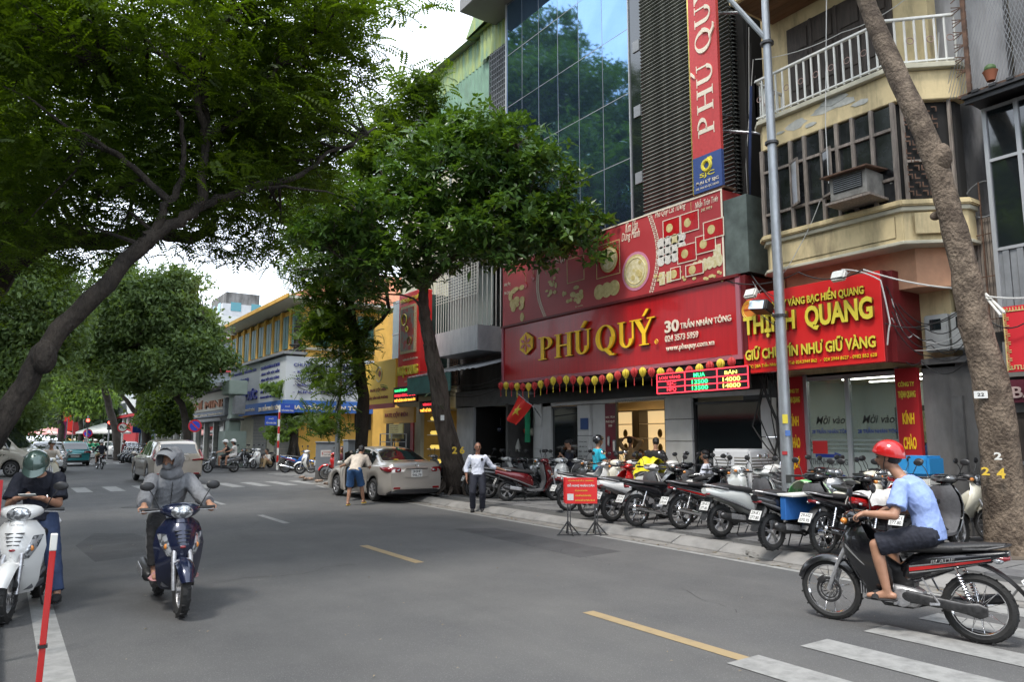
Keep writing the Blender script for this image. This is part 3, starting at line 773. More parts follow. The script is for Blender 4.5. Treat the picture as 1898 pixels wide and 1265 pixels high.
# ------------------------------------------------------------------ cars
def interp(x,pts):
    xs= [p[0] for p in pts];ys= [p[1] for p in pts]
    return float(np.interp(x,xs,ys))
def smooth_interp(x,pts):
    for i in range(len(pts) -1):
        x0,y0=pts[i];x1,y1=pts[i+1]
        if x<=x1:
            t=max(0,min(1,(x-x0) / (x1-x0)))
            m=lambda k:0 if k<=0 or k>=len(pts) -1 else (pts[k+1][1] -pts[k-1][1]) / (pts[k+1][0] -pts[k-1][0])
            h=x1-x0;t2=t*t;t3=t2*t
            return (2*t3-3*t2+1) *y0+ (t3-2*t2+t) *h*m(i) + (-2*t3+3*t2) *y1+ (t3-t2) *h*m(i+1)
    return pts[-1][1]
def make_car(label,cat,name,D,paint,loc,rz,detail=True,group=None,plate_text=None,two_row=False):
    """D: L, W, axles (xr, xf), wr wheel radius, waist pts, roof pts, zb, gl (x ranges of side glass), rear/front screens"""
    t=thing(name,label,cat,loc,rz,group)
    Lh=D['L'] /2;W=D['W'] /2;xr,xf=D['ax'];wr=D['wr']
    xs=list(np.linspace(-Lh,Lh,64 if detail else 34))
    for ax in (xr,xf):
        xs+= [ax+ (wr+.07) *math.cos(a) for a in np.linspace(0,math.pi,13)]
    for g in D['gl']:xs+= [g[0],g[1]]
    xs=sorted(set(round(x,4) for x in xs));xs= [x for i,x in enumerate(xs) if i==0 or x-xs[i-1] >.006]
    def plan(x):
        q=abs(x) /Lh;return 1-.13*max(0,(q-.72) /.28) **2.2
    def bot(x):
        z=D['zb']
        for ax in (xr,xf):
            d=abs(x-ax);ra=wr+.065
            if d<ra:z=max(z,wr+math.sqrt(ra*ra-d*d) *1.0)
        q=abs(x) /Lh
        return z+.12*max(0,(q-.88) /.12)
    rows= []
    for x in xs:
        w=W*plan(x);zw=smooth_interp(x,D['waist']);zr=smooth_interp(x,D['roof']);zr=max(zr,zw+.012)
        b=min(bot(x),zw-.1);th=max(0,min(1,(zr-zw) /.35));wrf=w* (.9-D.get('tumble',.16) *th)
        q=abs(x) /Lh;endf=max(0,(q-.93) /.07)
        P= [(0,b+.0),(w*.6,b+.0),(w*.94,b+.005),(w*.985,b+.05),(w*1.0,b+ (zw-b) *.35),(w*1.005,b+ (zw-b) *.62),(w*.985,zw-.07),(w*.965,zw-.02),(w*.93,zw+.004)]
        hg=zr-zw
        P+= [(w*.93+ (wrf-w*.93) *u,zw+.004+ (hg-.004) *v) for u,v in ((.33,.3),(.68,.62),(1.0,.88))]
        P+= [(wrf*.93,zw+hg*.96),(wrf*.75,zr-.008*th),(wrf*.4,zr+.004),(0,zr+.01)]
        rows.append([(x,y,z) for y,z in P])
    nP=len(rows[0]);ring= [r+ [(x,-y,z) for (x,y,z) in r[1:-1][::-1]] for r in rows]
    parts= {}
    def put_face(key,vs):parts.setdefault(key,[]).append(vs)
    n=len(ring[0])
    gl,rs,fs=D['gl'],D['rs'],D['fs']
    for i in range(len(ring) -1):
        xm= (xs[i] +xs[i+1]) /2
        for j in range(n):
            j2= (j+1) %n;jj=j if j<nP-1 else n-1-j   # mirrored index
            key='body'
            if 8<=jj<=10 and any(a<xm<b_ for a,b_ in gl):key='side_window_%d'% (0 if j<nP-1 else 1)
            if jj>=12 and rs[0] <xm<rs[1]:key='rear_window'
            if jj>=12 and fs[0] <xm<fs[1]:key='windscreen'
            if jj<=1:key='underside'
            put_face(key,(ring[i][j],ring[i][j2],ring[i+1][j2],ring[i+1][j]))
    endr=ring[0];endf=ring[-1]
    def tomesh(fcs,nm,m,smooth=30):
        mb=MB();idx= {}
        for q in fcs:
            ids= []
            for v in q:
                k=tuple(round(c,5) for c in v)
                if k not in idx:idx[k] =len(mb.v);mb.v.append(k)
                ids.append(idx[k])
            ids= [a for i_,a in enumerate(ids) if a != ids[i_-1]]
            if len(ids) >2:mb.f.append(tuple(ids))
        return mb.build(nm,m,t,smooth=smooth)
    def cap(r,s):
        mid= [[(x,y*k,z) for (x,y,z) in r] for k in (1,)]
        return tuple(r)
    half=nP
    for r,flip in ((endr,1),(endf,0)):
        for j in range(nP-1):
            a,b_=r[j],r[j+1];c,d_= (a[0],-a[1],a[2]),(b_[0],-b_[1],b_[2])
            if flip:parts['body'].append((a,c,d_,b_))
            else:parts['body'].append((a,b_,d_,c))
    body=tomesh(parts['body'],'car_body',paint,50)
    tomesh(parts['underside'],'underside',blackp)
    for k,nm in (('side_window_0','side_window'),('side_window_1','side_window'),('rear_window','rear_window'),('windscreen','windscreen')):
        if k in parts:tomesh(parts[k],nm,glassd,40)
    # window pillars and door seams proud of the glass
    if detail:
        s_=MB()
        def side(x,zf,s,off=.006):
            w=W*plan(x);zw=smooth_interp(x,D['waist']);zr=max(smooth_interp(x,D['roof']),zw+.012);b=D['zb']
            if zf<=1:y=w* (1.0 if zf<.7 else .985);z=b+.1+ (zw-b-.1) *zf
            else:
                u=zf-1;th=max(0,min(1,(zr-zw) /.35));wrf=w* (.9-D.get('tumble',.16) *th);y=w*.93+ (wrf-w*.93) *u;z=zw+ (zr-zw) *u*.9
            return (x,s* (y+off),z)
        for s in (-1,1):
            for x in D.get('seams',()):s_.tube([side(x,.15,s,0),side(x,.4,s,.001),side(x,.65,s,.002),side(x,1,s,-.003)],.004,5)
            for x in D.get('pillars',()):s_.bar(side(x,1.02,s,.002),side(x+D.get('plean',.05),1.95,s,.0),.018,.07)
            for x in D.get('handles',()):s_.bar(side(x,.82,s,.012),side(x+.17,.84,s,.012),.018,.022)
        s_.build('door_seams',blackp,t)
    for ax in (xr,xf):
        for s in (-1,1):
            wv=MB();wv.torus((0,0,0),wr-.075,.078,28,10,squash=1.25)
            wo=wv.build('wheel',rubber,t,smooth=True,loc=(ax,s* (W-.12),wr))
            k=MB();k.cyl((0,s*.02,0),(0,s*.055,0),wr-.13,24);
            k.build('rim_dish',darkmet,wo,smooth=30)
            k=MB();k.torus((0,s*.07,0),wr-.125,.014,26,6)
            for i in range(D.get('spokes',7)):
                a=2*math.pi*i/D.get('spokes',7)
                for da in (-.10,.10):k.bar((.03*math.cos(a),s*.08,.03*math.sin(a)),((wr-.13) *math.cos(a+da),s*.07,(wr-.13) *math.sin(a+da)),.03 if D.get('spokes',7) <8 else .02,.018)
            k.cyl((0,s*.06,0),(0,s*.09,0),.045,12)
            k.build('rim',alu,wo,smooth=30)
            ar=MB().torus((0,0,0),wr+.0,.05,20,6,a0=.05,a1=math.pi-.05);ar.build('wheel_arch_liner',blackp,t,loc=(ax,s* (W-.2),wr))
    xe= -Lh;zt=D.get('tail_z',.85)
    for s in (-1,1):
        if D.get('tail') =='L':
            tl=MB();wv=W*.9
            pts= [(-Lh+.36,s*W*.84,1.28),(-Lh+.16,s*W*.92,1.02),(-Lh+.02,s*W*.905,.93),(-Lh-.02,s*W*.5,.90)]
            tl.tube(pts,[.04,.055,.06,.035],8,squash=.7);tl.build('tail_light',lensr,t,smooth=True)
        else:
            tl=MB();tl.loft([(-Lh-.012,s*W*.60,zt,.05,.05),(-Lh+.02,s*W*.70,zt,.17,.075),(-Lh+.14,s*W*.80,zt+.01,.17,.085),(-Lh+.36,s*W*.93,zt+.03,.065,.055),(-Lh+.5,s*W*.96,zt+.05,.02,.02)],12,3)
            tl.build('tail_light',lensr,t,smooth=50)
            MB().ell((-Lh-.005,s*W*.62,zt-.005),(.02,.05,.03),10,6).build('reversing_light',lensw,t,smooth=True)
        hl=MB();zh=D.get('head_z',.68)
        hl.loft([(Lh-.5,s*W*.94,zh+.06,.03,.03),(Lh-.3,s*W*.9,zh+.03,.1,.06),(Lh-.08,s*W*.74,zh,.14,.07),(Lh-.03,s*W*.6,zh-.01,.08,.04)],12,3);hl.build('headlight',lensw,t,smooth=50)
        m=MB();xm=D.get('mirror',.75);zm=smooth_interp(xm,D['waist']) +.09
        m.bar((xm,s*W*.9,zm-.03),(xm,s* (W+.08),zm),.06,.04);m.ell((xm,s* (W+.12),zm+.01),(.07,.1,.075),12,8);m.build('wing_mirror',paint,t,smooth=40)
    if plate_text:
        pw,ph= (.33,.20) if two_row else (.46,.12);zpl=D.get('plate_z',.78)
        q=plate(t,-Lh-.022,zpl,D.get('ptilt',.05),plate_text,pw,ph)
        MB().box((-Lh-.008,0,zpl+.0),(.02,.72,.2)).build('plate_recess',D.get('recess',paint),t,bevel=.008)
        MB().box((-Lh-.018,0,zpl+.125),(.03,.66,.022)).build('boot_trim',chrome,t,bevel=.004)
    bp=MB();bp.loft([(-Lh-.035,0,.30,W*.72,.05),(-Lh+.02,0,.30,W*.86,.075),(-Lh+.2,0,.28,W*.93,.06)],14,4);bp.build('bumper',D.get('bumper',blackp),t,smooth=40)
    if D.get('ledge'):
        q=MB();q.shell(lambda u,v:(-Lh-.03* (1-abs(v*2-1) **3) +.01,(v*2-1) *W*.84,.40+.2*u),3,14,.02);q.build('rear_bumper_skin',paint,t,smooth=50)
        for s in (-1,1):MB().box((-Lh-.022,s*W*.68,.40),(.02,.2,.05)).build('reflector',lensr,t,bevel=.008)
    return t
SEDAN=dict(L=4.4,W=1.72,ax=(-1.22,1.33),wr=.315,zb=.20,tumble=.2,plate_z=.78,tail_z=.87,head_z=.68,ledge=True,recess=None,
    waist=[(-2.2,.86),(-2.1,.98),(-1.7,1.0),(-1.0,.97),(0,.92),(.9,.88),(1.5,.82),(2.0,.68),(2.2,.56)],
    roof=[(-2.2,.90),(-2.12,1.04),(-1.85,1.085),(-1.55,1.10),(-1.3,1.2),(-.8,1.40),(-.35,1.47),(.1,1.475),(.5,1.40),(1.0,1.10),(1.25,.95),(1.7,.86),(2.05,.72),(2.2,.58)],
    gl=[(-1.12,-.72),(-.62,.02),(.12,.82)],rs=(-1.52,-.74),fs=(.32,1.12),seams=(-.95,.05,.95),pillars=(),handles=(-.6,.4),mirror=.7)
SUV=dict(L=4.7,W=1.9,ax=(-1.38,1.45),wr=.365,zb=.26,tumble=.17,plate_z=.98,tail='L',head_z=.85,ledge=True,spokes=5,
    waist=[(-2.35,.92),(-2.28,1.02),(-1.6,1.06),(0,1.04),(.9,1.02),(1.6,.98),(2.15,.86),(2.35,.7)],
    roof=[(-2.35,.95),(-2.3,1.1),(-2.15,1.35),(-2.0,1.56),(-1.75,1.62),(-.8,1.67),(.1,1.64),(.5,1.52),(1.0,1.2),(1.25,1.07),(1.8,1.0),(2.2,.88),(2.35,.72)],
    gl=[(-1.8,-1.2),(-1.12,-.2),(-.1,.72)],rs=(-2.29,-2.02),fs=(.34,1.12),seams=(-1.1,-.1,.95),handles=(-.85,.2),mirror=.72)
HATCH=dict(L=4.1,W=1.78,ax=(-1.22,1.28),wr=.34,zb=.24,tumble=.17,plate_z=.62,tail_z=.86,head_z=.75,spokes=5,
    waist=[(-2.05,.8),(-1.98,.98),(-1.2,1.0),(.8,.95),(1.5,.9),(1.9,.75),(2.05,.6)],
    roof=[(-2.05,.85),(-2.0,1.02),(-1.8,1.2),(-1.5,1.46),(-1.0,1.55),(0,1.56),(.4,1.46),(.95,1.1),(1.2,1.0),(1.6,.93),(1.95,.76),(2.05,.62)],
    gl=[(-1.45,-.9),(-.8,-.1),(0,.68)],rs=(-1.96,-1.5),fs=(.3,1.08),seams=(-.85,-.05,.9),handles=(-.7,.2),mirror=.65)
VAN=dict(L=5.4,W=2.0,ax=(-1.65,1.75),wr=.35,zb=.32,tumble=.1,plate_z=.7,tail_z=1.1,head_z=.85,
    waist=[(-2.7,1.2),(-2.6,1.25),(0,1.25),(1.5,1.2),(2.2,1.08),(2.55,.9),(2.7,.7)],
    roof=[(-2.7,1.9),(-2.6,2.2),(-1.5,2.35),(.2,2.36),(.9,2.25),(1.35,1.85),(1.9,1.32),(2.1,1.22),(2.5,1.0),(2.7,.75)],
    gl=[(-2.3,-1.4),(-1.3,-.3),(-.15,.62),(.75,1.3),(1.36,1.62)],rs=(-3,-2.69),fs=(1.0,1.95),seams=(-.22,.68,1.66),handles=(.75,),mirror=1.5)
# ------------------------------------------------------------------ the ground
asphalt=mat('asphalt',(.072,.072,.073),.82,col2=(.102,.101,.099),scale=.9,bump=.5,bscale=140,contrast=(.3,.7),detail=8)
def add_speckle(m,sc=260,amt=.28,colr=(.28,.28,.27)):
    nt=m.node_tree;n=nt.nodes;l=nt.links;b=n['Principled BSDF']
    tc=n.new('ShaderNodeTexCoord');v=n.new('ShaderNodeTexVoronoi');v.inputs['Scale'].default_value=sc
    l.new(tc.outputs['Object'],v.inputs['Vector'])
    rp=n.new('ShaderNodeValToRGB');rp.color_ramp.elements[0].position=.12;rp.color_ramp.elements[0].color= (amt,) *3+ (1,);rp.color_ramp.elements[1].position=.3;rp.color_ramp.elements[1].color= (0,0,0,1)
    l.new(v.outputs['Distance'],rp.inputs['Fac'])
    mx=n.new('ShaderNodeMixRGB');mx.inputs['Color2'].default_value= (*colr,1);l.new(rp.outputs[0],mx.inputs['Fac'])
    l.new(b.inputs['Base Color'].links[0].from_socket,mx.inputs['Color1']);l.new(mx.outputs[0],b.inputs['Base Color'])
    return m
add_speckle(asphalt,55,.35)
grime(asphalt,.30,.35,(.16,.155,.14),(1,.10,1),.48,.70)
grime(asphalt,.35,.5,(.03,.03,.03),(1,.25,1),.5,.8)
asphalt_patch=mat('asphalt_patch',(.062,.062,.063),.85,var=.2,scale=2,bump=.5,bscale=140)
linew=mat('road_paint_white',(.27,.27,.26),.75,col2=(.16,.16,.155),scale=7,contrast=(.42,.72),bump=.3,bscale=90,detail=10)
liney=mat('road_paint_yellow',(.30,.225,.12),.75,col2=(.17,.14,.10),scale=6,contrast=(.5,.8),bump=.3,bscale=90,detail=10)
pave=mat('paving_stone',(.15,.15,.15),.8,var=.25,scale=3,bump=.4,bscale=30);grime(pave,.5,1.2,(.06,.055,.05),(1,1,1),.45,.75)
pave2=mat('paving_stone_dark',(.115,.115,.118),.8,var=.25,scale=3,bump=.4,bscale=30)
kerbm=mat('kerb_stone',(.21,.205,.195),.8,var=.22,scale=4,bump=.4,bscale=40);grime(kerbm,.45,2,(.1,.09,.08),(1,1,1),.45,.75)
dirt=mat('bare_earth',(.10,.08,.06),.95,var=.35,scale=5,bump=.8,bscale=30)
joint=mat('joint_mortar',(.07,.07,.068),.9,var=.2,scale=4)
MB().add([(-400,-300,0),(400,-300,0),(400,900,0),(-400,900,0)],[(0,1,2,3)]).build('road',asphalt,kind='structure')
def sheet(name,pts,z,m,kind='structure',parent=None):
    return MB().add([(x,y,z) for x,y in pts],[tuple(range(len(pts)))]).build(name,m,parent,kind=kind)
EDGE= [(-20,8.1),(3.4,8.55),(6,8.6),(9.2,8.76),(15,8.98),(20,9.18),(25.4,9.45),(28.5,9.95),(30,10.7)]
def edge(y):return float(np.interp(y,[e[0] for e in EDGE],[e[1] for e in EDGE]))
# edge line on the right, drawn as a thin strip
ys=list(np.linspace(-20,27,60))
m=MB();o_= [(edge(y) -.06,y,.004) for y in ys] + [(edge(y) +.07,y,.004) for y in ys];k=len(ys)
m.add(o_,[(i,i+k,i+k+1,i+1) for i in range(k-1)]);m.build('edge_line',linew,kind='structure')
sheet('edge_line',[(.36,-10),(.56,-10),(.56,11.2),(.36,11.2)],.004,linew)
# centre dashes
for y0,y1 in ((-5.5,-3.6),(-.9,.9),(3.95,5.85),(9.4,11.4),(15.2,17.2),(20.4,22.2)):
    sheet('centre_dash',[(4.82,y0),(4.96,y0),(4.98,y1),(4.84,y1)],.004,liney if y0<14 else linew)
# crossing by the camera: bars parallel to the road
for i in range(0,7):
    x=4.68+i*.88
    if x>8.35:continue
    y1=3.95-i*.03
    sheet('crossing_bar',[(x,y1-3.0),(x+.38,y1-3.0),(x+.38,y1),(x,y1)],.006,linew)
# crossings at the junction
for i in range(11):sheet('crossing_bar',[(.2+i*.95,27.5),(.65+i*.95,27.5),(.65+i*.95,30.3),(.2+i*.95,30.3)],.004,linew)
for i in range(12):sheet('crossing_bar',[(-1+i*.95,56.5),(-.55+i*.95,56.5),(-.55+i*.95,60),(-1+i*.95,60)],.004,linew)
for i in range(7):sheet('crossing_bar',[(10.9,30.9+i*1.0),(13.6,30.9+i*1.0),(13.6,31.35+i*1.0),(10.9,31.35+i*1.0)],.004,linew)
for i_,(x,y,r_) in enumerate(((2.9,21,.33),(6.6,30.5,.33))):
    mh=MB().cyl((x,y,-.02),(x,y,.004),r_,24).build('manhole_cover',mat('cast_iron',(.045,.042,.04),.6,.5,bump=.5,bscale=60));mh['kind'] ='structure'
cr=MB()
for (x,y,a,L_) in ((2.2,9.5,.3,2.2),(6.9,7.5,1.4,3),(3.4,14,1.2,3.4),(5.9,13,.2,1.6),(1.6,17,1.5,4),(7.3,19,1.55,5),(6.1,5.0,1.1,1.5)):
    w_=.006;px_,py_=x,y
    for k_ in range(int(L_/.14)):
        b_=a+random.uniform(-.7,.7);nx_,ny_=px_+.14*math.cos(b_),py_+.14*math.sin(b_);w_=random.uniform(.003,.009)
        cr.add([(px_,py_-w_,.002),(nx_,ny_-w_,.002),(nx_,ny_+w_,.002),(px_,py_+w_,.002)],[(0,1,2,3)]);px_,py_=nx_,ny_
cr.build('road_cracks',mat('crack_dark',(.03,.03,.03),.9),kind='structure')
for pts in ([(1.2,12),(1.9,12.3),(2.3,13.6),(2.1,15.2),(1.5,15.6),(1.1,14)],[(7.0,8.5),(7.9,8.6),(7.95,12.2),(7.2,12.5)]):sheet('road_patch',pts,.001,asphalt_patch)
# pavement on the right: base, slabs laid one by one where they show, kerb stones
pv=thing('pavement','grey slab pavement','pavement');del pv['category'];pv['kind'] ='structure';pv['label'] ='grey stone slab pavement along the right side of the street'
KX=.42     # from edge line to the kerb stone
base=MB();ys=list(np.linspace(-20,30,51));k=len(ys)
vs= [(edge(y) +KX+.3,y,.115) for y in ys] + [(15.5,y,.115) for y in ys] + [(edge(y) +KX+.3,y,-.1) for y in ys] + [(15.5,y,-.1) for y in ys]
fs= [(i,i+k,i+k+1,i+1) for i in range(k-1)] + [(i,i+1,i+2*k+1,i+2*k) for i in range(k-1)] + [(k-1,2*k-1,4*k-1,3*k-1)]
base.add(vs,fs).build('paving_bed',joint,pv)
slab= [MB().box((0,0,0),(.488,.488,.05)).mesh('slab') for _ in range(2)]
slab[0].materials.append(pave);slab[1].materials.append(pave2)
bmx= []
cnt=0
cells= []
for j in range(-4,60):
    y=2.0+j*.5
    for i in range(0,14):
        x=9.35+i*.5
        if x-.25<edge(y) +KX+.34 or x>13.1 or y>29.5:continue
        cells.append((math.hypot(x,y),x,y))
cells.sort()
rest=MB()
for q,(d_,x,y) in enumerate(cells):
    zz=.125+random.uniform(-.004,.004);rx=random.uniform(-.006,.006);ry=random.uniform(-.006,.006)
    if q<295 and y>3.2:
        o=bpy.data.objects.new('slab',slab[random.random() <.3]);COL.objects.link(o);o.parent=pv;o.location= (x,y,zz);o.rotation_euler= (rx,ry,0)
    else:rest.box((x,y,zz),(.488,.488,.05),(rx,ry,0))
rest.build('slabs',pave,pv,kind='stuff')
ks= []
y=2.2;i=0
kmesh=MB()
kmesh.add([(-.20,-.49,-.12),(.16,-.49,-.12),(.16,-.49,.13),(.02,-.49,.13),(-.20,-.49,.035),(-.20,.49,-.12),(.16,.49,-.12),(.16,.49,.13),(.02,.49,.13),(-.20,.49,.035)],
          [(0,1,2,3,4)[::-1],(5,6,7,8,9),(3,2,7,8)[::-1],(4,3,8,9)[::-1],(0,4,9,5)[::-1],(1,2,7,6)])
bm_=bmesh.new();km=kmesh.mesh('kerb_stone');bm_.from_mesh(km);bmesh.ops.recalc_face_normals(bm_,faces=bm_.faces);bmesh.ops.bevel(bm_,geom=list(bm_.edges),offset=.008,segments=1,affect='EDGES');bm_.to_mesh(km);bm_.free();km.materials.append(kerbm)
while y<29.6:
    a=math.atan2(edge(y+.5) -edge(y-.5),1.0)
    if not (6.3<y<6.9):
        o=bpy.data.objects.new('kerb_stone',km);COL.objects.link(o);o.parent=pv;o.location= (edge(y) +KX+.12,y,random.uniform(-.012,.006));o.rotation_euler= (0,random.uniform(-.03,.03),-a+random.uniform(-.012,.012))
    y+=1.0
for k2 in range(6):   # kerb round the corner into the side street
    a=k2/5*R(80);o=bpy.data.objects.new('kerb_stone',km);COL.objects.link(o);o.parent=pv
    o.location= (10.75+k2*.95,30.15,0);o.rotation_euler= (0,0,-R(90))
# broken kerb: loose chunks
br=MB()
for _ in range(16):
    c= (9.2+random.uniform(-.15,.35),6.55+random.uniform(-.5,.6),random.uniform(.01,.07));s=random.uniform(.04,.13)
    br.box(c,(s*1.6,s,s*.5),(random.uniform(-.4,.4),random.uniform(-.4,.4),random.uniform(0,3)))
tag(br.build('broken_kerb',kerbm),'broken kerb stone chunks lying in a gap of the kerb','rubble',kind='stuff')
pit=MB().cyl((11.3,5.0,.13),(11.3,5.0,.157),.72,18);tag(pit.build('tree_pit',dirt),None,None,None,'structure')
# gutter strip
ys=list(np.linspace(-20,29,50));k=len(ys)
MB().add([(edge(y) +.09,y,.005) for y in ys] + [(edge(y) +KX-.02,y,.012) for y in ys],[(i,i+k,i+k+1,i+1) for i in range(k-1)]).build('gutter',mat('gutter_concrete',(.19,.18,.165),.9,var=.3,scale=3,bump=.5,bscale=50),kind='structure')
# pavements further on and left
def far_pave(name,x0,x1,y0,y1):
    o=MB().bb(x0,x1,y0,y1,-.1,.13).build(name,pave,bevel=.02);o['kind'] ='structure'
far_pave('pavement',9.9,22,40.2,56);far_pave('pavement',9.5,22,62,200);far_pave('pavement',-8,-.02,-15,13.5);far_pave('pavement',-30,-6,60,200)
for i in range(14):
    MB().box((-.02,1+i*1.0,.06),(.2,.97,.16)).build('kerb_stone',kerbm,bevel=.012,kind='structure')
# litter and fallen leaves
lm=MB()
for _ in range(420):
    if random.random() <.65:yy=random.uniform(2.5,24);xx=edge(yy) +random.gauss(.22,.14)
    else:xx,yy=random.uniform(.7,8.6),random.uniform(3.5,20)
    a=random.uniform(0,6.3);s=random.uniform(.012,.045) if xx>8.65 else random.uniform(.008,.022);c,sn=math.cos(a),math.sin(a)
    lm.add([(xx-s*c,yy-s*sn,.009),(xx+s*.35*sn,yy-s*.35*c,.016),(xx+s*c,yy+s*sn,.010),(xx-s*.35*sn,yy+s*.35*c,.018)],[(0,1,2,3)])
tag(lm.build('fallen_leaves',mat('dry_leaf',(.20,.14,.06),.9,col2=(.28,.27,.22),scale=3)),'dry leaves and scraps scattered along the gutter and road','litter',kind='stuff')
for px,py in ((560,886),(572,889),(590,893),(610,898)):
    g=GP(px,py,.14);q=MB()
    for _ in range(4):q.ell((g.x+random.uniform(-.12,.12),g.y+random.uniform(-.12,.12),.16),(random.uniform(.05,.12),.07,.05),7,5)
    tag(q.build('rubbish_pile',mat('rubbish',(.28,.2,.15),.9,var=.5,scale=6)),{560:'brown rubbish heap at the pavement corner tip, leftmost',572:'small rubbish heap second from the corner tip',590:'rubbish heap on the kerb third from the corner',610:'rubbish heap nearest the grey cabinet'}[px],'rubbish')
# ------------------------------------------------------------------ buildings, right-hand side (facades on x = 13, signs on x = 12)
redsign=mat('sign_red',(.40,.006,.010),.32,var=.12,scale=2,stretch=(1,6,.4),coat=.15)
redflat=mat('banner_red',(.34,.03,.035),.45,col2=(.40,.045,.05),scale=.8)
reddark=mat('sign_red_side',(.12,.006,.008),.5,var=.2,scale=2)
pinktrim=mat('sign_trim_pink',(.36,.12,.15),.45)
yel=mat('letter_yellow',(.90,.56,.02),.5)
yel2=mat('letter_lemon',(.72,.60,.06),.4,coat=.2)
gold=mat('gold_side',(.25,.17,.04),.35,.6)
creaml=mat('letter_cream',(.75,.66,.52),.45)
golddisc=mat('print_gold',(.62,.52,.24),.5,col2=(.42,.33,.12),scale=9)
goldlite=mat('print_light_gold',(.66,.60,.42),.5,col2=(.5,.42,.2),scale=14)
pinkp=mat('print_pink',(.52,.2,.3),.5)
silverp=mat('print_silver',(.6,.56,.5),.5,var=.2,scale=20)
yw=mat('wall_yellow_cream',(.62,.50,.28),.85,var=.1,scale=2,bump=.25,bscale=14);grime(yw,.75,1.1,(.09,.075,.05),(1.4,1.4,.3),.50,.72)
ywd=mat('plaster_patch',(.42,.42,.38),.9,var=.2,scale=6)
woodd=mat('old_dark_wood',(.045,.034,.026),.6,var=.35,scale=5,bump=.3,stretch=(4,4,.5))
woodg=mat('weathered_wood',(.22,.185,.155),.75,var=.35,scale=6,bump=.4,stretch=(5,5,.6))
glassw=mat('dusty_window_glass',(.02,.022,.024),.12,0,spec=.8,var=.6,scale=3)
slatm=mat('louvre_metal',(.17,.175,.155),.5,.3,var=.3,scale=3);slatd=mat('louvre_dark',(.012,.012,.013),.7)
panelw=mat('white_cladding',(.50,.50,.49),.4,var=.06,scale=3);grime(panelw,.3,1.5,(.2,.19,.17),(1,1,.3),.5,.8)
concg=mat('grey_concrete',(.19,.185,.18),.9,col2=(.06,.058,.055),scale=.9,bump=.4,bscale=16,stretch=(1,1,.35),detail=9)
stainw=mat('stained_wall',(.34,.34,.35),.9,col2=(.09,.09,.092),scale=1.3,stretch=(1,1,.22),bump=.3,bscale=10,detail=10,contrast=(.42,.62))
blackin=mat('dark_interior',(.014,.013,.012),.9)
blackw=mat('black_fascia',(.008,.008,.009),.4)
metalg=mat('grey_metal',(.23,.24,.25),.5,.3,var=.12,scale=4)
galv=mat('galvanised_steel',(.33,.35,.37),.42,.6,var=.14,scale=9,stretch=(1,1,.4))
corr_g=mat('corrugated_green',(.16,.28,.20),.55,var=.15,scale=2);grime(corr_g,.4,2,(.1,.1,.06),(1,1,.3),.5,.8)
corr_l=mat('corrugated_lime',(.36,.42,.12),.55,col2=(.14,.27,.2),scale=1.6,stretch=(1,3,.5))
rust=mat('rusty_iron',(.10,.055,.035),.85,var=.5,scale=8)
orangew=mat('wall_ochre',(.62,.36,.07),.85,var=.12,scale=1.5,bump=.2,bscale=12);grime(orangew,.4,1.4,(.25,.18,.1),(1,1,.4),.5,.75)
creamw=mat('wall_cream',(.50,.47,.36),.85,var=.1,scale=2,bump=.2);grime(creamw,.5,1.2,(.16,.15,.13),(1.2,1.2,.3),.5,.75)
greenwood=mat('green_shutter',(.02,.11,.10),.5,var=.15,scale=4)
rooft=mat('roof_tiles',(.42,.16,.08),.8,var=.3,scale=5,bump=.4)
shut=mat('roller_shutter',(.24,.235,.22),.55,.2,var=.1,scale=3)
aluw=mat('window_aluminium',(.42,.43,.44),.4,.4)
whitep=mat('painted_white',(.62,.62,.58),.55,var=.07,scale=6);grime(whitep,.25,3,(.3,.24,.18),(1,1,.5),.5,.8)
frost=mat('frosted_glass',(.30,.34,.32),.3,0,spec=.6)
glass_door=mat('door_glass',(.24,.30,.27),.06,0,spec=.6,alpha=.38)
mirror_glass=mat('blue_mirror_glass',(.24,.40,.64),.03,.95,col2=(.19,.33,.54),scale=.5)
def facade(name,label,loc=(0,0,0),cat='building'):return thing(name,label,cat,loc)
def slab_panel(mb,X,y0,y1,z0,z1,t=.04):return mb.bb(X-t,X,y0,y1,z0,z1)
# ===== the gold shop tower
B=facade('shop_building','tall gold shop building with blue mirror glass and dark louvres above a white panelled shopfront')
MB().bb(13.12,22,9.95,19.3,2.95,19).build('wall',blackin,B)
ycols= [19.29,18.42,17.52,16.55,15.58,14.55,13.52]
zr= [5.4,7.17,8.97,10.77,12.57,14.38,16.2,18.0]
for a in range(6):
    for b in range(7):
        y1,y0=ycols[a],ycols[a+1];z0,z1=zr[b],zr[b+1]
        ty=random.uniform(-.006,.006);tz=random.uniform(-.005,.005);X=13.0;dy= (y1-y0) /2-.012;dz= (z1-z0) /2-.012
        c=Vector((X,(y0+y1) /2,(z0+z1) /2))
        MB().box((0,0,0),(.02,dy*2,dz*2)).build('pane',mirror_glass,B,loc=c,rot=(0,ty,tz))
for y in ycols:MB().bb(12.995,13.03,y-.014,y+.014,5.4,18).build('mullion',metalg,B)
for z in zr:MB().bb(12.99,13.035,13.52,19.29,z-.012,z+.012).build('transom',metalg,B)
MB().bb(12.985,13.1,13.5,13.53,5.4,18).build('corner_trim',aluw,B);MB().bb(12.96,13.1,19.29,19.36,5.4,16.3).build('corner_trim',aluw,B)
MB().bb(13.02,13.1,13.08,13.5,5.4,18).build('dark_glass_strip',glassd,B)
for z in (8.2,10.0,11.8,13.6,15.2):MB().bb(12.99,13.02,13.12,13.36,z,z+.3).build('vent_grille',metalg,B)
for i,z in enumerate((9.0,12.4,15.8)):pass
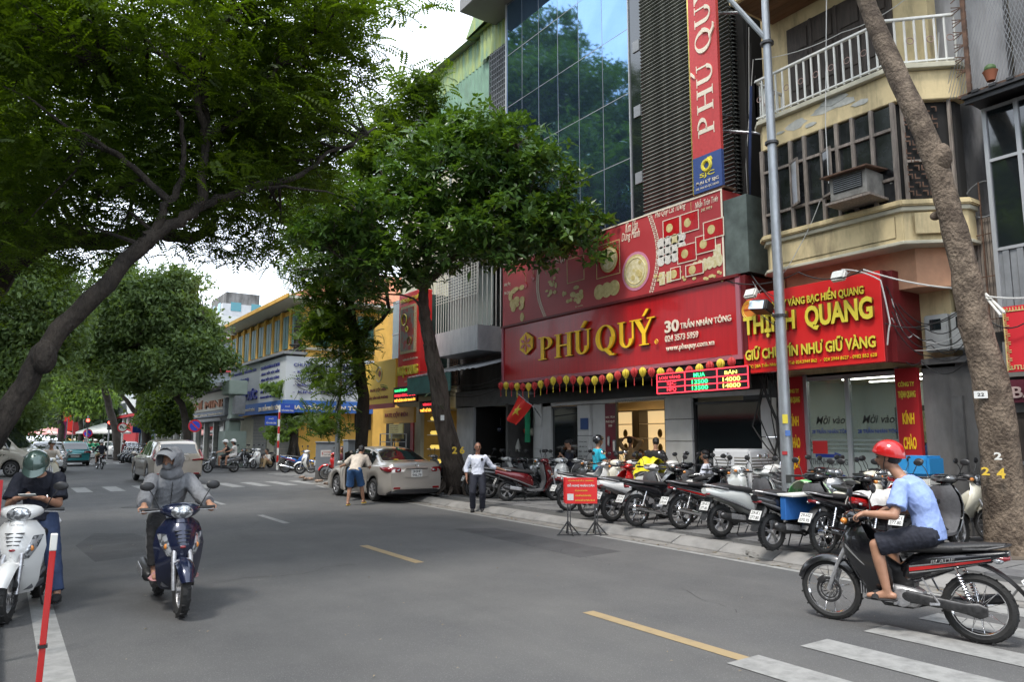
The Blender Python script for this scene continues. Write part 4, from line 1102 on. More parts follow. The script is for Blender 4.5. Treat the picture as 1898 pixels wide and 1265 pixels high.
sf=MB();sf.bb(11.9,14.2,18.2,20.6,16.25,16.7);sf.bb(12.3,14.2,13.4,18.2,16.6,17.0);sf.build('roof_soffit',mat('soffit',(.22,.22,.22),.6),B,bevel=.02)
sm=MB();sm.box((13.0,11.64,0),(.085,2.85,.022),(0,.5,0));sm.box((14.2,10.17,0),(2.35,.085,.022),(.5,0,0));sm=sm.mesh('louvre_slat');sm.materials.append(slatm)
z=7.0;nsl=0
while z<17.3:
    o=bpy.data.objects.new('louvre_slat',sm);COL.objects.link(o);o.parent=B;o.location= (0,0,z);z+=.098;nsl+=1
MB().bb(13.05,13.1,10.2,13.07,6.0,18).build('louvre_backing',slatd,B)
for y in (10.9,12.2):MB().bb(13.0,13.05,y-.02,y+.02,6.6,17.5).build('louvre_post',slatd,B)
for z in (8.6,11.4,14.2):MB().tube([(12.6,10.6,z+.0),(12.95,9.6,z-.35),(13.4,9.0,z-.6)],.03,8).build('sign_bracket',galv,B)
# shopfront
front=MB()
front.bb(12.9,13.1,17.25,17.75,.12,2.98).bb(12.9,13.1,16.9,17.25,.12,2.75)
front.build('pillar_panel',panelw,B)
def panel_pillar(y0,y1,X=12.88,z1=2.72,n=4):
    for k in range(n):
        a=.13+ (z1-.13) *k/n;b=.13+ (z1-.13) * (k+1) /n-.015
        MB().bb(X,13.1,y0,y1,a,b).build('panel',panelw,B,bevel=.006)
panel_pillar(17.3,17.62,12.84,2.7,4);panel_pillar(15.15,15.66,12.86,2.62,3);panel_pillar(14.62,15.13,12.95,2.62,1);panel_pillar(11.6,12.42,12.86,2.66,5);panel_pillar(9.45,9.72,12.84,2.55,3)
MB().bb(12.9,13.1,9.7,17.3,2.62,2.98).build('fascia',panelw,B);MB().bb(12.92,13.1,15.64,17.3,.12,.5).bb(12.92,13.1,9.72,11.6,.12,.55).build('plinth',panelw,B)
MB().bb(12.97,13.0,15.66,17.28,.5,2.6).build('shop_window',glassd,B);MB().bb(12.97,13.0,9.72,11.6,.55,2.52).build('shop_window',glassd,B)
fr=MB()
for (a,b,c_,d) in ((15.66,17.28,.5,2.6),(9.72,11.6,.55,2.52)):
    fr.bb(12.93,12.975,a,a+.05,c_,d).bb(12.93,12.975,b-.05,b,c_,d).bb(12.93,12.975,a,b,d-.05,d)
fr.build('window_frame',blackp,B)
MB().bb(12.05,12.95,9.5,18.0,3.1,3.26).build('canopy_soffit',blackw,B)
MB().bb(12.85,12.95,9.6,17.9,2.72,3.0).build('fascia_black',blackw,B)
MB().bb(12.92,12.96,14.18,14.6,.14,2.6).build('promo_banner',mat('promo_maroon',(.12,.012,.02),.4,col2=(.2,.02,.03),scale=1),B)
lettering('BẠC TÍCH',MS(12.91,14.56,2.22),.34,.07,creaml,B,.01,.003);lettering('PHÚ QUÝ',MS(12.91,14.56,2.1),.34,.08,creaml,B,.01,.003);lettering('999',MS(12.91,14.46,2.0),.14,.06,creaml,B,.01,.003)
for (y,z,s) in ((14.5,1.5,.8),(14.3,1.35,.95)):
    MB().bb(12.885,12.915,y-.13*s,y,z,z+.34*s).build('printed_bar',metalg,B,bevel=.02);MB().bb(12.875,12.886,y-.10*s,y-.03*s,z+.04,z+.3*s).build('printed_ingot',silverp,B,bevel=.008)
MB().bb(12.83,12.86,15.2,15.5,1.95,2.25).build('blue_notice',mat('notice_blue',(.03,.07,.2),.4),B)
q=MB().bb(12.83,12.86,15.18,15.62,.95,1.75).build('opening_notice',panelw,B)
for k,tx in enumerate(('THÔNG BÁO','GIỜ MỞ CỬA','8h00 - 12h00','13h30 - 17h30','CHỦ NHẬT NGHỈ')):lettering(tx,MS(12.828,15.58,1.6-k*.13),.36,.05,inkm,B,.0,.002)
MB().bb(12.93,13.1,11.6,12.42,.13,2.66).bb(12.99,13.1,14.62,15.66,.13,2.62).build('pillar_core',concg,B)
MB().bb(12.9,12.96,12.42,12.47,.14,2.66).bb(12.9,12.96,14.13,14.18,.14,2.66).bb(12.9,12.96,12.42,14.18,2.62,2.68).build('door_frame',mat('bronze_frame',(.1,.085,.06),.4,.6),B)
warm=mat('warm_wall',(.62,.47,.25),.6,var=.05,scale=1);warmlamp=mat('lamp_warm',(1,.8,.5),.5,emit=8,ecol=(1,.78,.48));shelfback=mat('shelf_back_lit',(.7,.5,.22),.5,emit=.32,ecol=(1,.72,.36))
rm=MB();rm.bb(15.1,15.2,12.0,17.2,.13,2.9).bb(13.1,15.1,17.1,17.2,.13,2.9).bb(13.1,15.1,12.0,12.1,.13,2.9).build('interior_wall',warm,B)
MB().bb(13.1,15.1,12.1,17.1,2.8,2.9).build('interior_ceiling',mat('ceiling_white',(.7,.62,.5),.7),B);MB().bb(13.0,15.1,12.1,17.1,.12,.15).build('interior_floor',mat('floor_tile',(.3,.27,.22),.2),B)
for y in (12.6,13.4,14.2,15.2):
    for x in (13.6,14.5):MB().cyl((x,y,2.765),(x,y,2.795),.07,12).build('ceiling_lamp',warmlamp,B)
for y0 in (12.6,14.05,15.42):
    sh=facade('display_shelf',{12.6:'lit wooden display shelf hidden right of the doorway',14.05:'lit wooden display shelf in the right half of the doorway',15.42:'lit wooden display shelf behind the figure with raised arms'}[y0],(14.78,y0,0),'shelf')
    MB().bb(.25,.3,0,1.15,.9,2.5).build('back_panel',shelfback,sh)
    k=MB().bb(-.1,.25,0,.03,.15,2.5).bb(-.1,.25,1.12,1.15,.15,2.5).bb(-.1,.25,0,1.15,2.47,2.5).bb(-.1,.25,0,1.15,.15,.9);k.build('carcass',mat('shelf_frame',(.08,.06,.04),.4),sh)
    for z in (1.3,1.7,2.1):MB().bb(-.1,.25,.03,1.12,z,z+.02).build('shelf_board',creaml,sh)
    for z in (1.32,1.72):MB().ell((.08,.5,z+.13),(.03,.09,.12),12,8).build('gold_ornament',gold,sh,smooth=True)
# ===== signs of the gold shop
hx=XP(980,635,11.9)
S=thing('shop_sign','big glossy red shop sign with yellow letters PHÚ QUÝ and a gold hexagon emblem','sign')
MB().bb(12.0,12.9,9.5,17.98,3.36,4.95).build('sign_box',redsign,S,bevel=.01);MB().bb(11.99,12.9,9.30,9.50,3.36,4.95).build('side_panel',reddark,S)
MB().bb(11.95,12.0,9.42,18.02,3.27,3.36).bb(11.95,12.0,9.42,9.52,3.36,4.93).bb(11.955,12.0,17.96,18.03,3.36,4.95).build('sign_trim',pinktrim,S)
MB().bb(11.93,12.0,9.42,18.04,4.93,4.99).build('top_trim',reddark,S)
LH,LT=3.84,4.42
def glyph(ops,y_left,w,name,m=yel,X=11.93,zb=3.82,h=.62,depth=.05,S=S,side=gold):
    """ops in unit box (0..1 wide, 0..1 high); each polygon a little prouder than the last"""
    for mm,t0,t1 in ((side,.0,depth),(m,depth,depth+.012)):
        mb=MB()
        for k,poly in enumerate(ops):
            mb.prism(poly,t0,t1+ (.0015*k if t0 else 0),lambda u,v,d:(X+.06-d,y_left-u*w,zb+v*h))
        mb.build(name,mm,S)
def ringpoly(cx,cy,rx,ry,tx,ty,a0,a1,n=20):
    out= [];inn= []
    for i in range(n+1):
        a=R(a0+ (a1-a0) *i/n);out.append((cx+rx*math.cos(a),cy+ry*math.sin(a)));inn.append((cx+ (rx-tx) *math.cos(a),cy+ (ry-ty) *math.sin(a)))
    return [[out[i],out[i+1],inn[i+1],inn[i]] for i in range(n)]
def rp(x0,x1,y0,y1):return [(x0,y0),(x1,y0),(x1,y1),(x0,y1)]
G_P= [rp(.18,.38,0,1),rp(.02,.54,0,.045),rp(.02,.18,.955,1)] +ringpoly(.42,.72,.5,.28,.2,.05,-90,90) + [rp(.37,.43,.44,.49),rp(.37,.43,.95,1)]
G_H= [rp(.1,.28,0,1),rp(.72,.9,0,1),rp(.27,.73,.46,.53),rp(0,.38,0,.04),rp(.62,1,0,.04),rp(0,.38,.96,1),rp(.62,1,.96,1)]
G_U= [rp(.1,.29,.3,1),rp(.78,.86,.3,1),rp(0,.4,.96,1),rp(.66,.98,.96,1)] +ringpoly(.48,.32,.38,.33,.19,.06,180,360)
G_Q=ringpoly(.5,.5,.5,.52,.19,.05,0,360,32) + [[(.42,.06),(.62,.10),(.85,-.14),(1.05,-.16),(1.0,-.22),(.78,-.22)]]
G_Y= [[(.02,.97),(.28,.97),(.58,.5),(.42,.42)],[(.88,.97),(.96,.97),(.60,.42),(.50,.5)],rp(.42,.60,0,.5),rp(.26,.76,0,.04),rp(-.04,.4,.955,1),rp(.7,1.1,.955,1)]
ACC= [[(.45,1.08),(.58,1.08),(.82,1.32),(.68,1.34)]]
yy= [XP(px,640,11.95).y for px in (1000,1034,1062,1096,1137,1170,1213)]
gl= [(G_P,16.18,.68,'letter_P',0),(G_H,15.44,.74,'letter_H',0),(G_U+ACC,14.62,.66,'letter_U',0),(G_Q,13.76,.68,'letter_Q',0),(G_U,12.98,.62,'letter_U',0),(G_Y+ACC,12.42,.60,'letter_Y',0)]
for ops,y0,w,nm,_ in gl:glyph(ops,y0,w,nm)
hexa= [(.5,1),(.95,.74),(.95,.26),(.5,0),(.05,.26),(.05,.74)]
glyph([hexa],17.08,.68,'emblem_hexagon',yel,11.93,4.03,.64)
mb=MB()
for k in range(6):
    a0=hexa[k];a1=hexa[(k+1) %6];mid= ((a0[0] +a1[0]) /2,(a0[1] +a1[1]) /2);c0= (.5,.5)
    def L_(p,q,t):return (p[0] + (q[0] -p[0]) *t,p[1] + (q[1] -p[1]) *t)
    for s0 in (a0,a1):
        mb.prism([L_(c0,s0,.06),L_(L_(c0,s0,.55),L_(c0,mid,.55),.62),L_(c0,s0,.80),L_(L_(c0,s0,.5),mid,.0)],.07,.078,lambda u,v,d:(11.98-d+.004,17.08-u*.68,4.03+v*.64))
mb.build('emblem_star',redsign,S)
MB().torus((11.93,11.72,3.86),.05,.008,16,4,ax='x').build('registered_ring',yel,S);lettering('R',MS(11.925,11.745,3.83),.05,.06,yel,S,.02,.006)
lettering('30',MS(11.97,11.48,4.02),.42,.27,creaml,S,.03,.02);lettering('TRẦN NHÂN TÔNG',MS(11.97,11.02,4.06),1.36,.20,creaml,S,.015,.02)
lettering('024 3573 5959',MS(11.97,11.48,3.82),.95,.14,creaml,S,.01,.02);lettering('www.phuquy.com.vn',MS(11.97,11.46,3.58),1.35,.16,creaml,S,.01,.02)
# picture banner above
Bn=thing('picture_banner','dusty red picture banner with gold coins and medallions above the big red shop sign','banner')
MB().bb(11.98,12.9,9.8,18.0,5.0,6.86).build('banner_face',redflat,Bn);MB().bb(11.97,11.98,9.78,9.82,4.99,6.87).bb(11.965,11.98,9.8,18.0,6.84,6.87).build('banner_edge',creaml,Bn)
MB().bb(12.0,12.96,9.2,9.78,5.0,6.6).build('grey_side_box',mat('dull_green_glass',(.09,.11,.10),.35,var=.4,scale=2),Bn)
BX=11.975
def disc(c,r,m,name='printed_coin',ry=None,t=.006,n=24,X=BX):
    poly= [(r*math.cos(2*math.pi*i/n),(ry or r) *math.sin(2*math.pi*i/n)) for i in range(n)]
    return MB().prism(poly,0,t,lambda u,v,d:(X-d,c[0] -u,c[1] +v)).build(name,m,Bn)
def bpt(px,py):return YZ(px,py,12)
for px,py,r,ok in ((1180,503,.40,1),(1130,482,.32,1)):
    c=bpt(px,py);disc(c,r*1.16,pinkp if px==1180 else redsign,t=.004);disc(c,r,golddisc,'printed_medallion',t=.008);disc(c,r*.9,goldlite,'printed_medallion',t=.011)
    MB().torus((BX-.012,c[0],c[1]),r*.78,.012,24,4,ax='x').build('coin_ring',golddisc,Bn)
    for k in range(9):disc((c[0] +r*random.uniform(-.5,.5),c[1] +r*random.uniform(-.5,.5)),r*random.uniform(.08,.2),golddisc,'coin_relief',t=.013+.001*k,n=9)
for k in range(3):disc(bpt(1112+14*k,542-4*k),.19,golddisc,t=.006+.003*k)
for i in range(4):
    for j in range(3):disc(bpt(1227+12.5*i,452-4.0*i+16*j),.125,goldlite if (i,j) == (2,0) else silverp,'silver_coin',n=14)
for px,py,n_,r in ((1031,535,9,.17),(1064,545,12,.2),(960,560,14,.28),(1030,510,6,.12)):
    for k in range(n_):
        c=bpt(px+random.uniform(-16,16) * (1 if px>1000 else .8),py+random.uniform(-12,14) * (1 if px>1000 else 2.2));disc(c,r*random.uniform(.25,.6),golddisc,'printed_ornament',ry=r*random.uniform(.2,.5),t=.004+.001*k,n=9)
for k in range(6):disc(bpt(1290+k*9,497-k*3),.09,goldlite,'printed_bead',ry=.14,t=.004+.0012*k,n=12)
for k in range(26):disc(bpt(random.uniform(1215,1342),520- (random.random() **1.5) *16),random.uniform(.03,.07),golddisc,'printed_nugget',ry=.035,t=.003+.0006*k,n=7)
for qi,(px,py,w,h) in enumerate(((1246,422,.52,.42),(1280,412,.52,.44),(1275,470,.55,.4),(1310,452,.55,.4),(1325,425,.55,.4),(1255,508,.3,.3),(1290,500,.5,.26),(1020,440,.6,.6),(1130,482,.86,.84),(1070,500,.7,.66))):
    c=bpt(px,py);fr=MB();t=.018;BX=11.975-qi*.004
    fr.bb(BX-.006,BX,c[0] -w/2,c[0] +w/2,c[1] +h/2-t,c[1] +h/2).bb(BX-.006,BX,c[0] -w/2,c[0] +w/2,c[1] -h/2,c[1] -h/2+t).bb(BX-.006,BX,c[0] -w/2,c[0] -w/2+t,c[1] -h/2+t,c[1] +h/2-t).bb(BX-.006,BX,c[0] +w/2-t,c[0] +w/2,c[1] -h/2+t,c[1] +h/2-t)
    fr.build('printed_frame',creaml if w<.6 else golddisc,Bn)
    if w<.6:MB().bb(BX-.003,BX-.0005,c[0] -w/2+.03,c[0] +w/2-.03,c[1] -h/2+.03,c[1] +h/2-.03).build('printed_card',redsign,Bn);disc((c[0] +.06,c[1]),.1,golddisc,'card_rosette',t=.005,n=14,X=BX)
BX=11.975
for (px,py,w,h) in ((1229,517,.18,.30),(1242,514,.16,.26),(1331,466,.2,.28)):
    c=bpt(px,py);MB().bb(BX-.012,BX,c[0] -w/2,c[0] +w/2,c[1] -h/2,c[1] +h/2).build('printed_ingot',goldlite,Bn,bevel=.01)
for k in range(44):   # curved key-pattern ribbons
    for (pa,pb) in (((1205,398),(1207,548)),((1000,500),(1012,588))):
        u=k/43;bow=math.sin(u*math.pi) * (.26 if pa[0] >1100 else-.18);a=bpt(*pa);b=bpt(*pb);c= (a[0] + (b[0] -a[0]) *u-bow,a[1] + (b[1] -a[1]) *u)
        q=MB();s=.032;yo=.05 if k%2 else-.05
        q.bb(BX-.005,BX,c[0] -.06,c[0] +.06,c[1] -.006,c[1] +.006);q.bb(BX-.0048,BX,c[0] +yo-.01,c[0] +yo+.01,c[1] -s*.8,c[1] +s*.8)
        if k%2:q.build('key_pattern',creaml,Bn)
        else:q.build('key_pattern',creaml,Bn)
for body,px,py,w,h,sh in (('Kim Đàn',1161,431,.42,.26,.3),('Dũng Mãnh',1154,452,.62,.28,.3),('Phú Quý Cát Tường',1216,407,.92,.2,.3),('Nhẫn Tròn Trơn',1290,386,.62,.18,.3),('24K 999.9',1301,392,.3,.07,0),('Phú Quý',1030,492,.45,.2,.3),('PHÚ QUÝ',939,497,.5,.12,0),('Bản Sao Phúc Lộc',942,510,.42,.1,.2),('Tượng Vàng',936,532,.33,.12,.3),('Phú Quý',936,548,.3,.12,.3),('Bộ: Kim Đàn',1068,570,.3,.05,0)):
    y,z=bpt(px,py);lettering(body,MS(BX-.002,y,z-.02),w,h,creaml if h>.1 else goldlite,Bn,.0,.004,sh)
for px,py in ((1283,404),(990,515),(976,530)):
    c=bpt(px,py);q=MB();q.ell((BX-.004,c[0],c[1]),(.008,.08,.1),12,8);q.build('printed_lantern',redsign,Bn);MB().bb(BX-.004,BX,c[0] -.004,c[0] +.004,c[1] +.1,c[1] +.35).build('lantern_string',golddisc,Bn)
# vertical hanging sign
V=thing('hanging_sign','tall vertical red and blue hanging sign with gold edge, reading PHÚ QUÝ and SJC','sign',(0,0,0))
vx=12.0;zt=13.0
MB().bb(vx,vx+.08,9.78,10.55,7.75,zt).build('red_face',mat('sign_red_mesh',(.50,.05,.05),.5,var=.08,scale=14),V)
MB().bb(vx,vx+.08,9.78,10.55,6.95,7.75).build('blue_face',mat('sign_blue',(.035,.07,.22),.5),V)
MB().bb(vx+.02,vx+.4,10.55,10.6,6.95,zt).build('gold_edge',mat('gold_foil',(.75,.6,.18),.25,.8,var=.3,scale=3),V);MB().bb(vx+.02,vx+.4,9.76,10.56,6.9,6.95).build('sign_underside',rust,V)
vt=lambda body,y,z,w,h,m,b=.0:lettering(body,Matrix(((0,0,-1,vx-.002),(0,1,0,y),(1,0,0,z),(0,0,0,1))) if False else MS(vx-.004,y,z),w,h,m,V,b,.006)
# letters turned a quarter so the word climbs the sign
MT=Matrix(((0,0,-1,vx-.012),(0,1,0,0),(1,0,0,0),(0,0,0,1)))
def vglyph(ops,z0,w,name,h=.55):
    mb=MB()
    for k,poly in enumerate(ops):mb.prism(poly,0,.008+.001*k,lambda u,v,d:(vx-d,9.93+v*h,z0+u*w))
    mb.build(name,creaml,V)
# up the wall means text x -> +Z and text y -> +Y (towards the left of the picture)
z0=8.15
for ops,w,nm,gap in ((G_P,.48,'letter_P',.06),(G_H,.56,'letter_H',.06),(G_U+ACC,.52,'letter_U',.22),(G_Q,.56,'letter_Q',.07),(G_U,.52,'letter_U',.05),(G_Y+ACC,.5,'letter_Y',.2)):
    vglyph(ops,z0,w,nm,.44);z0+=w+gap
mb=MB();mb.prism([(.28*math.cos(k*math.pi/3),.28*math.sin(k*math.pi/3)) for k in range(6)],0,.008,lambda u,v,d:(vx-d,10.16+u*.85,12.35+v));mb.build('emblem_hexagon',creaml,V)
mb=MB()
for k in range(6):a=k*math.pi/3+math.pi/6;mb.prism([(.03*math.cos(a),.03*math.sin(a)),(.13*math.cos(a-.45),.13*math.sin(a-.45)),(.21*math.cos(a),.21*math.sin(a)),(.13*math.cos(a+.45),.13*math.sin(a+.45))],.008,.012,lambda u,v,d:(vx-d,10.16+u*.85,12.35+v))
mb.build('emblem_star',redsign,V)
MB().torus((vx-.01,10.17,7.5),.11,.04,24,6,ax='x').build('ring_logo',yel2,V);mb=MB();mb.prism([(-.1,.1),(.1,.1),(.06,.17),(-.06,.17)],0,.02,lambda u,v,d:(vx-d,10.09-u*.8,7.5+v));mb.prism([(-.1,.1),(0,-.0),(.1,.1)],0,.018,lambda u,v,d:(vx-d,10.09-u*.8,7.5+v));mb.build('diamond_logo',yel2,V)
vt('SJC',10.37,7.24,.4,.12,yel2,.02);vt('ĐẠI LÝ SJC',10.48,7.10,.62,.10,creaml,.02);vt('HS: HN 03-SJC LEAD',10.48,7.0,.62,.06,creaml,.0)
MB().tube([(vx+.1,10.1,12.9),(13,10.6,13.2)],.03,8).tube([(vx+.1,10.1,8.7),(13,10.3,8.9)],.03,8).build('wall_bracket',galv,V)
# LED price board
Lb=thing('price_board','black LED price board with red grid lines and green prices above the shop window','sign',(11.7,0,0))
MB().bb(0,.08,9.1,11.5,2.66,3.1).build('board',blackw,Lb)
ledr=mat('led_red',(1,.05,.08),.5,emit=1.1,ecol=(1,.03,.05));ledg=mat('led_green',(.05,1,.3),.5,emit=1.0,ecol=(.05,1,.25));ledy=mat('led_yellow',(1,.9,.2),.5,emit=1.0,ecol=(1,.85,.12));ledo=mat('led_orange',(1,.4,.05),.5,emit=1.6,ecol=(1,.35,.04))
g=MB()
for z in (2.67,2.80,2.93,3.09):g.bb(-.012,0,9.1,11.5,z-.01,z+.01)
for y in (9.1,9.85,10.7,11.5):g.bb(-.011,0,y-.01,y+.01,2.67,3.09)
g.build('led_grid',ledr,Lb)
def lt(b,y,z,w,m,h=.085):lettering(b,MS(-.013,y,z),w,h,m,Lb,.01,.004)
lt('LOẠI VÀNG',11.42,2.96,.6,ledr);lt('MUA',10.45,2.96,.3,ledg);lt('BÁN',9.65,2.96,.3,ledy)
lt('SJC',11.2,2.82,.26,ledr);lt('13500',10.5,2.82,.42,ledg);lt('14000',9.7,2.82,.42,ledy)
lt('NPQ',11.2,2.695,.26,ledr);lt('13500',10.5,2.695,.42,ledg);lt('14000',9.7,2.695,.42,ledy)
# lanterns on a string
lr=mat('lantern_red',(.45,.03,.03),.6);ly=mat('lantern_yellow',(.62,.48,.04),.6)
def lantern(loc,m,label):
    t=thing('lantern',label,'lantern',loc,random.uniform(0,3),'lanterns strung above the shopfront')
    q=MB();n=10;rings= []
    for i in range(9):
        u=i/8;rr=.024+.052*math.sin(math.pi*u**.8);z=.11-.22*u
        rings.append([(rr* (1+.12*math.cos(n*2*math.pi*j/20)) *math.cos(2*math.pi*j/20),rr* (1+.12*math.cos(n*2*math.pi*j/20)) *math.sin(2*math.pi*j/20),z) for j in range(20)])
    q.rings(rings);q.build('lantern_body',m,t,smooth=True)
    MB().tube([(0,0,-.1),(0,0,-.3)],[.008,.012],6).build('tassel',m,t);MB().tube([(0,0,.1),(0,0,.17)],.004,5).build('hanger',gold,t)
    return t
l0=lantern((0,0,0),lr,'');pr=l0;l1=lantern((0,0,0),ly,'')
NL=31;pts= []
nth= ['leftmost','second','third','fourth','fifth','sixth','seventh','eighth','ninth','tenth','eleventh','twelfth','thirteenth','fourteenth','fifteenth','sixteenth']
for i in range(NL):
    u=i/ (NL-1);y=17.9-u*8.3;z=3.22-.10*math.sin(u*math.pi*3) **2-.02*u;pts.append((11.85,y,z+.16))
    src= (l0,l1)[i%2];kk=i // 2;cname= ('red','yellow')[i%2]
    lab=f'{cname} silk lantern, {nth[kk]} {cname} one counted from the left end of the string' if kk else f'{cname} silk lantern at the left end of the lantern string'
    if i<2:src.location= (11.85,y,z);src['label'] =lab
    else:copy_tree(src,(11.85,y,z),random.uniform(0,3),lab)
tag(MB().tube(pts,.005,5).build('lantern_string',inkm),'thin cord carrying the red and yellow lanterns','cord')
# ===== yellow balcony house
H=facade('balcony_house','peeling cream-yellow house with white railed balcony and dark wooden windows',cat='house')
MB().bb(13.0,22,5.95,9.4,2.9,17).build('wall',yw,H)
def chamfer(mb,x0,xf,y0,y1,z0,z1,c=.75,c2=.2):
    poly= [(x0,y0),(xf+c,y0),(xf,y0+c*.9),(xf,y1-c2),(xf+c2,y1),(x0,y1)]
    return mb.prism(poly,z0,z1,lambda u,v,w:(u,v,w))
q=MB();chamfer(q,13.02,12.0,5.42,8.95,7.34,7.86);q.build('balcony_slab',yw,H,bevel=.012)
q=MB();chamfer(q,13.02,11.9,5.34,9.0,7.86,7.95,.78);q.build('balcony_cap',creamw,H,bevel=.01);
for n_,(c_,s_) in enumerate((((8.0,7.62),.3),((7.4,7.7),.35),((7.0,7.68),.25),((8.35,7.58),.12),((6.7,7.55),.2),((7.7,7.5),.14),((7.2,7.8),.3))):
    MB().prism([(random.uniform(.6,1) *s_*math.cos(a),random.uniform(.3,.6) *s_*.6*math.sin(a)) for a in np.linspace(0,6.0,12)],0,.003+.0015*n_,lambda u,v,d:(11.999-d,c_[0] +u,c_[1] +v)).build('peeled_plaster',ywd,H)
q=MB();chamfer(q,13.02,12.0,5.45,8.9,4.9,5.5);q.build('bay_sill_band',yw,H,bevel=.012)
q=MB();chamfer(q,13.02,11.88,5.36,8.98,5.5,5.6,.8);q.build('sill_cornice',yw,H,bevel=.02);q=MB();chamfer(q,13.02,11.94,5.4,8.94,5.42,5.5,.78);q.build('sill_cornice',creamw,H,bevel=.01)
q=MB();chamfer(q,13.02,11.93,5.4,8.94,4.86,4.92,.78);q.build('lower_moulding',creamw,H,bevel=.01)
MB().bb(11.985,12.0,6.25,8.6,5.0,5.38).build('raised_panel',yw,H,bevel=.012)
MB().prism([(0,0),(.62,0),(.62,.36),(0,.36)],0,.02,lambda u,v,d:(12.08+.7*u-d*.7-.0,5.98-.64*u-d*.7+.0,5.02+v)).build('raised_panel',yw,H,bevel=.01)
q=MB();chamfer(q,13.02,12.35,5.6,8.8,4.2,4.9,.6);q.build('soffit_base',mat('salmon_plaster',(.5,.27,.16),.85,var=.15,scale=3),H)
q=MB();chamfer(q,13.02,12.12,5.55,8.85,5.6,7.34,.68);q.build('bay_dark_core',blackin,H)
# bay windows: frames, muntins, panes
yb= [8.78,8.48,8.15,7.85,7.5,7.2,6.9,6.55,6.18]
for i in range(8):
    a,b=yb[i],yb[i+1]
    for z0,z1,nm in ((5.64,6.0,'pane'),(6.04,6.86,'pane'),(6.9,7.3,'pane')):
        MB().bb(12.03,12.05,b+.025,a-.025,z0,z1).build(nm,glassw,H,rot=(0,0,0))
    MB().bb(11.97,12.07,b-.03,b+.03,5.6,7.34).build('window_post',woodg,H,bevel=.006)
MB().bb(11.97,12.07,8.75,8.82,5.6,7.34).build('window_post',woodg,H);
for z in (6.02,6.88):MB().bb(11.98,12.06,6.18,8.8,z-.025,z+.025).build('window_rail',woodg,H)
# two casements standing open
for yh,ang in ((8.15,-.5),(7.5,-.45)):
    q=MB();w=.3
    q.bb(-.015,.015,-w,0,0,.04).bb(-.015,.015,-w,0,.84,.88).bb(-.015,.015,-.04,0,0,.88).bb(-.015,.015,-w,-w+.04,0,.88)
    c=q.build('open_casement',woodg,H,loc=(11.96,yh,6.02),rot=(0,0,ang));MB().bb(-.004,.004,-w+.04,-.04,.04,.84).build('casement_pane',glassw,c)
# side chamfer with iron fret
gp=MB()
for k in range(5):
    for j in range(11):
        u=.08+k*.12;z=5.7+j*.145
        gp.prism([(u,0),(u+.09,0),(u+.09,.02),(u+.02,.02),(u+.02,.09),(u,.09)] if (k+j) %2 else [(u,.09),(u+.09,.09),(u+.09,.0),(u+.07,.0),(u+.07,.07),(u,.07)],0,.02,lambda a,v,d,z=z:(12.08+.7*a-.7*d,6.12-.62*a-.7*d,z+v))
gp.build('iron_fret',rust,H)
MB().bar((12.13,6.08,5.6),(12.13,6.08,7.34),.05).bar((12.68,5.58,5.6),(12.68,5.58,7.34),.05).bar((12.13,6.08,6.3),(12.68,5.58,6.3),.04).build('chamfer_frame',woodg,H)
# balcony railing
rail= [(11.98,8.85),(11.98,6.2),(12.75,5.42)];zb_,zt_=8.0,8.82
def lerp2(a,b,t):return (a[0] + (b[0] -a[0]) *t,a[1] + (b[1] -a[1]) *t)
for a,b in ((rail[0],rail[1]),(rail[1],rail[2]),((12.9,8.9),rail[0])):
    L=math.dist(a,b);n=max(2,int(L/.15))
    MB().bar((*a,zt_),(*b,zt_),.06,.05).build('hand_rail',whitep,H,bevel=.01);MB().bar((*a,zb_+.04),(*b,zb_+.04),.04,.03).build('bottom_rail',whitep,H)
    for i in range(n+1):
        p=lerp2(a,b,i/n);MB().bar((*p,zb_),(*p,zt_-.02),.028).build('baluster',whitep,H)
        if i<n and i%2==0:
            c=lerp2(a,b,(i+.5) /n);d=Vector((b[0] -a[0],b[1] -a[1],0)).normalized()
            MB().torus((0,0,0),.055,.008,16,5,ax='y').build('iron_ring',mat('ring_paint',(.3,.2,.17),.6),H,loc=(*c,8.42),rot=(0,0,math.atan2(d.y,d.x)))
MB().bb(12.96,13.0,6.55,8.75,7.95,10.2).build('balcony_doors',woodd,H)
for y in (8.2,7.65,7.1):
    MB().bb(12.93,12.97,y-.03,y+.03,7.95,10.2).build('door_post',woodd,H,bevel=.008)
for y in (8.47,7.92,7.37,6.85):
    for z0,z1 in ((8.0,8.7),(8.8,9.55),(9.65,10.1)):MB().bb(12.94,12.965,y-.2,y+.2,z0,z1).build('door_panel',woodd,H,bevel=.02)
MB().bb(11.7,13.0,5.6,9.2,10.55,10.9).build('upper_slab',yw,H,bevel=.02)
for k in range(8):MB().bb(11.8+k*.15,11.94+k*.15,5.7,9.1,10.52,10.548).build('soffit_board',mat('soffit_wood',(.14,.07,.035),.6,var=.3,scale=4,stretch=(1,.3,1)),H)
# air conditioner box on the bay
ac=thing('window_air_conditioner','rusty old window air conditioner jutting from the wooden bay window','air conditioner',(11.75,6.75,5.75))
MB().bb(-.25,.35,-.33,.33,0,.42).build('casing',mat('ac_old',(.2,.19,.17),.7,var=.3,scale=5),ac,bevel=.01);MB().bb(-.262,-.25,-.26,.26,.12,.38).build('grille',blackp,ac)
for k in range(7):MB().bb(-.275,-.26,-.25,.25,.14+k*.035,.15+k*.035).build('louvre',metalg,ac)
MB().bb(-.35,.4,-.42,.42,.44,.465).build('rain_cover',rust,ac,rot=(0,-.08,0));MB().bb(-.3,.35,-.4,.4,-.06,-.02).build('bracket',woodg,ac)
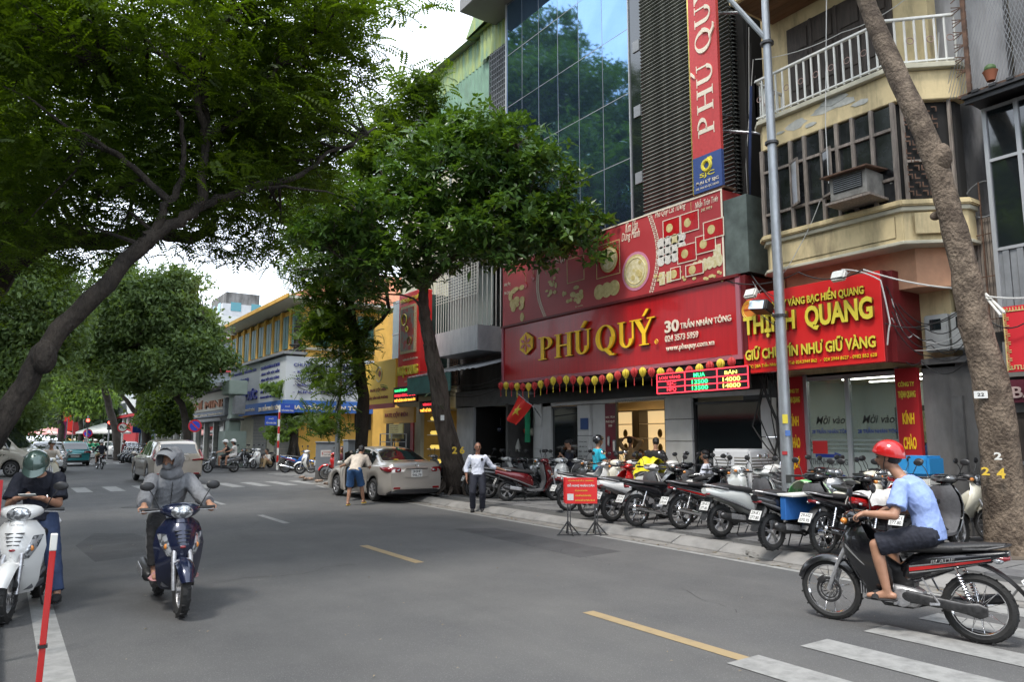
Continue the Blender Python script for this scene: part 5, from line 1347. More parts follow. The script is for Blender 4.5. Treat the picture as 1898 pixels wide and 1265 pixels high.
# ===== right-hand sign
T=thing('shop_sign','bright red sign with yellow block letters THỊNH QUANG under the balcony house','sign')
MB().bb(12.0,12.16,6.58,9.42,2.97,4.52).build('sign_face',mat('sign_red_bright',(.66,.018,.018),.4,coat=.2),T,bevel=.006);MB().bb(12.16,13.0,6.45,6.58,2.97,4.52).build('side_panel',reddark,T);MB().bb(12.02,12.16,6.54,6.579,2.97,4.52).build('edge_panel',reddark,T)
def tl(b,y,z,w,h,m=yel2,bold=.035,d=.06):
    lettering(b,MS(11.99,y,z),w,h,gold,T,bold,d);lettering(b,MS(11.99-d+.002,y,z),w,h,m,T,bold-.004,.006)
tl('CÔNG TY VÀNG BẠC HIỂN QUANG',8.95,4.12,2.1,.26,d=.03);tl('THỊNH',9.34,3.62,1.15,.48,bold=.04);tl('QUANG',7.98,3.64,1.28,.46,bold=.04)
tl('GIỮ CHỮ TÍN NHƯ GIỮ VÀNG',9.35,3.22,2.65,.27,d=.03);tl('ĐC: 28A Trần Nhân Tông - Tel: 024.3944 862   -  024 3944 8627 - 0982 852 628',9.3,3.05,2.6,.1,yel,.01,.012)
MB().prism([(.2*math.cos(a),.2*math.sin(a)) for a in np.linspace(0,6.1,24)],0,.02,lambda u,v,d:(12.0-d,9.22+u*.95,4.22+v)).build('round_emblem',mat('emblem_orange',(.7,.22,.03),.4),T)
for r_ in (.15,.185):MB().torus((11.978,9.22,4.22),r_,.006,24,4,ax='x').build('emblem_ring',yel2,T)
lettering('THỊNH QUANG',MS(11.976,9.36,4.2),.28,.05,redsign,T,.01,.004)
# flood lamps with torn white covers
for (px,py,lab) in ((1555,512,'flood lamp on the right end of the bright red sign, wrapped in white plastic'),(1392,545,'flood lamp on the left end of the bright red sign, wrapped in white plastic')):
    p=XP(px,py,11.7);f=thing('flood_lamp',lab,'lamp',p);MB().box((0,0,0),(.12,.26,.2),(0,.5,0)).build('lamp_head',whitep,f,bevel=.03);MB().tube([(.05,0,-.05),(.35,0,.12)],.012,6).build('lamp_arm',metalg,f)
# shop under the sign
Q=facade('glass_shopfront','small shop with frosted sliding glass doors between two red greeting strips')
MB().bb(13.0,13.06,6.95,8.72,2.82,2.95).bb(12.96,13.06,8.72,8.8,.13,2.95).bb(12.96,13.06,7.84,7.92,.13,2.82).bb(12.96,13.06,6.9,6.96,.13,2.95).build('door_frame',aluw,Q)
for y0,y1 in ((7.92,8.72),(6.96,7.84)):
    d=MB().bb(13.0,13.012,y0,y1,.16,2.82).build('door_pane',glass_door,Q)
    MB().bb(12.994,12.998,y0+.02,y1-.02,.16,1.45).build('frosted_band',frost,Q)
    for z in (1.5,1.58,1.66):MB().bb(12.994,12.998,y0+.02,y1-.02,z,z+.03).build('frosted_line',frost,Q)
blu=mat('print_blue',(.015,.04,.25),.4)
for y0 in (8.66,7.72):
    lettering('Mời vào',MS(12.99,y0-.1,1.98),.6,.16,inkm,Q,.01,.003,.3);lettering('28 TRẦN NHÂN TÔNG',MS(12.99,y0,1.80),.8,.11,blu,Q,.015,.003)
    for z in (1.38,1.02):
        MB().prism([(0,.03),(.4,.03),(.4,.07),(.6,0),(.4,-.07),(.4,-.03),(0,-.03)],0,.003,lambda u,v,d,y0=y0,z=z:(12.992-d,y0-.05-u,z+v)).build('blue_arrow',blu,Q) if y0>8 else None
lettering('THỊNH QUANG',MS(12.99,8.7,1.18),.75,.15,mat('print_grey',(.1,.11,.11),.4),Q,.02,.003)
MB().bb(12.985,12.992,8.35,8.66,1.42,1.66).build('red_sticker',mat('sticker_red',(.6,.03,.03),.4),Q);
MB().bar((12.93,8.82,1.0),(12.93,8.82,1.7),.03).build('door_handle',chrome,Q)
MB().bb(16,16.1,6.0,9.4,.13,3).bb(13.1,16,9.3,9.42,.13,3).bb(13.1,16,6.0,6.1,.13,3).build('interior_wall',mat('interior_pale',(.42,.45,.40),.8),Q);MB().bb(13.1,16,6.1,9.3,2.95,3.0).build('interior_ceiling',panelw,Q);MB().bb(13.06,16,6.1,9.3,.12,.14).build('interior_floor',panelw,Q)
tube_l=mat('tube_light',(1,1,.95),.5,emit=7.0,ecol=(.95,1,.92));MB().bb(14.0,14.08,6.8,8.6,2.88,2.93).bb(15.0,15.08,6.8,8.6,2.88,2.93).build('ceiling_tube',tube_l,Q)
pf=thing('framed_picture','dark framed painting hanging inside the glass shop','picture',(15.9,8.6,1.5));MB().bb(0,.06,-.9,0,0,.9).build('frame',woodd,pf,bevel=.03);MB().bb(-.01,0,-.78,-.12,.12,.78).build('canvas',mat('painting',(.05,.07,.03),.6,col2=(.35,.33,.2),scale=5),pf)
vs_=thing('blue_vase','blue porcelain vase standing inside the glass shop','vase',(14.6,7.25,1.2));MB().loft([(0,0,0,.08,.08),(.1,0,0,.14,.14),(.3,0,0,.12,.12),(.42,0,0,.05,.05),(.55,0,0,.04,.04)],14,2,axis='z').build('vase_body',mat('porcelain_blue',(.08,.13,.35),.15),vs_,smooth=True);MB().bb(-.2,.2,-.2,.2,-1.06,0).build('plinth',panelw,vs_)
for yl,lab,tx in ((6.92,'red vertical greeting strip right of the glass doors',1),(9.17,'red vertical greeting strip left of the glass doors, behind the lamp post',1)):
    s=thing('greeting_strip',lab,'sign',(12.9,yl,0));MB().bb(0,.1,-.38,0,.2,2.92).build('strip_board',mat('strip_red',(.42,.015,.02),.45),s)
    for k,(w_,z,h,ww) in enumerate((('CÔNG TY',2.6,.1,.28),('THỊNH QUANG',2.38,.15,.3),('KÍNH',1.95,.24,.2),('CHÀO',1.52,.26,.22),('QUÝ',1.1,.26,.18),('KHÁCH',.65,.26,.24))):lettering(w_,MS(-.003,-.19+ww/2,z),ww,h,yel if k>1 else yel2,s,.03,.006)
# ===== recess, grey wall, meters
A=facade('alley_walls','narrow gap with streaked grey walls between the yellow house and the dark glass house')
MB().bb(13.3,13.5,4.9,6.0,2.8,18).build('streaked_wall',stainw,A);MB().bb(13.0,13.3,5.4,6.5,.12,3.0).build('concrete_wall',concg,A);MB().bb(12.92,13.0,5.85,6.02,.12,2.4).build('concrete_pier',concg,A);MB().bb(13.6,16,4.3,5.42,.12,3.2).build('dark_passage',blackin,A)
MB().bb(12.9,13.4,4.2,6.45,2.95,3.05).build('ledge',concg,A)
for y in (5.35,5.3):MB().tube([(13.0,y-.0,.15),(13.0,y,2.9)],.02,6).build('drain_pipe',metalg,A)
cg=MB();
for k in range(22):cg.bb(13.05,13.07,4.75+k*.05,4.79+k*.05,3.4,5.3)
cg.build('corrugated_sheet',woodg,A);
for y in (4.9,5.35):MB().bb(12.98,13.0,y,y+.02,3.2,5.9).build('iron_bar',rust,A)
for z in (3.6,4.3,5.0):MB().bb(12.97,12.99,4.7,5.9,z,z+.015).build('iron_bar',rust,A)
MB().torus((13.0,5.3,5.6),.3,.012,20,5,ax='x').build('iron_hoop',metalg,A)
# wire mesh cage above
cgm=facade('wire_mesh_cage','rusty wire mesh cage with iron posts above the dark glass house',loc=(0,.08,.5),cat='cage')
mm=MB()
for k in range(46):
    y0=3.2+k*.06
    mm.bar((12.6,3.4,7.0+k*.12-2.2) if False else (12.62,3.3+ (k%46) *.05,6.8),(12.62,3.3+k*.05-1.2,10.6),.006);mm.bar((12.62,3.3+k*.05-1.2,6.8),(12.62,3.3+k*.05,10.6),.006)
mm.build('mesh',metalg,cgm)
for y in (5.1,4.1,3.1):MB().bb(12.58,12.64,y,y+.06,6.6,11).build('post',rust,cgm)
sp=MB()
for k in range(16):
    z=7.2+k*.22
    for a in (-.5,0,.5):sp.bar((12.6,5.15,z),(12.6+.0,5.15+.16,z+a*.14),.012)
sp.build('spikes',rust,cgm);MB().bb(12.58,12.64,3.1,5.3,6.75,6.8).build('bottom_rail',rust,cgm)
fp=thing('flower_pot','small terracotta flower pot on the iron rail above the dark glass house','flower pot',(12.5,4.85,7.32));MB().loft([(0,0,0,.06,.06),(.14,0,0,.1,.1),(.16,0,0,.11,.11)],14,2,axis='z').build('pot',mat('terracotta',(.3,.1,.05),.8),fp,smooth=True);MB().ell((0,0,.2),(.09,.09,.08),8,6).build('plant',mat('plant_green',(.05,.1,.03),.7),fp)
mt=thing('meter_box','pair of grey electricity meter boxes in the gap','meter box',(12.9,6.3,3.15))
for k in range(2):
    y= -k*.42;MB().bb(-.12,.08,y-.38,y,0,.62).build('cabinet',mat('meter_grey',(.33,.34,.33),.5,var=.1,scale=5),mt,bevel=.02);MB().bb(-.13,-.12,y-.28,y-.1,.36,.54).build('meter_window',glassd,mt)
# ===== dark glass house at the right edge
D=facade('dark_glass_house','house at the right edge with dark aluminium windows over ribbed grey sheet',cat='house')
MB().bb(12.9,20,-6,5.12,2.9,7.05).build('wall',blackin,D);MB().bb(13.3,20,-6,4.8,7.05,16).build('upper_wall',stainw,D)
for (y0,y1) in ((4.7,5.1),(4.2,4.64),(3.6,4.14),(2.9,3.54)):
    for z0,z1 in ((4.72,6.13),(6.19,7.0)):MB().bb(12.86,12.88,y0,y1,z0,z1).build('pane',glassd,D)
    MB().bb(12.82,12.9,y1,y1+.06,3.6,7.05).build('window_post',aluw,D)
for z in (4.66,6.13,7.0):MB().bb(12.83,12.9,2.9,5.16,z,z+.05).build('window_rail',aluw,D)
for k in range(26):MB().bb(12.84+ (k%2) *.02,12.9,2.55+k*.1,2.64+k*.1,3.7,4.66).build('rib',metalg,D)
k_=MB();k_.bb(12.4,13.3,1.5,5.26,7.14,7.19);k_.build('awning_sheet',blackp,D,rot=(0,0,0));MB().bb(12.45,12.51,1.5,5.24,7.06,7.14).build('awning_edge',blackp,D)
for k in range(14):MB().bb(12.38,13.2,1.75+k*.25,1.85+k*.25,7.19,7.23).build('awning_rib',blackp,D)
MB().bb(12.95,13.1,2.0,5.3,.12,2.1).build('dark_door',woodd,D);
for k in range(8):MB().bb(12.9,12.95,4.9-k*.3,5.15-k*.3,.2,2.0).build('door_plank',woodd,D,bevel=.006)
MB().bb(12.86,12.9,3,5.2,1.3,1.36).build('door_bolt_rail',metalg,D);MB().bb(12.9,13.1,1,5.3,2.1,2.95).build('lintel',concg,D)
bs=thing('shop_sign','dark maroon sign reading BÁNH partly behind the tree trunk','sign');MB().bb(12.78,12.85,3.0,5.12,2.25,2.6).build('board',mat('sign_maroon',(.10,.015,.03),.5),bs);lettering('BÁNH',MS(12.77,5.05,2.32),.75,.22,mat('letter_pinkish',(.5,.38,.36),.5),bs,.02,.01)
wb=thing('shop_sign','pale sign with BAN lettering in the shade above the maroon one','sign');MB().bb(12.8,12.85,3.6,5.14,2.65,3.2).build('board',mat('sign_dull',(.16,.16,.15),.6),wb);lettering('BAN',MS(12.79,5.0,2.85),.5,.18,inkm,wb,.01,.006)
rs=thing('hanging_sign','plain red hanging sign with gold key-pattern border at the right edge','sign',(0,0,0))
ry1,rz1=YZ(1855,552,12.0);ry0,rz0=YZ(1875,718,12.0)
MB().bb(12.0,12.08,2.6,ry1,2.66,3.62).build('sign_face',mat('sign_red_plain',(.55,.02,.03),.5),rs)
kp=MB()
for k in range(30):
    z=2.70+k*.03;y=ry1-.05
    kp.bb(11.99,12.0,y-.03 if k%4<2 else y,y+.03 if k%4>0 else y+.015,z,z+.012);
for k in range(30):
    y=ry1-.02-k*.04;kp.bb(11.99,12.0,y-.012,y,2.69 if k%2 else 2.7,2.75);kp.bb(11.9905,12.0,y-.04,y,2.69 if k%4<2 else 2.745,2.70 if k%4<2 else 2.755);kp.bb(11.9905,12.0,y-.04,y,3.54,3.555);kp.bb(11.99,12.0,y-.012,y,3.54,3.6)
kp.bb(11.991,12.0,ry1-.02,ry1-.005,2.67,3.61);kp.build('key_pattern_border',golddisc,rs)
# ------------------------------------------------------------------ buildings further along the right side
# narrow house with the window cage
N=facade('narrow_house','narrow grey house with a barred window cage over white marbled panels',cat='house')
MB().bb(13.2,22,19.36,22.4,2.9,12.0).build('wall',concg,N)
MB().bb(12.0,13.2,19.45,22.2,4.45,5.25).build('marble_panel',mat('marbled_panel',(.50,.51,.52),.35,col2=(.36,.37,.39),scale=2.5,stretch=(1,2,.6)),N)
cg=MB()
for k in range(17):
    y=19.5+k*.165;cg.bb(12.0,12.02,y,y+.022,5.25,7.4)
for k in range(12):
    z=6.25+k*.1;cg.bb(11.995,12.018,19.45,22.2,z,z+.014)
for k in range(7):x=12.0+k*.17;cg.bb(x,x+.02,19.44,19.46,5.25,7.4)
cg.build('window_cage',whitep,N,kind='stuff');MB().bb(12.6,12.62,19.5,22.2,5.3,7.3).build('window_glass',frost,N);MB().bb(11.95,13.2,19.4,22.25,7.4,7.5).build('cage_roof',metalg,N)
for y in (20.4,21.4):MB().bb(12.57,12.6,y,y+.06,5.3,7.3).build('window_post',aluw,N)
MB().tube([(12.7,22.5,3.9),(12.7,22.5,12)],.05,8).build('drain_pipe',metalg,N)
aw=MB()
for k in range(30):
    y=18.1+k*.15;aw.add([(11.1,y,3.72+ (k%2) *.03),(13.1,y,4.25+ (k%2) *.03),(13.1,y+.15,4.25+ ((k+1) %2) *.03),(11.1,y+.15,3.72+ ((k+1) %2) *.03)],[(0,1,2,3)])
aw.build('corrugated_awning',metalg,N);MB().bb(11.12,11.16,19.6,22.5,3.15,3.72).build('green_tarpaulin',mat('tarp_green',(.03,.10,.09),.6,var=.2,scale=3),N)
MB().bb(13.0,13.1,21.3,22.4,.12,2.8).build('marble_pier',mat('marbled_panel',(.5,.5,.5)),N);MB().bb(13.0,13.1,17.75,22.5,2.75,3.3).build('shutter_box',metalg,N);MB().bb(14.6,14.7,17.7,21.4,.1,2.8).build('dark_shop_interior',blackin,N)
MB().bb(13.1,14.7,21.3,21.4,.1,2.8).build('side_wall',blackin,N)
for y in (17.72,19.2):MB().bb(12.98,14.6,y,y+.12,.12,2.8).build('side_wall',concg,N)
for i,(y,z,m_,lab) in enumerate(((18.9,1.95,P_red,'pink-red'),(18.6,1.9,P_cream,'cream'),(19.6,2.0,P_black,'black'),(19.9,1.75,P_grey,'grey'),(20.4,2.0,P_navy,'navy'))):
    h=thing('motorbike_helmet',lab+' motorbike helmet hanging on the rack of the dark shop','helmet',(13.5,y,z),0,'helmets for sale in the dark shop');MB().ell((0,0,0),(.13,.12,.12),14,10).build('helmet_shell',m_,h,smooth=True);MB().tube([(0,0,.1),(0,0,.4)],.005,5).build('hook',metalg,h)
bg=thing('plastic_bag','white plastic bag hanging in the dark shop entrance','bag',(13.3,19.1,1.5));MB().loft([(-.2,0,0,.08,.06),(-.05,0,0,.1,.07),(.1,0,0,.05,.04),(.2,0,0,.01,.01)],10,2,axis='z').build('bag_body',whitep,bg,smooth=True)
# cream house with green sheet-metal upper floors
F_=facade('cream_house','tall cream plaster house with green corrugated rooftop rooms',cat='house')
MB().bb(13.3,20,22.5,27.6,2.8,12.0).build('wall',creamw,F_);MB().bb(13.26,13.3,22.7,25.4,3.6,6.6).build('barred_window',blackin,F_);MB().bb(13.28,13.32,22.4,22.9,3,6.2).build('bare_patch',concg,F_)
bw=MB()
for k in range(18):bw.bb(13.2,13.22,22.75+k*.15,22.765+k*.15,3.6,6.6)
for k in range(14):bw.bb(13.2,13.22,22.75,25.4,3.7+k*.21,3.715+k*.21)
bw.build('window_bars',rust,F_,kind='stuff')
def corr(x,y0,y1,z0,z1,m_,nm,par,step=.12,ax='y'):
    c=MB();n=int((y1-y0) /step)
    for k in range(n):
        a,b=y0+k*step,y0+ (k+1) *step;da,db= (k%2) *.04,((k+1) %2) *.04
        if ax=='y':c.add([(x+da,a,z0),(x+db,b,z0),(x+db,b,z1),(x+da,a,z1)],[(0,1,2,3)])
        else:c.add([(a,x+da,z0),(b,x+db,z0),(b,x+db,z1),(a,x+da,z1)],[(0,1,2,3)])
    return c.build(nm,m_,par)
Gt=facade('rooftop_shed','green and lime corrugated metal rooms high on the roofs beside the glass tower',cat='rooftop rooms')
MB().bb(13.6,20,19.4,25.4,9.0,12.9).build('wall',orangew,Gt);MB().bb(13.62,20,20.8,27.4,12.0,16.4).build('wall',corr_g,Gt);corr(13.5,21.2,25.6,11.6,15.3,corr_g,'green_cladding',Gt);corr(13.5,20.9,26.6,15.3,16.4,corr_l,'lime_cladding',Gt);corr(13.5,25.6,27.4,13.6,15.9,blackin,'dark_cage',Gt)
MB().add([(13.2,20.7,16.42),(13.2,27.6,16.42),(17,27.6,17.3),(17,20.7,17.3)],[(0,1,2,3)]).build('sloping_roof',corr_l,Gt)
MB().bb(13.4,19,19.4,20.9,12.9,15.4).build('dark_cage',blackin,Gt);corr(13.35,19.4,21.6,15.3,17.0,corr_l,'lime_cladding',Gt)
MB().add([(13.1,19.3,16.6),(13.1,20.9,17.9),(13.1,22.2,16.4),(18,19.3,16.6),(18,20.9,17.9),(18,22.2,16.4)],[(0,1,2),(0,1,4,3),(1,2,5,4)]).build('gable_roof',corr_l,Gt)
gb=MB()
for k in range(14):gb.bb(13.33,13.36,19.45+k*.11,19.47+k*.11,12.9,15.3)
for k in range(12):gb.bb(13.33,13.36,19.4,20.9,13.0+k*.2,13.03+k*.2)
for k in range(16):gb.bb(13.45,13.48,25.5+k*.13,25.53+k*.13,13.6,15.9)
gb.build('window_bars',metalg,Gt,kind='stuff')
corr(27.7,13.6,18,11.5,13.5,corr_g,'green_side_cladding',Gt,ax='x')
Wt=facade('pale_tower','pale concrete tower block with planted balconies behind the lime rooms',cat='building');MB().bb(24,34,32,38.8,2,34).build('wall',creamw,Wt)
for z in range(20,34,3):MB().bb(23.6,24,32,38.8,z,z+.9).build('balcony_front',panelw,Wt)
# jewellery shop with the picture sign, and the food shop
J_=facade('corner_shop_row','low ochre corner building with a jewellery shop and a food shop',cat='building')
MB().bb(13.3,19,25.4,30.2,.1,7.0).build('ochre_wall',orangew,J_);MB().bb(12.0,13.3,23.4,25.6,3.2,6.9).build('green_glass_bay',mat('green_glass',(.06,.10,.09),.15,spec=.8,var=.3,scale=1),J_)
for z in (3.3,4.4,5.6,6.8):
    MB().bb(11.98,12.0,23.4,25.6,z,z+.05).build('bay_rail',aluw,J_)
MB().bb(13.22,13.3,26.2,27.4,.12,2.9).build('shop_opening',blackin,J_);MB().bb(13.1,13.3,25.9,26.15,.12,2.9).build('red_pillar',redflat,J_);MB().bb(13.15,13.3,25.4,25.9,.12,2.9).build('cream_pillar',creamw,J_)
MB().bb(13.24,13.3,28.6,29.6,3.4,4.4).build('green_shutter',greenwood,J_);MB().bb(13.2,13.3,28.1,28.6,.1,2.6).build('doorway',blackin,J_)
s1=thing('vertical_shop_sign','tall red jewellery sign NGỌC DUNG with a framed picture panel','sign',(0,0,0))
MB().bb(11.5,12.0,25.25,27.15,3.75,7.5).build('sign_box',mat('sign_red_bright',(.5,.02,.03)),s1,bevel=.01);X_=11.5
MB().bb(X_-.08,X_,25.55,26.85,5.05,6.95).build('picture_frame',goldlite,s1);MB().bb(X_-.1,X_-.08,25.65,26.75,5.15,6.85).build('picture',mat('jewel_photo',(.22,.2,.17),.5,col2=(.42,.05,.04),scale=2.4,contrast=(.48,.53)),s1)
for a,b,c_,m_ in ((26.45,6.4,.22,yel2),(26.2,6.0,.1,yel2),(25.95,5.5,.16,gold)):MB().torus((X_-.11,a,b),c_,.03,18,5,ax='x').build('printed_bangle',m_,s1)
lettering('VÀNG BẠC ĐÁ QUÝ',MS(X_-.01,27.0,7.1),1.6,.22,yel2,s1,.03,.02);lettering('THƯƠNG HIỆU TRẦN NHÂN TÔNG',MS(X_-.01,26.7,4.75),1.3,.13,creaml,s1,.01,.01);lettering('NGỌC DUNG',MS(X_-.01,27.1,4.1),1.75,.48,yel2,s1,.04,.06);lettering('36 Trần Nhân Tông',MS(X_-.01,26.5,3.88),1.0,.12,creaml,s1,.01,.01)
l2=thing('led_sign','small black LED sign with green, red and orange lines under the jewellery sign','sign');MB().bb(11.42,11.5,25.3,27.35,3.1,3.74).build('board',blackw,l2)
for k,(tx,m_) in enumerate((('TRANG SỨC ĐÁ QUÝ PHONG THỦY',ledg),('THU MUA VÀNG CŨ GIÁ CAO',ledr),('THIẾT KẾ SỬA CHỮA TRANG SỨC',ledo))):lettering(tx,MS(11.415,27.25,3.54-k*.19),1.85,.13,m_,l2,.02,.004)
l3=thing('led_sign','small LED sign with orange words beside the ficus trunk','sign');MB().bb(11.7,11.76,23.6,25.2,2.65,3.1).build('board',blackw,l3)
lettering('VÀNG BẠC',MS(11.69,24.9,2.9),1.0,.13,ledr,l3,.02,.004);lettering('THIẾT KẾ SỬA CHỮA',MS(11.69,25.1,2.7),1.3,.14,ledo,l3,.02,.004)
for o_,f_ in ((s1,.885),(l2,.885),(l3,.9)):o_.scale= (f_,) *3;o_.location= (11.5* (1-f_),0,1.7* (1-f_))
s2=thing('shop_sign','yellow food shop sign with a round crescent logo and red foot band','sign');MB().bb(11.5,11.6,27.35,30.5,3.05,4.95).build('sign_face',mat('sign_mustard',(.85,.55,.07),.5),s2);MB().bb(11.49,11.5,27.35,30.5,2.95,3.15).build('red_band',redflat,s2);MB().bb(11.6,13.2,27.3,27.36,3,5).build('side_panel',panelw,s2)
dr=mat('print_dark_red',(.22,.02,.02),.5);MB().torus((11.49,28.95,4.4),.3,.03,24,5,ax='x',a0=.4,a1=5.6).build('crescent_logo',goldlite,s2);MB().prism([(.12*math.cos(a),.14*math.sin(a)) for a in np.linspace(0,6,12)],0,.01,lambda u,v,d:(11.5-d,28.9+u,4.42+v)).build('logo_centre',dr,s2)
lettering('PATE CỘT ĐÈN',MS(11.49,29.8,3.65),1.6,.2,dr,s2,.02,.01);lettering('ĐẶC SẢN HẢI PHÒNG',MS(11.49,30.0,3.33),2.0,.18,dr,s2,.02,.01)
s2.scale= (.885,) *3;s2.location= (1.32,0,.195)
s3=thing('shop_sign','ochre strip sign PATE CỘT ĐÈN over the food shop door','sign');MB().bb(12.6,12.7,24.9,27.6,2.3,2.9).build('board',mat('sign_ochre',(.5,.28,.04),.5),s3);lettering('PATE CỘT ĐÈN',MS(12.59,27.4,2.5),2.0,.25,dr,s3,.02,.01)
s4=thing('menu_board','pale yellow menu board hanging under the food shop sign','sign');MB().bb(12.5,12.55,25.6,26.8,1.7,2.27).build('board',mat('sign_pale',(.68,.6,.25),.5),s4)
for k in range(6):lettering(('PATE GAN','BÁNH MỲ CAY','CHẢ CHIÊN','RUỐC TÔM','NEM CHUA','GIÒ BÒ')[k],MS(12.495,26.7,2.18-k*.08),.7,.045,dr,s4,0,.003)
fd=thing('food_cart','glass food cart with shelves of bread in front of the ochre wall','food cart',(12.3,26.0,.12))
for x in (-.3,.3):
    for y in (-.5,.5):MB().bb(x-.02,x+.02,y-.02,y+.02,0,1.75).build('post',aluw,fd)
for z in (.75,1.1,1.45,1.75):MB().bb(-.32,.32,-.52,.52,z,z+.025).build('shelf',aluw,fd)
MB().bb(-.32,.32,-.52,.52,.05,.7).build('cabinet',mat('cart_wood',(.5,.36,.16),.6),fd)
for k in range(16):MB().ell((random.uniform(-.22,.22),random.uniform(-.42,.42),(.83,1.18,1.53)[k%3]),(.06,.1,.05),8,6).build('bread',mat('bread',(.5,.3,.1),.7,var=.3,scale=8),fd)
ds=thing('display_case','glowing yellow jewellery display case beside the ficus trunk','display case',(12.8,23.3,.12))
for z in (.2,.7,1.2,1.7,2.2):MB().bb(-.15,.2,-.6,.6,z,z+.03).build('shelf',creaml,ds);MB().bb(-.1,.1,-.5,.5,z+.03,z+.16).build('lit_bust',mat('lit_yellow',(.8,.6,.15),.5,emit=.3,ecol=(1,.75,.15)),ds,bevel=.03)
# ===== ochre colonial building over the side street
K=facade('colonial_building','ochre-yellow colonial building with green shutters and a red tiled hip roof')
MB().bb(13.3,30,40.0,55.5,.1,9.1).build('wall',orangew,K)
rf=MB();rf.add([(12.1,38.8,9.35),(12.1,56.5,9.35),(31,56.5,9.35),(31,38.8,9.35),(18.5,45,12.6),(18.5,51,12.6),(25,45,12.6),(25,51,12.6)],[(0,1,5,4),(0,4,6,3),(1,2,7,5),(4,5,7,6),(2,3,6,7)]);rf.build('roof',rooft,K)
MB().bb(12.1,31,38.8,56.5,9.2,9.34).build('eaves_soffit',whitep,K);MB().bb(12.0,12.1,38.7,56.6,9.2,9.42).build('eaves_gutter',orangew,K)
MB().bb(13.18,13.3,39.9,55.5,6.6,6.75).build('string_course',creamw,K);MB().bb(13.2,13.3,39.9,55.5,5.2,5.35).build('string_course',creamw,K)
for i in range(9):
    y=40.9+i*1.66;MB().bb(13.24,13.3,y-.5,y+.5,6.9,8.75).build('window_recess',blackin,K)
    for s in (-1,1):MB().bb(13.16,13.22,y+s*.27-.22,y+s*.27+.22,6.85,8.75).build('shutter',greenwood,K,rot=None)
    MB().bb(13.12,13.3,y+.66,y+.98,6.75,9.1).build('pilaster',orangew,K,bevel=.01);MB().bb(13.24,13.3,y-.4,y+.4,5.4,6.3).build('vent_slots',blackin,K) if i%2 else None
for i in range(5):
    x=14.4+i*2.6;MB().bb(x-.5,x+.5,39.95,40.0,6.9,8.75).build('window_recess',blackin,K)
    for s in (-1,1):MB().bb(x+s*.27-.22,x+s*.27+.22,39.88,39.94,6.85,8.75).build('shutter',greenwood,K)
    MB().bb(x-.5,x+.5,39.95,40.0,2.2,4.6).build('window_recess',blackin,K)
MB().bb(13.2,30,39.9,40.0,5.2,5.35).bb(13.2,30,39.9,40.0,6.6,6.75).build('string_course',creamw,K)
# wrap-round optician's sign and its ground floor
O=thing('shop_sign',"grey and white sign KÍNH TIẾP XÚC over a blue band",'sign')
MB().bb(12.2,13.2,44.0,50.8,3.75,6.2).build('grey_face',mat('sign_grey',(.33,.36,.40),.5),O);MB().bb(12.2,13.2,39.2,44.0,3.75,6.1).build('white_face',mat('sign_offwhite',(.50,.53,.55),.5),O)
MB().bb(12.15,12.2,39.2,50.8,3.1,3.75).build('blue_band',mat('sign_blue_band',(.03,.12,.40),.5),O);MB().bb(12.0,13.3,39.0,51,6.2,6.35).build('sign_roof',metalg,O);MB().bb(12.2,18,39.1,39.2,3.75,6.1).build('end_panel',mat('sign_offwhite',(.5,.53,.55)),O);MB().bb(12.2,18,39.08,39.2,3.1,3.75).build('blue_band',mat('sign_blue_band',(.03,.12,.4)),O)
db=mat('letter_dark_blue',(.02,.03,.22),.5)
lettering('CTY TNHH KÍNH MẮT TRẦN NHÂN TÔNG',MS(12.19,50.3,5.7),5.6,.25,db,O,.01,.02);lettering('PHÒNG KHÁM',MS(12.19,48.5,5.2),2.2,.25,db,O,.01,.02);lettering('KÍNH TIẾP XÚC',MS(12.19,50.6,4.0),6.3,.85,db,O,.04,.08)
for k,tx in enumerate(('CHUYÊN KHÁM & KÊ ĐƠN','- KÍNH TIẾP XÚC MỀM','- KÍNH TIẾP XÚC CỨNG','- KÍNH TIẾP XÚC CHỈNH HÌNH','- KÍNH TIẾP XÚC THẨM MỸ','- KÍNH RGP (ĐIỀU TRỊ GIÁC MẠC)')):lettering(tx,MS(12.19,43.8,5.65-k*.34),3.6,.22,db,O,.01,.02)
lettering('38A TRẦN NHÂN TÔNG',MS(12.14,43.7,3.25),4.2,.36,creaml,O,.02,.02);ES=lambda x,z:Matrix(((1,0,0,x),(0,0,-1,39.07),(0,1,0,z),(0,0,0,1)));lettering('38A TRẦN NHÂN TÔNG',ES(12.4,3.25),4.5,.36,creaml,O,.02,.02);[lettering(t_,ES(12.6,5.55-.36*k_),3.4,.22,db,O,.01,.03) for k_,t_ in enumerate(('CHUYÊN KHÁM & KÊ ĐƠN','- KÍNH TIẾP XÚC MỀM','- KÍNH TIẾP XÚC CỨNG','- KÍNH CHỈNH HÌNH','- KÍNH THẨM MỸ'))];lettering('38A TRẦN NHÂN TÔNG - QUẬN HAI BÀ TRƯNG',MS(12.14,50.5,3.28),6.0,.3,creaml,O,.01,.02)
MB().bb(13.0,13.2,40,51,.12,3.1).build('ground_wall',creamw,K)
for y0,y1 in ((44.8,47.6),(40.4,43.2)):
    for k in range(14):MB().bb(12.95,13.0,y0,y1,.15+k*.2,.335+k*.2).build('shutter_slat',shut,K)
    MB().bb(12.9,13.0,y0-.2,y1+.2,2.95,3.1).build('shutter_box',metalg,K)
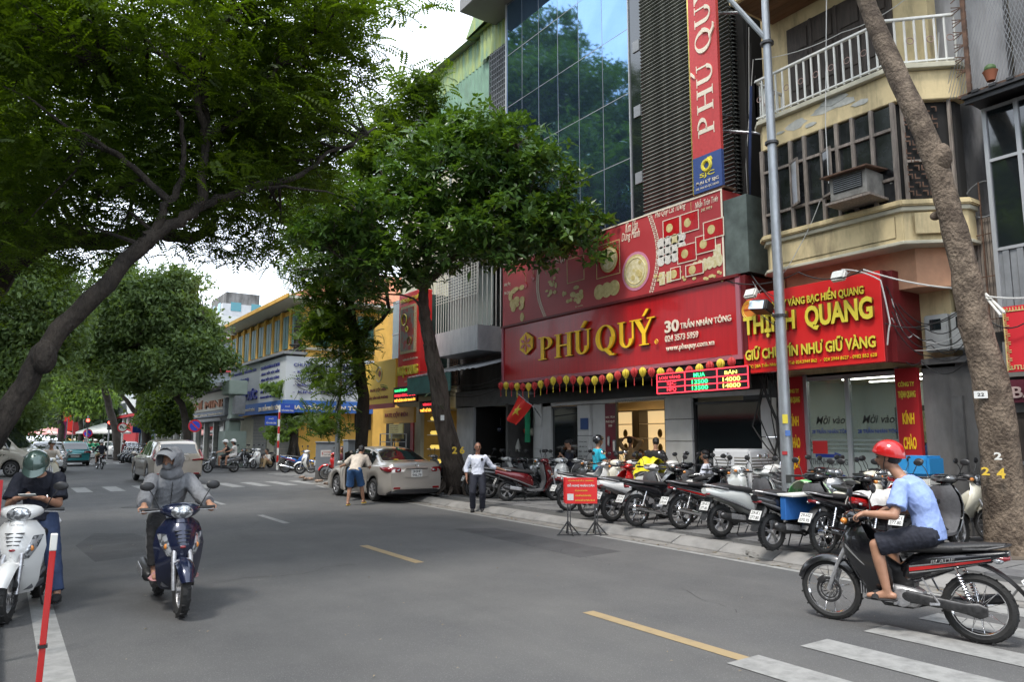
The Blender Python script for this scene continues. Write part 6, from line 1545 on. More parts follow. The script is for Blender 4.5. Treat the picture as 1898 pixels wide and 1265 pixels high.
# grey low building with HỒ CHÍ MINH lettering
Hc=facade('low_grey_building','low grey building with HỒ CHÍ MINH in worn red letters and a metal canopy')
MB().bb(13.0,24,51.5,84,.1,5.3).build('wall',mat('wall_grey',(.30,.30,.28),.85,var=.15,scale=1.5),Hc);MB().bb(12.7,13.0,52.4,72,3.75,5.1).build('sign_strip',mat('sign_dusty',(.42,.40,.35),.6),Hc);MB().bb(12.6,13,52.4,72,3.3,3.7).build('blue_grey_band',mat('band_bluegrey',(.16,.18,.22),.6),Hc);MB().bb(11.9,13,51.8,84,2.9,3.1).build('canopy',metalg,Hc);MB().bb(11.7,13.1,51.5,84,5.2,5.45).build('roof_edge',metalg,Hc)
lettering('HỒ CHÍ MINH',MS(12.68,70.5,3.95),17.2,.85,mat('letter_faded_red',(.38,.15,.08),.6),Hc,.03,.06);lettering('CÔNG TY PHÁT HÀNH SÁCH THÀNH PHỐ',MS(12.58,71,3.4),17.5,.2,creaml,Hc,.01,.02)
for i in range(10):MB().bb(12.7,13.0,54+i*3.0,54.35+i*3.0,.12,2.9).build('column',whitep,Hc)
for i in range(9):MB().bb(12.9,13.0,54.6+i*3.0,56.8+i*3.0,.3,2.6).build('window',glassd,Hc)
kx=thing('transformer_kiosk','pale green street transformer on a pedestal cabinet with two grey drums','transformer',(10.8,43.9,.13))
MB().bb(-.6,.6,-.7,.7,0,2.0).build('cabinet',mat('kiosk_green',(.30,.36,.31),.5,var=.08,scale=2),kx,bevel=.03);MB().loft([(2.0,0,0,.35,.4),(2.5,0,0,.35,.5),(2.9,0,0,.25,.28),(3.9,0,0,.25,.28),(4.05,0,0,.3,.5)],12,6,axis='z').build('pedestal',mat('kiosk_green',(.3,.36,.31)),kx)
MB().bb(-.5,.5,-.85,.85,4.05,4.85).build('transformer_box',mat('kiosk_green',(.3,.36,.31)),kx,bevel=.04)
for s in (-1,1):MB().bb(-.3,.3,s*1.1-.28,s*1.1+.28,2.9,3.95).build('side_drum',metalg,kx,bevel=.05)
MB().bb(-.4,.4,-.82,.82,2.6,2.7).build('bracket',darkmet,kx)
# corner building with the white bands
Lc=facade('white_banded_building','modern corner building with white bands, red lines and big windows')
MB().bb(12.5,40,90,124,.1,16).build('wall',mat('bluish_glass',(.16,.2,.22),.25,spec=.8),Lc)
for z,h,m_ in ((4.6,1.7,mat('cladding_white',(.55,.57,.56),.5)),(4.25,.3,redflat),(9.4,.35,redflat),(9.8,1.6,mat('cladding_white',(.5,.5,.5))),(13.0,.35,redflat),(13.4,2.6,mat('cladding_white',(.5,.5,.5)))):MB().bb(12.0,40,89.4,124.5,z,z+h).build('band',m_,Lc)
for k in range(8):MB().bb(12.2,12.5,91+k*4,91.5+k*4,.1,13).build('column',panelw,Lc)
lettering('LOTTERIA',MS(11.95,113,4.8),15,1.2,mat('letter_dark',(.03,.04,.04),.5),Lc,.06,.1);MB().bb(12.0,12.4,90,100,1.0,3.4).build('poster',redflat,Lc)
MB().bb(12.3,12.45,96,112,6.5,9.2).build('poster',mat('poster_pale',(.45,.5,.52),.5),Lc)
Tw=facade('white_tower','tall white hotel-like tower with teal windows seen above the trees');tx,ty=DP(400,814,130).x,DP(400,814,130).y
MB().bb(tx,tx+9,ty,ty+16,0,26).build('wall',mat('tower_white',(.48,.49,.5),.8,var=.08,scale=1),Tw);MB().bb(tx+1,tx+7,ty+2,ty+14,26,28.5).build('plant_room',concg,Tw)
for fl in range(8):
    for k in range(4):MB().bb(tx-.05,tx,ty+1.6+k*3.8,ty+3.6+k*3.8,3+fl*3.1,4.6+fl*3.1).build('window',mat('teal_glass',(.05,.22,.26),.2,spec=.7),Tw)
    for k in range(2):MB().bb(tx+1.4+k*3.6,tx+3.2+k*3.6,ty-.05,ty,3+fl*3.1,4.6+fl*3.1).build('window',mat('teal_glass',(.05,.22,.26)),Tw)
Gh=facade('glass_topped_building','brown building with a glazed rooftop terrace beyond the trees');gx,gy=DP(290,814,185).x,DP(290,814,185).y;MB().bb(gx,gx+8,gy,gy+14,0,39).build('wall',concg,Gh);MB().bb(gx+.3,gx+7,gy+1,gy+13,39,42).build('roof_terrace',glassd,Gh);MB().bb(gx-.5,gx+8,gy,gy+14,42,42.6).build('roof_slab',concg,Gh)
# far end of the street
for i,(x0,x1,y,h,m_,lab) in enumerate(((12,40,150,14,creamw,'cream building far down the right side of the street'),(-60,-12,210,12,concg,'dim grey block at the far left end of the street'),(13,50,200,16,orangew,'ochre block at the far right end of the street'))):
    f=facade('far_building',lab);MB().bb(x0,x1,y,y+25,0,h).build('wall',m_,f)
    for k in range(5):
        for z in range(2,int(h) -1,3):MB().bb(x0-.06,x0,y+1+k*4.6,y+3.6+k*4.6,z,z+1.7).build('window',glassd,f);MB().bb(x0+1+k*4.6,x0+3+k*4.6,y-.06,y,z,z+1.7).build('window',glassd,f)
# umbrellas, banners, signals far down
def parasol(px,dep,m_,r,lab):
    p=DP(px,814,dep);t=thing('parasol',lab,'parasol',(p.x,p.y,0));MB().cyl((0,0,0),(0,0,2.5),.04,8).build('pole',metalg,t)
    q=MB();n=12;q.rings([[(rr*math.cos(2*math.pi*j/n),rr*math.sin(2*math.pi*j/n),z) for j in range(n)] for rr,z in ((.02,3.1),(r*.5,2.75),(r,2.3),(r,2.15))],cap=False);q.build('canopy',m_,t)
parasol(93,88,mat('canopy_pink',(.6,.12,.12),.7,col2=(.6,.5,.45),scale=.6),2.6,'pink and white parasol far down the street on the left');parasol(192,66,whitep,2.2,'white pointed parasol beside the far crossing')
def flagbanner(px,py,dep,w,h,m_,lab):
    p=DP(px,py,dep);t=thing('street_banner',lab,'banner',(p.x,p.y,0));MB().bb(-w/2,w/2,-.03,.03,p.z-h,p.z).build('cloth',m_,t);MB().cyl((w/2+.05,0,0),(w/2+.05,0,p.z+.3),.05,8).build('pole',metalg,t)
flagbanner(116,782,75,.7,1.7,mat('banner_magenta',(.4,.03,.16),.6),'magenta vertical banner on the far left pavement');flagbanner(145,783,70,.8,1.1,redflat,'red square banner beside the magenta one');flagbanner(128,757,78,.9,2.4,mat('flag_red',(.7,.03,.02),.6),'tall red flag hanging above the far crossing')
for px,py,lab in ((163,780,'red traffic light on a thin pole left of the leaning trunks'),(203,784,'red traffic light beside the white parasol')):
    p=DP(px,py,62);t=thing('traffic_light',lab,'traffic light',(p.x,p.y,0));MB().cyl((0,0,0),(0,0,p.z+.4),.06,8).build('pole',metalg,t);MB().bb(-.15,.15,-.1,.1,p.z-.6,p.z+.2).build('signal_housing',blackp,t);MB().ell((0,-.12,p.z),(.13,.05,.13),10,8).build('red_lamp',mat('signal_red',(1,.05,.02),.4,emit=4,ecol=(1,.06,.04)),t)
# houses across the street, behind and left of the camera
for i,(y0,y1,h,m_) in enumerate(((-22,-8,9,creamw),(-7.6,4,11,concg),(4.4,13,8.5,concg),(13.4,24,7.5,concg),(24.4,36,9,creamw),(36.4,54,8,creamw))):
    f=facade('row_house',('cream','tall grey','plain grey','low grey','wide cream','long cream')[i] +' house across the street to the left of the photographer',cat='house');MB().bb(-18,-10.5,y0,y1,0,h).build('wall',m_,f)
    MB().bb(-10.5,-10.4,y0+.5,y1-.5,.2,2.8).build('shop_opening',blackin,f);MB().bb(-10.5,-9.6,y0+.3,y1-.3,2.9,3.1).build('awning',(redflat,metalg)[i%2],f)
    for k in range(int((y1-y0) /2.4)):
        for z in range(4,int(h) -1,3):MB().bb(-10.5,-10.44,y0+1+k*2.4,y0+2.2+k*2.4,z,z+1.6).build('window',glassd,f)
# ------------------------------------------------------------------ trees
bark_dark=mat('bark_dark',(.014,.011,.009),.95,col2=(.045,.036,.028),scale=5,bump=1.0,bscale=22,stretch=(1,1,.4),bd=.06)
bark_pale=mat('bark_pale',(.075,.054,.038),.9,col2=(.19,.145,.105),scale=5.5,bump=1,bscale=26,stretch=(1,1,.8),contrast=(.40,.60),bd=.05,detail=9);grime(bark_pale,.7,2.2,(.07,.05,.035),(1,1,.6),.52,.66)
bark_ficus=mat('bark_ficus',(.055,.042,.034),.95,col2=(.13,.105,.085),scale=4,bump=1.0,bscale=16,stretch=(1.5,1.5,.3),bd=.07)
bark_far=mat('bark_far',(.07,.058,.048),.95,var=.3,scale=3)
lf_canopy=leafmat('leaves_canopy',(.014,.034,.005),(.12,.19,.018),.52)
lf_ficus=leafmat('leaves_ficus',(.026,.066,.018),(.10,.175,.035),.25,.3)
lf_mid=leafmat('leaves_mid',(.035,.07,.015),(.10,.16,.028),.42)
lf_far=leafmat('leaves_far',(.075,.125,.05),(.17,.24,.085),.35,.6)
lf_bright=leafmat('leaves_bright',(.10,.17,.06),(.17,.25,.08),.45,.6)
lf_hazy=leafmat('leaves_hazy',(.06,.10,.06),(.09,.13,.08),.3,.7)  # distance haze is mixed into this leaf colour; the air itself is clear
def np_mesh(name,V,Fq,m,parent=None,kind=None,label=None,smooth=False):
    me=bpy.data.meshes.new(name);nv=len(V);nf=len(Fq)
    me.vertices.add(nv);me.vertices.foreach_set('co',V.astype('f').ravel())
    me.loops.add(nf*4);me.loops.foreach_set('vertex_index',Fq.astype('i').ravel())
    me.polygons.add(nf);me.polygons.foreach_set('loop_start',np.arange(0,nf*4,4,dtype='i'))
    me.update(calc_edges=True);me.materials.append(m)
    return put(name,me,None,parent,kind=kind,label=label)
def tpl_pinnate(n=7,L=.26,lw=.024,ll=.062):
    V= [];Fq= []
    for i in range(n):
        x=L* (i+.6) /n;z= -.35*x*x/L
        s_=1-.35*abs(i/n-.45)
        for s in (-1,1):
            b=len(V);a=.35
            V+= [(x,0,z),(x+.35*ll*s_+lw*.4,s*ll*.55*s_,z-.006+.008),(x+a*ll*s_,s*ll*s_,z-.016),(x+.1*ll-lw*.4,s*ll*.5*s_,z-.004)]
            Fq.append((b,b+1,b+2,b+3))
    return np.array(V),np.array(Fq)
def tpl_rosette(n=7,L=.17,w=.05):
    V= [];Fq= []
    for i in range(n):
        a=2*math.pi*i/n+.2* (i%2);el=R(15+35* (i%2));ca,sa=math.cos(a),math.sin(a)
        P= [(0.02,0),(L*.45,w/2),(L,0),(L*.45,-w/2)]
        b=len(V)
        for k,(r,t) in enumerate(P):
            lift=r*math.sin(el) -1.6*r*r+ (.012 if t else 0);rr=r*math.cos(el)
            V.append((rr*ca-t*sa,rr*sa+t*ca,lift))
        V.append((L*.45*math.cos(el) *ca,L*.45*math.cos(el) *sa,L*.45*math.sin(el) -1.6* (L*.45) **2-.004))
        Fq+= [(b,b+1,b+2,b+4),(b,b+4,b+2,b+3)]
    return np.array(V),np.array(Fq)
def tpl_tuft(n=9,s=.16,rad=.3,seed=3):
    rs=np.random.RandomState(seed);V= [];Fq= []
    for i in range(n):
        c=rs.normal(size=3) *rad*np.array([.5,.5,.3]);u=rs.normal(size=3);u /= np.linalg.norm(u);v=np.cross(u,rs.normal(size=3));v /= np.linalg.norm(v);b=len(V);q=s*rs.uniform(.6,1.2)
        V+= [c-u*q,c+v*q*.42,c+u*q,c-v*q*.42];Fq.append((b,b+1,b+2,b+3))
    return np.array(V),np.array(Fq)
def rotmats(rs,n,tilt=.9,out=None):
    """random yaw plus limited tilt"""
    yaw=rs.uniform(0,2*np.pi,n);p=rs.normal(0,tilt*.5,n);r=rs.normal(0,tilt*.5,n)
    cy,sy,cp,sp,cr,sr=np.cos(yaw),np.sin(yaw),np.cos(p),np.sin(p),np.cos(r),np.sin(r)
    M=np.empty((n,3,3))
    M[:,0,0] =cy*cp;M[:,0,1] =cy*sp*sr-sy*cr;M[:,0,2] =cy*sp*cr+sy*sr
    M[:,1,0] =sy*cp;M[:,1,1] =sy*sp*sr+cy*cr;M[:,1,2] =sy*sp*cr-cy*sr
    M[:,2,0] = -sp;M[:,2,1] =cp*sr;M[:,2,2] =cp*cr
    return M
def scatter(name,C,tpl,m,parent,rs,tilt=.9,smin=.75,smax=1.25,kind='stuff'):
    V0,F0=tpl;n=len(C);k=len(V0)
    M=rotmats(rs,n,tilt);S=rs.uniform(smin,smax,n)
    V=np.einsum('nij,kj->nki',M,V0) *S[:,None,None] +C[:,None,:]
    Fq=F0[None] + (np.arange(n) *k)[:,None,None]
    return np_mesh(name,V.reshape(-1,3),Fq.reshape(-1,4),m,parent,kind)
def clumps(rs,ells,n,shell=.35):
    """clump centres in a set of ellipsoids [(c, r, weight)]"""
    out= [];W=np.array([e[2] if len(e) >2 else e[1][0] *e[1][1] *e[1][2] for e in ells]);W=W/W.sum()
    for e,cnt in zip(ells,rs.multinomial(n,W)):
        d=rs.normal(size=(cnt,3));d /= np.linalg.norm(d,axis=1)[:,None];q=rs.uniform(shell,1,cnt) **.5
        out.append(np.array(e[0]) +d*q[:,None] *np.array(e[1]))
    return np.concatenate(out)
def fill(rs,cl,per,rad,flat=.6):
    C=np.repeat(cl,per,axis=0);return C+rs.normal(size=C.shape) *np.array([rad,rad,rad*flat])
def limb(mb,pts,r0,r1,n=10,seg=5,wob=.02,rs=None):
    """curved tapering limb through pts with slight wobble"""
    P= [Vector(p) for p in pts];out= [];k=len(P) -1
    for i in range(k):
        a=P[max(i-1,0)];b=P[i];c=P[i+1];d=P[min(i+2,k)]
        for j in range(seg):
            t=j/seg;out.append(.5* ((2*b) + (c-a) *t+ (2*a-5*b+4*c-d) *t*t+ (-a+3*b-3*c+d) *t**3))
    out.append(P[-1]);m=len(out)
    rr= [r0+ (r1-r0) * (i/ (m-1)) for i in range(m)]
    if rs is not None:out= [o+Vector(rs.normal(size=3) *wob) if 0<i<m-1 else o for i,o in enumerate(out)];rr= [q* (1+rs.uniform(-.07,.07)) for q in rr]
    mb.tube(out,rr,n,jitter=.045)
    return out
def twigs(mb,rs,nodes,cl,r=.03,cnt=60,maxd=4.5):
    """twigs from the nearest limb point to clump centres"""
    N=np.array([tuple(p) for p in nodes])
    idx=rs.choice(len(cl),min(cnt,len(cl)),replace=False)
    for i in idx:
        c=cl[i];d=np.linalg.norm(N-c,axis=1);j=int(np.argmin(d+rs.uniform(0,.8,len(d))))
        if d[j] >maxd:continue
        a=Vector(N[j]);b=Vector(c);mid=a.lerp(b,.5) +Vector((rs.normal() *.12*d[j],rs.normal() *.12*d[j],.1*d[j]))
        mb.tube([a,a.lerp(mid,.6),mid,b],[r*min(1.4,.5+d[j] *.3),r*.7,r*.5,r*.22],5)
# --- big leaning tree on the left pavement, whose canopy hangs over the road
rs=np.random.RandomState(11)
T1=thing('street_tree','large dark leaning tree slanting from the left edge, its canopy filling the upper left','tree',(0,0,0))
tk=MB();nodes= []
base=DP(-210,1200,7.6);base.z=0.0
nodes+=limb(tk,[base,DP(-90,940,7.9),DP(0,790,8.2),DP(60,690,8.4),DP(110,615,8.6),DP(180,545,8.8),DP(265,455,9.1)],.145,.09,14,5,.012,rs)
tk.ell(DP(82,662,8.4),(.13,.14,.2),10,8)
for pts,r0,r1 in (([(262,458,9.1),(310,420,9.3),(365,385,9.5),(374,330,9.6),(379,250,9.8),(380,170,10),(372,60,10.3)],.085,.03),([(265,455,9.1),(285,425,9.2),(318,370,9.3),(337,325,9.3),(338,262,9.2),(327,205,9)],.065,.02),([(362,388,9.5),(400,368,9.7),(480,343,10),(560,325,10.4),(610,285,10.8),(680,250,11.3)],.065,.015),
                    ([(382,245,9.8),(440,215,10),(500,140,10.2),(560,90,10.4),(640,40,10.6)],.04,.015),([(310,370,9.3),(250,310,9.1),(200,275,8.9),(130,240,8.6)],.05,.015),([(378,250,9.8),(370,150,9.6),(400,60,9.4),(480,-20,9.4)],.05,.02),([(378,200,9.8),(330,120,9.6),(250,90,9.3),(170,110,9)],.045,.015),([(480,345,10),(540,350,9.9),(620,360,9.8)],.03,.01)):
    nodes+=limb(tk,[DP(*p) for p in pts],r0,r1,8,4,.02,rs)
E1= [(310,120,10.5,330,150),(120,200,10,260,180),(480,150,10.8,190,190),(250,340,10.2,260,90),(60,330,10.5,130,90),(500,300,11.2,130,110),(610,110,11.2,90,100),(420,420,11,110,40),(60,440,9.5,70,50),(200,20,9,300,110),(520,0,10,200,90),(150,455,10.8,90,30),(390,450,11.2,45,30),(470,480,11.6,30,22),(640,50,11,60,55),(700,0,10.8,50,30),(770,-10,10.8,30,20),(360,240,12.5,300,170),(560,240,12.8,120,140),(340,330,10.4,200,100),(20,60,9,160,160)]
ells= [(DP(a,b,c),(d*c/FPX,d*c/FPX*.8+.5,e*c/FPX)) for a,b,c,d,e in E1]
ells= [(tuple(c),r,r[0] *r[2]) for c,r in ells] + [((-5,8,9.5),(4.5,5,2.2),2.0),((-2,14,11),(5,4,2),2.2)]
cl=clumps(rs,ells,1050,.12)
twigs(tk,rs,nodes[34:],cl,.028,170)
tk.build('trunk',bark_dark,T1,smooth=60)
scatter('crown',fill(rs,cl,17,.21),tpl_pinnate(),lf_canopy,T1,rs,.9)
fr_me=MB();V0,F0=tpl_pinnate(8,.3,.026,.07);fr_me.add([tuple(v) for v in V0],[tuple(int(i) for i in f) for f in F0]);fr_me.tube([(0,0,0),(.15,0,-.02),(.3,0,-.1)],.003,4);fr_me=fr_me.mesh('frond');fr_me.materials.append(lf_canopy)
def own_pieces(nm,me,C,parent,rs,s0=.8,s1=1.25,tilt=.9):
    for c in C:
        o=bpy.data.objects.new(nm,me);COL.objects.link(o);o.parent=parent;o.location=c;o.rotation_euler= (rs.normal() *tilt*.5,rs.normal() *tilt*.5,rs.uniform(0,6.3));s=rs.uniform(s0,s1);o.scale= (s,s,s)
near=sorted(cl.tolist(),key=lambda c:(Vector(c) -Vector((0,0,1.7))).length)[:290]
own_pieces('frond',fr_me,[np.array(c) +rs.normal(size=3) *.15 for c in near],T1,rs)
# --- second trunk at the left edge
rs=np.random.RandomState(12)
T2=thing('street_tree','thick dark trunk at the left edge with one heavy level limb behind the leaning tree','tree')
tk=MB();b0=DP(-160,814,11.8);b0.z=0;nodes= []
nodes+=limb(tk,[b0,DP(-120,700,11.8),DP(-60,580,11.8),DP(-10,500,11.9),DP(20,440,12),DP(20,380,12),DP(0,250,12.2)],.42,.22,14,4,.02,rs)
nodes+=limb(tk,[DP(10,500,11.9),DP(60,455,12),DP(130,440,12.2),(DP(200,450,12.3)),DP(265,425,12.5),DP(330,440,12.8),DP(400,425,13.2)],.22,.08,12,4,.02,rs)
ells= [(DP(30,200,12.5),(3,2,1.8)),(DP(30,470,11.6),(.5,.5,.35)),(DP(5,530,11.2),(.3,.4,.3)),(DP(200,420,12.6),(1.6,1,.35)),(DP(-200,350,12),(2.5,2.5,2)),(DP(120,500,12.4),(.5,.5,.25))]
cl=clumps(rs,[(tuple(a),b,b[0] *b[2]) for a,b in ells],260,.1);twigs(tk,rs,nodes[30:],cl,.03,30)
tk.build('trunk',bark_dark,T2,smooth=60);scatter('crown',fill(rs,cl,18,.22),tpl_pinnate(),lf_canopy,T2,rs)
# --- right-hand pale tree
rs=np.random.RandomState(13)
T3=thing('street_tree','pale brown street tree on the right with painted 24 and a white number tag','tree')
tk=MB();X3=11.55
pts= [(1885,1010,.42),(1868,960,.36),(1860,900,.325),(1850,800,.31),(1835,700,.285),(1806,600,.25),(1788,500,.23),(1762,400,.205),(1743,330,.20),(1715,250,.20),(1668,150,.19),(1620,40,.17),(1590,-40,.16),(1560,-150,.15)]
P3= []
for i,(a,b,r_) in enumerate(pts):p=XP(a,b,X3-.05*i);P3.append((p,r_*.8))
P3[0] = (Vector((P3[0][0].x,P3[0][0].y,.05)),.40)
outp= [];rr= []
for i in range(len(P3) -1):
    for j in range(4):
        t=j/4;outp.append(P3[i][0].lerp(P3[i+1][0],t));rr.append((P3[i][1] + (P3[i+1][1] -P3[i][1]) *t) * (1+rs.uniform(-.04,.04)))
tk.tube(outp,rr,18,jitter=.03)
tk.ell(XP(1746,292,X3-.45),(.12,.14,.22),12,8)
for px,py,q in ((1800,610,.05),(1812,650,.05),(1728,290,.09),(1735,400,.09),(1825,655,.05),(1775,480,.05),(1790,540,.05)):
    c=XP(px,py,X3-.28);tk.ell(c,(.06,.09,.07),10,6)
tk.build('trunk',bark_pale,T3,smooth=50)
nodes= [p for p in outp[-6:]]
tp=P3[-1][0];tk=MB()
for dx,dy,dz in ((-2,2,3),(1,-2,3.5),(-3,-1,2.5),(1.5,3,3)):nodes+=limb(tk,[tp,tp+Vector((dx*.5,dy*.5,dz*.4)),tp+Vector((dx,dy,dz))],.12,.04,7,4,.03,rs)
ells= [((tp.x+a,tp.y+b,tp.z+c),(2,2,1.3)) for a,b,c in ((-2,2,4),(1,-2,4.5),(-3,-1,3.6),(1.2,3,4.2))]
cl=clumps(rs,ells,220,.2);twigs(tk,rs,nodes,cl,.03,40);tk.build('limbs',bark_pale,T3,smooth=60);scatter('crown',fill(rs,cl,14,.3),tpl_pinnate(6),lf_canopy,T3,rs)
# paint marks and tag on it, wrapped on the bark
def on_trunk(px,py,tx,w,h,m_,nm,off=.0):
    c=XP(px,py,X3-.15);d=Vector((c.x,c.y,0)).normalized();xd=Vector((d.y,-d.x,0));p=c-d*.31-xd* (w/2)
    return lettering(tx,MF(p,xd),w,h,m_,T3,.03,.012,.0,nm)
tag_c=XP(1818,734,X3-.2);tag_c-=Vector((tag_c.x,tag_c.y,0)).normalized() *.28;tgo=MB().box((0,0,0),(.16,.012,.10)).build('number_tag',platew,T3,loc=tag_c,rot=(0,0,-R(66)))
lettering('22',Matrix(((1,0,0,-.04),(0,0,-1,-.008),(0,1,0,-.02),(0,0,0,1))),.08,.045,inkm,tgo,.01,.002)
on_trunk(1827,880,'2',.095,.11,mat('paint_yellow_daub',(.62,.42,.04),.7),'painted_number');on_trunk(1856,886,'4',.10,.14,mat('paint_yellow_daub',(.6,.4,.04)),'painted_number');on_trunk(1850,852,'2',.09,.10,whitep,'painted_number')
# --- the broad-leaved tree in front of the shops
rs=np.random.RandomState(14)
T4=thing('broadleaf_tree','broad-leaved tree with glossy leaves in front of the gold shop, trunk twined with roots','tree')
tk=MB();nodes= [];bx=Vector((10.9,18.6,.1));d0=20.3
tr= [bx] + [DP(a,b,c) for a,b,c in ((838,850,20.6),(822,780,20.4),(812,710,20.2),(797,640,20),(786,580,19.8),(785,530,19.6))]
tkp=limb(tk,tr,.30,.12,16,5,.015,rs);nodes+=tkp[-8:]
for k in range(9):      # aerial roots twining round the trunk
    a0=k*.7;pts= []
    for i,p in enumerate(tkp[:int(18+8*rs.rand())]):
        a=a0+i*.13* (1 if k%2 else-1);r_=.30+ (.12-.30) *i/len(tkp) +.005;r_ *= 1+.35*max(0,1-i/4)
        pts.append(p+Vector((r_*math.cos(a),r_*math.sin(a),0)))
    tk.tube(pts,[.045-.001*i for i in range(len(pts))],7)
for k in range(10):
    a=k*.63;tk.tube([bx+Vector((.36*math.cos(a),.36*math.sin(a),.7)),bx+Vector((.5*math.cos(a),.5*math.sin(a),.25)),bx+Vector((.8*math.cos(a),.8*math.sin(a),-.02))],[.05,.07,.04],7)
for pts,r0,r1 in (([(785,535,19.6),(740,480,19.3),(690,420,19),(640,370,18.6),(590,330,18.4)],.13,.03),([(785,535,19.6),(795,470,19.2),(800,390,19),(790,300,19)],.13,.03),([(790,520,19.6),(850,470,19),(920,440,18.6),(1000,420,18.2),(1060,440,17.8)],.12,.025),([(800,450,19.2),(870,380,19),(930,310,18.6),(960,270,18.4)],.08,.02),([(740,480,19.3),(680,500,18.8),(620,470,18.4)],.06,.02),([(795,470,19.2),(740,380,20),(700,310,20.4)],.07,.02),([(786,600,19.8),(775,560,19.4),(740,545,19.2)],.05,.015)):
    nodes+=limb(tk,[DP(*p) for p in pts],r0,r1,8,4,.03,rs)
E4= [(900,300,18.6,130,80),(990,330,18.2,80,70),(1040,410,17.8,70,60),(940,420,18.2,120,60),(820,330,18.8,110,80),(720,400,18.8,110,70),(640,390,18.6,90,70),(760,470,18.6,110,40),(850,440,18.2,90,60),(1075,460,17.6,38,30),(600,470,18.6,60,45),(860,240,19,70,40),(700,500,18.8,80,35),(1000,440,18,70,45),(930,265,18.8,60,40),(950,480,17.9,40,25),(560,430,18.8,40,40),(670,540,19,30,20)]
ells= [(tuple(DP(a,b,c)),(d*c/FPX,d*c/FPX*.9+.3,e*c/FPX),d*e) for a,b,c,d,e in E4]
cl=clumps(rs,ells,520,.25);twigs(tk,rs,nodes,cl,.03,150)
tk.build('trunk',bark_ficus,T4,smooth=60)
scatter('crown',fill(rs,cl,7,.22),tpl_rosette(7,.25,.10),lf_ficus,T4,rs,1.0,.75,1.2)
lm_=MB().add([(0,0,0),(.12,.046,.015),(.26,0,-.014),(.12,-.046,.015),(.12,0,-.002)],[(0,4,2,1)[::-1],(0,3,2,4)[::-1]]).mesh('leaf');lm_.materials.append(lf_ficus)
near=sorted(cl.tolist(),key=lambda c:(Vector(c) -Vector((0,0,1.7))).length)[:160]
own_pieces('leaf',lm_,[np.array(c) +rs.normal(size=3) *.2 for c in near for _ in (0,1)][:296],T4,rs,.9,1.3,1.2)
for px,py in ((820,680),(800,730),(815,745)):
    c=DP(px,py,19.9);own_pieces('leaf',lm_,[c+Vector(rs.normal(size=3) *.12) for _ in range(1)],T4,rs,1,1.4)
numt=MB().box((0,0,0),(.1,.012,.14)).build('number_tag',platew,T4,loc=DP(820,775,19.9),rot=(0,0,-R(30)))
c=DP(838,842,19.95);lettering('2 6',MF(c,(math.cos(YAW),-math.sin(YAW),0)),.34,.2,mat('paint_yellow_daub',(.6,.4,.04)),T4,.04,.03,0,'painted_number')
# --- middle trees
def crown_tree(name,label,base,trunk,r0,r1,E,ncl,per,rad,tpl,lm,bm_=bark_far,seed=1,limbs=(),tw=40,cat='tree',shell=.25,S=(.8,1.25)):
    rs=np.random.RandomState(seed);t=thing(name,label,cat);tk=MB();nodes=limb(tk,[base] +trunk,r0,r1,10,4,.03,rs)[-10:]
    for pts,a,b in limbs:nodes+=limb(tk,[Vector(p) for p in pts],a,b,7,4,.04,rs)
    ells= [(tuple(DP(a,b,c)),(d*c/FPX,d*c/FPX*.9+.3,e*c/FPX),d*e) for a,b,c,d,e in E]
    cl=clumps(rs,ells,ncl,shell);twigs(tk,rs,nodes,cl,.045,tw,9)
    tk.build('trunk',bm_,t,smooth=60);scatter('crown',fill(rs,cl,per,rad),tpl,lm,t,rs,1.0,*S)
    return t
def gd(px,dep,z=0.0):
    p=DP(px,814,dep);return Vector((p.x,p.y,z))
D_=lambda L:[DP(*p) for p in L]
crown_tree('street_tree','dense small-leaved tree between the lamp post and the broad-leaved tree',gd(672,26,.1),D_([(672,760,26),(668,680,26),(655,600,26),(640,520,26)]),.24,.14,
    [(645,560,26,50,90),(600,560,26,40,75),(650,640,26,32,50),(565,480,26,35,35),(650,450,25,70,60),(620,700,25.5,55,30),(600,650,26,30,35),(665,540,26,30,50),(585,600,26,16,30),(690,380,22,60,70),(730,270,21,50,50),(775,150,20.5,45,22),(725,200,21,35,28),(790,220,20.5,30,30),(670,280,21,40,40),(560,380,22,55,55),(600,790,25,40,12),(620,770,25,45,14)],
    300,22,.28,tpl_pinnate(6,.34,.05,.11),lf_mid,bark_dark,21,[(D_([(655,600,26),(620,560,26),(590,500,26)]),.1,.03),(D_([(660,620,26),(720,580,25.5),(690,500,24),(560,500,25)]),.09,.03),(D_([(640,520,26),(680,400,23),(720,300,21.5),(780,170,20.5)]),.1,.02)],90)
crown_tree('street_tree','street tree with a domed crown and dark forked trunk beyond the junction',gd(350,43),D_([(345,790,43),(330,740,43),(300,690,43)]),.24,.16,
    [(290,590,44,95,60),(225,590,44,60,50),(345,615,44,50,55),(270,545,44,80,30),(325,525,44,42,20),(370,655,43,42,38),(200,640,44,50,45),(310,680,43,55,28),(400,665,43,22,20),(250,700,43,34,25),(350,705,42,24,18),(215,500,44,26,16)],
    480,18,.42,tpl_tuft(9,.14,.36),lf_far,bark_far,22,[(D_([(330,740,43),(350,660,43),(380,600,43)]),.12,.04),(D_([(300,690,43),(260,640,43),(230,590,43)]),.13,.04)],60)
crown_tree('street_tree','slim dark trunk leaning left beside the walking man, beyond the junction',gd(222,58),D_([(214,800,58),(200,745,58),(185,700,58),(165,680,58)]),.34,.16,
    [(180,690,57,50,25),(150,660,57,45,30),(210,670,57,40,30)],120,18,.6,tpl_tuft(9,.18,.5,4),lf_far,bark_far,23,[],20)
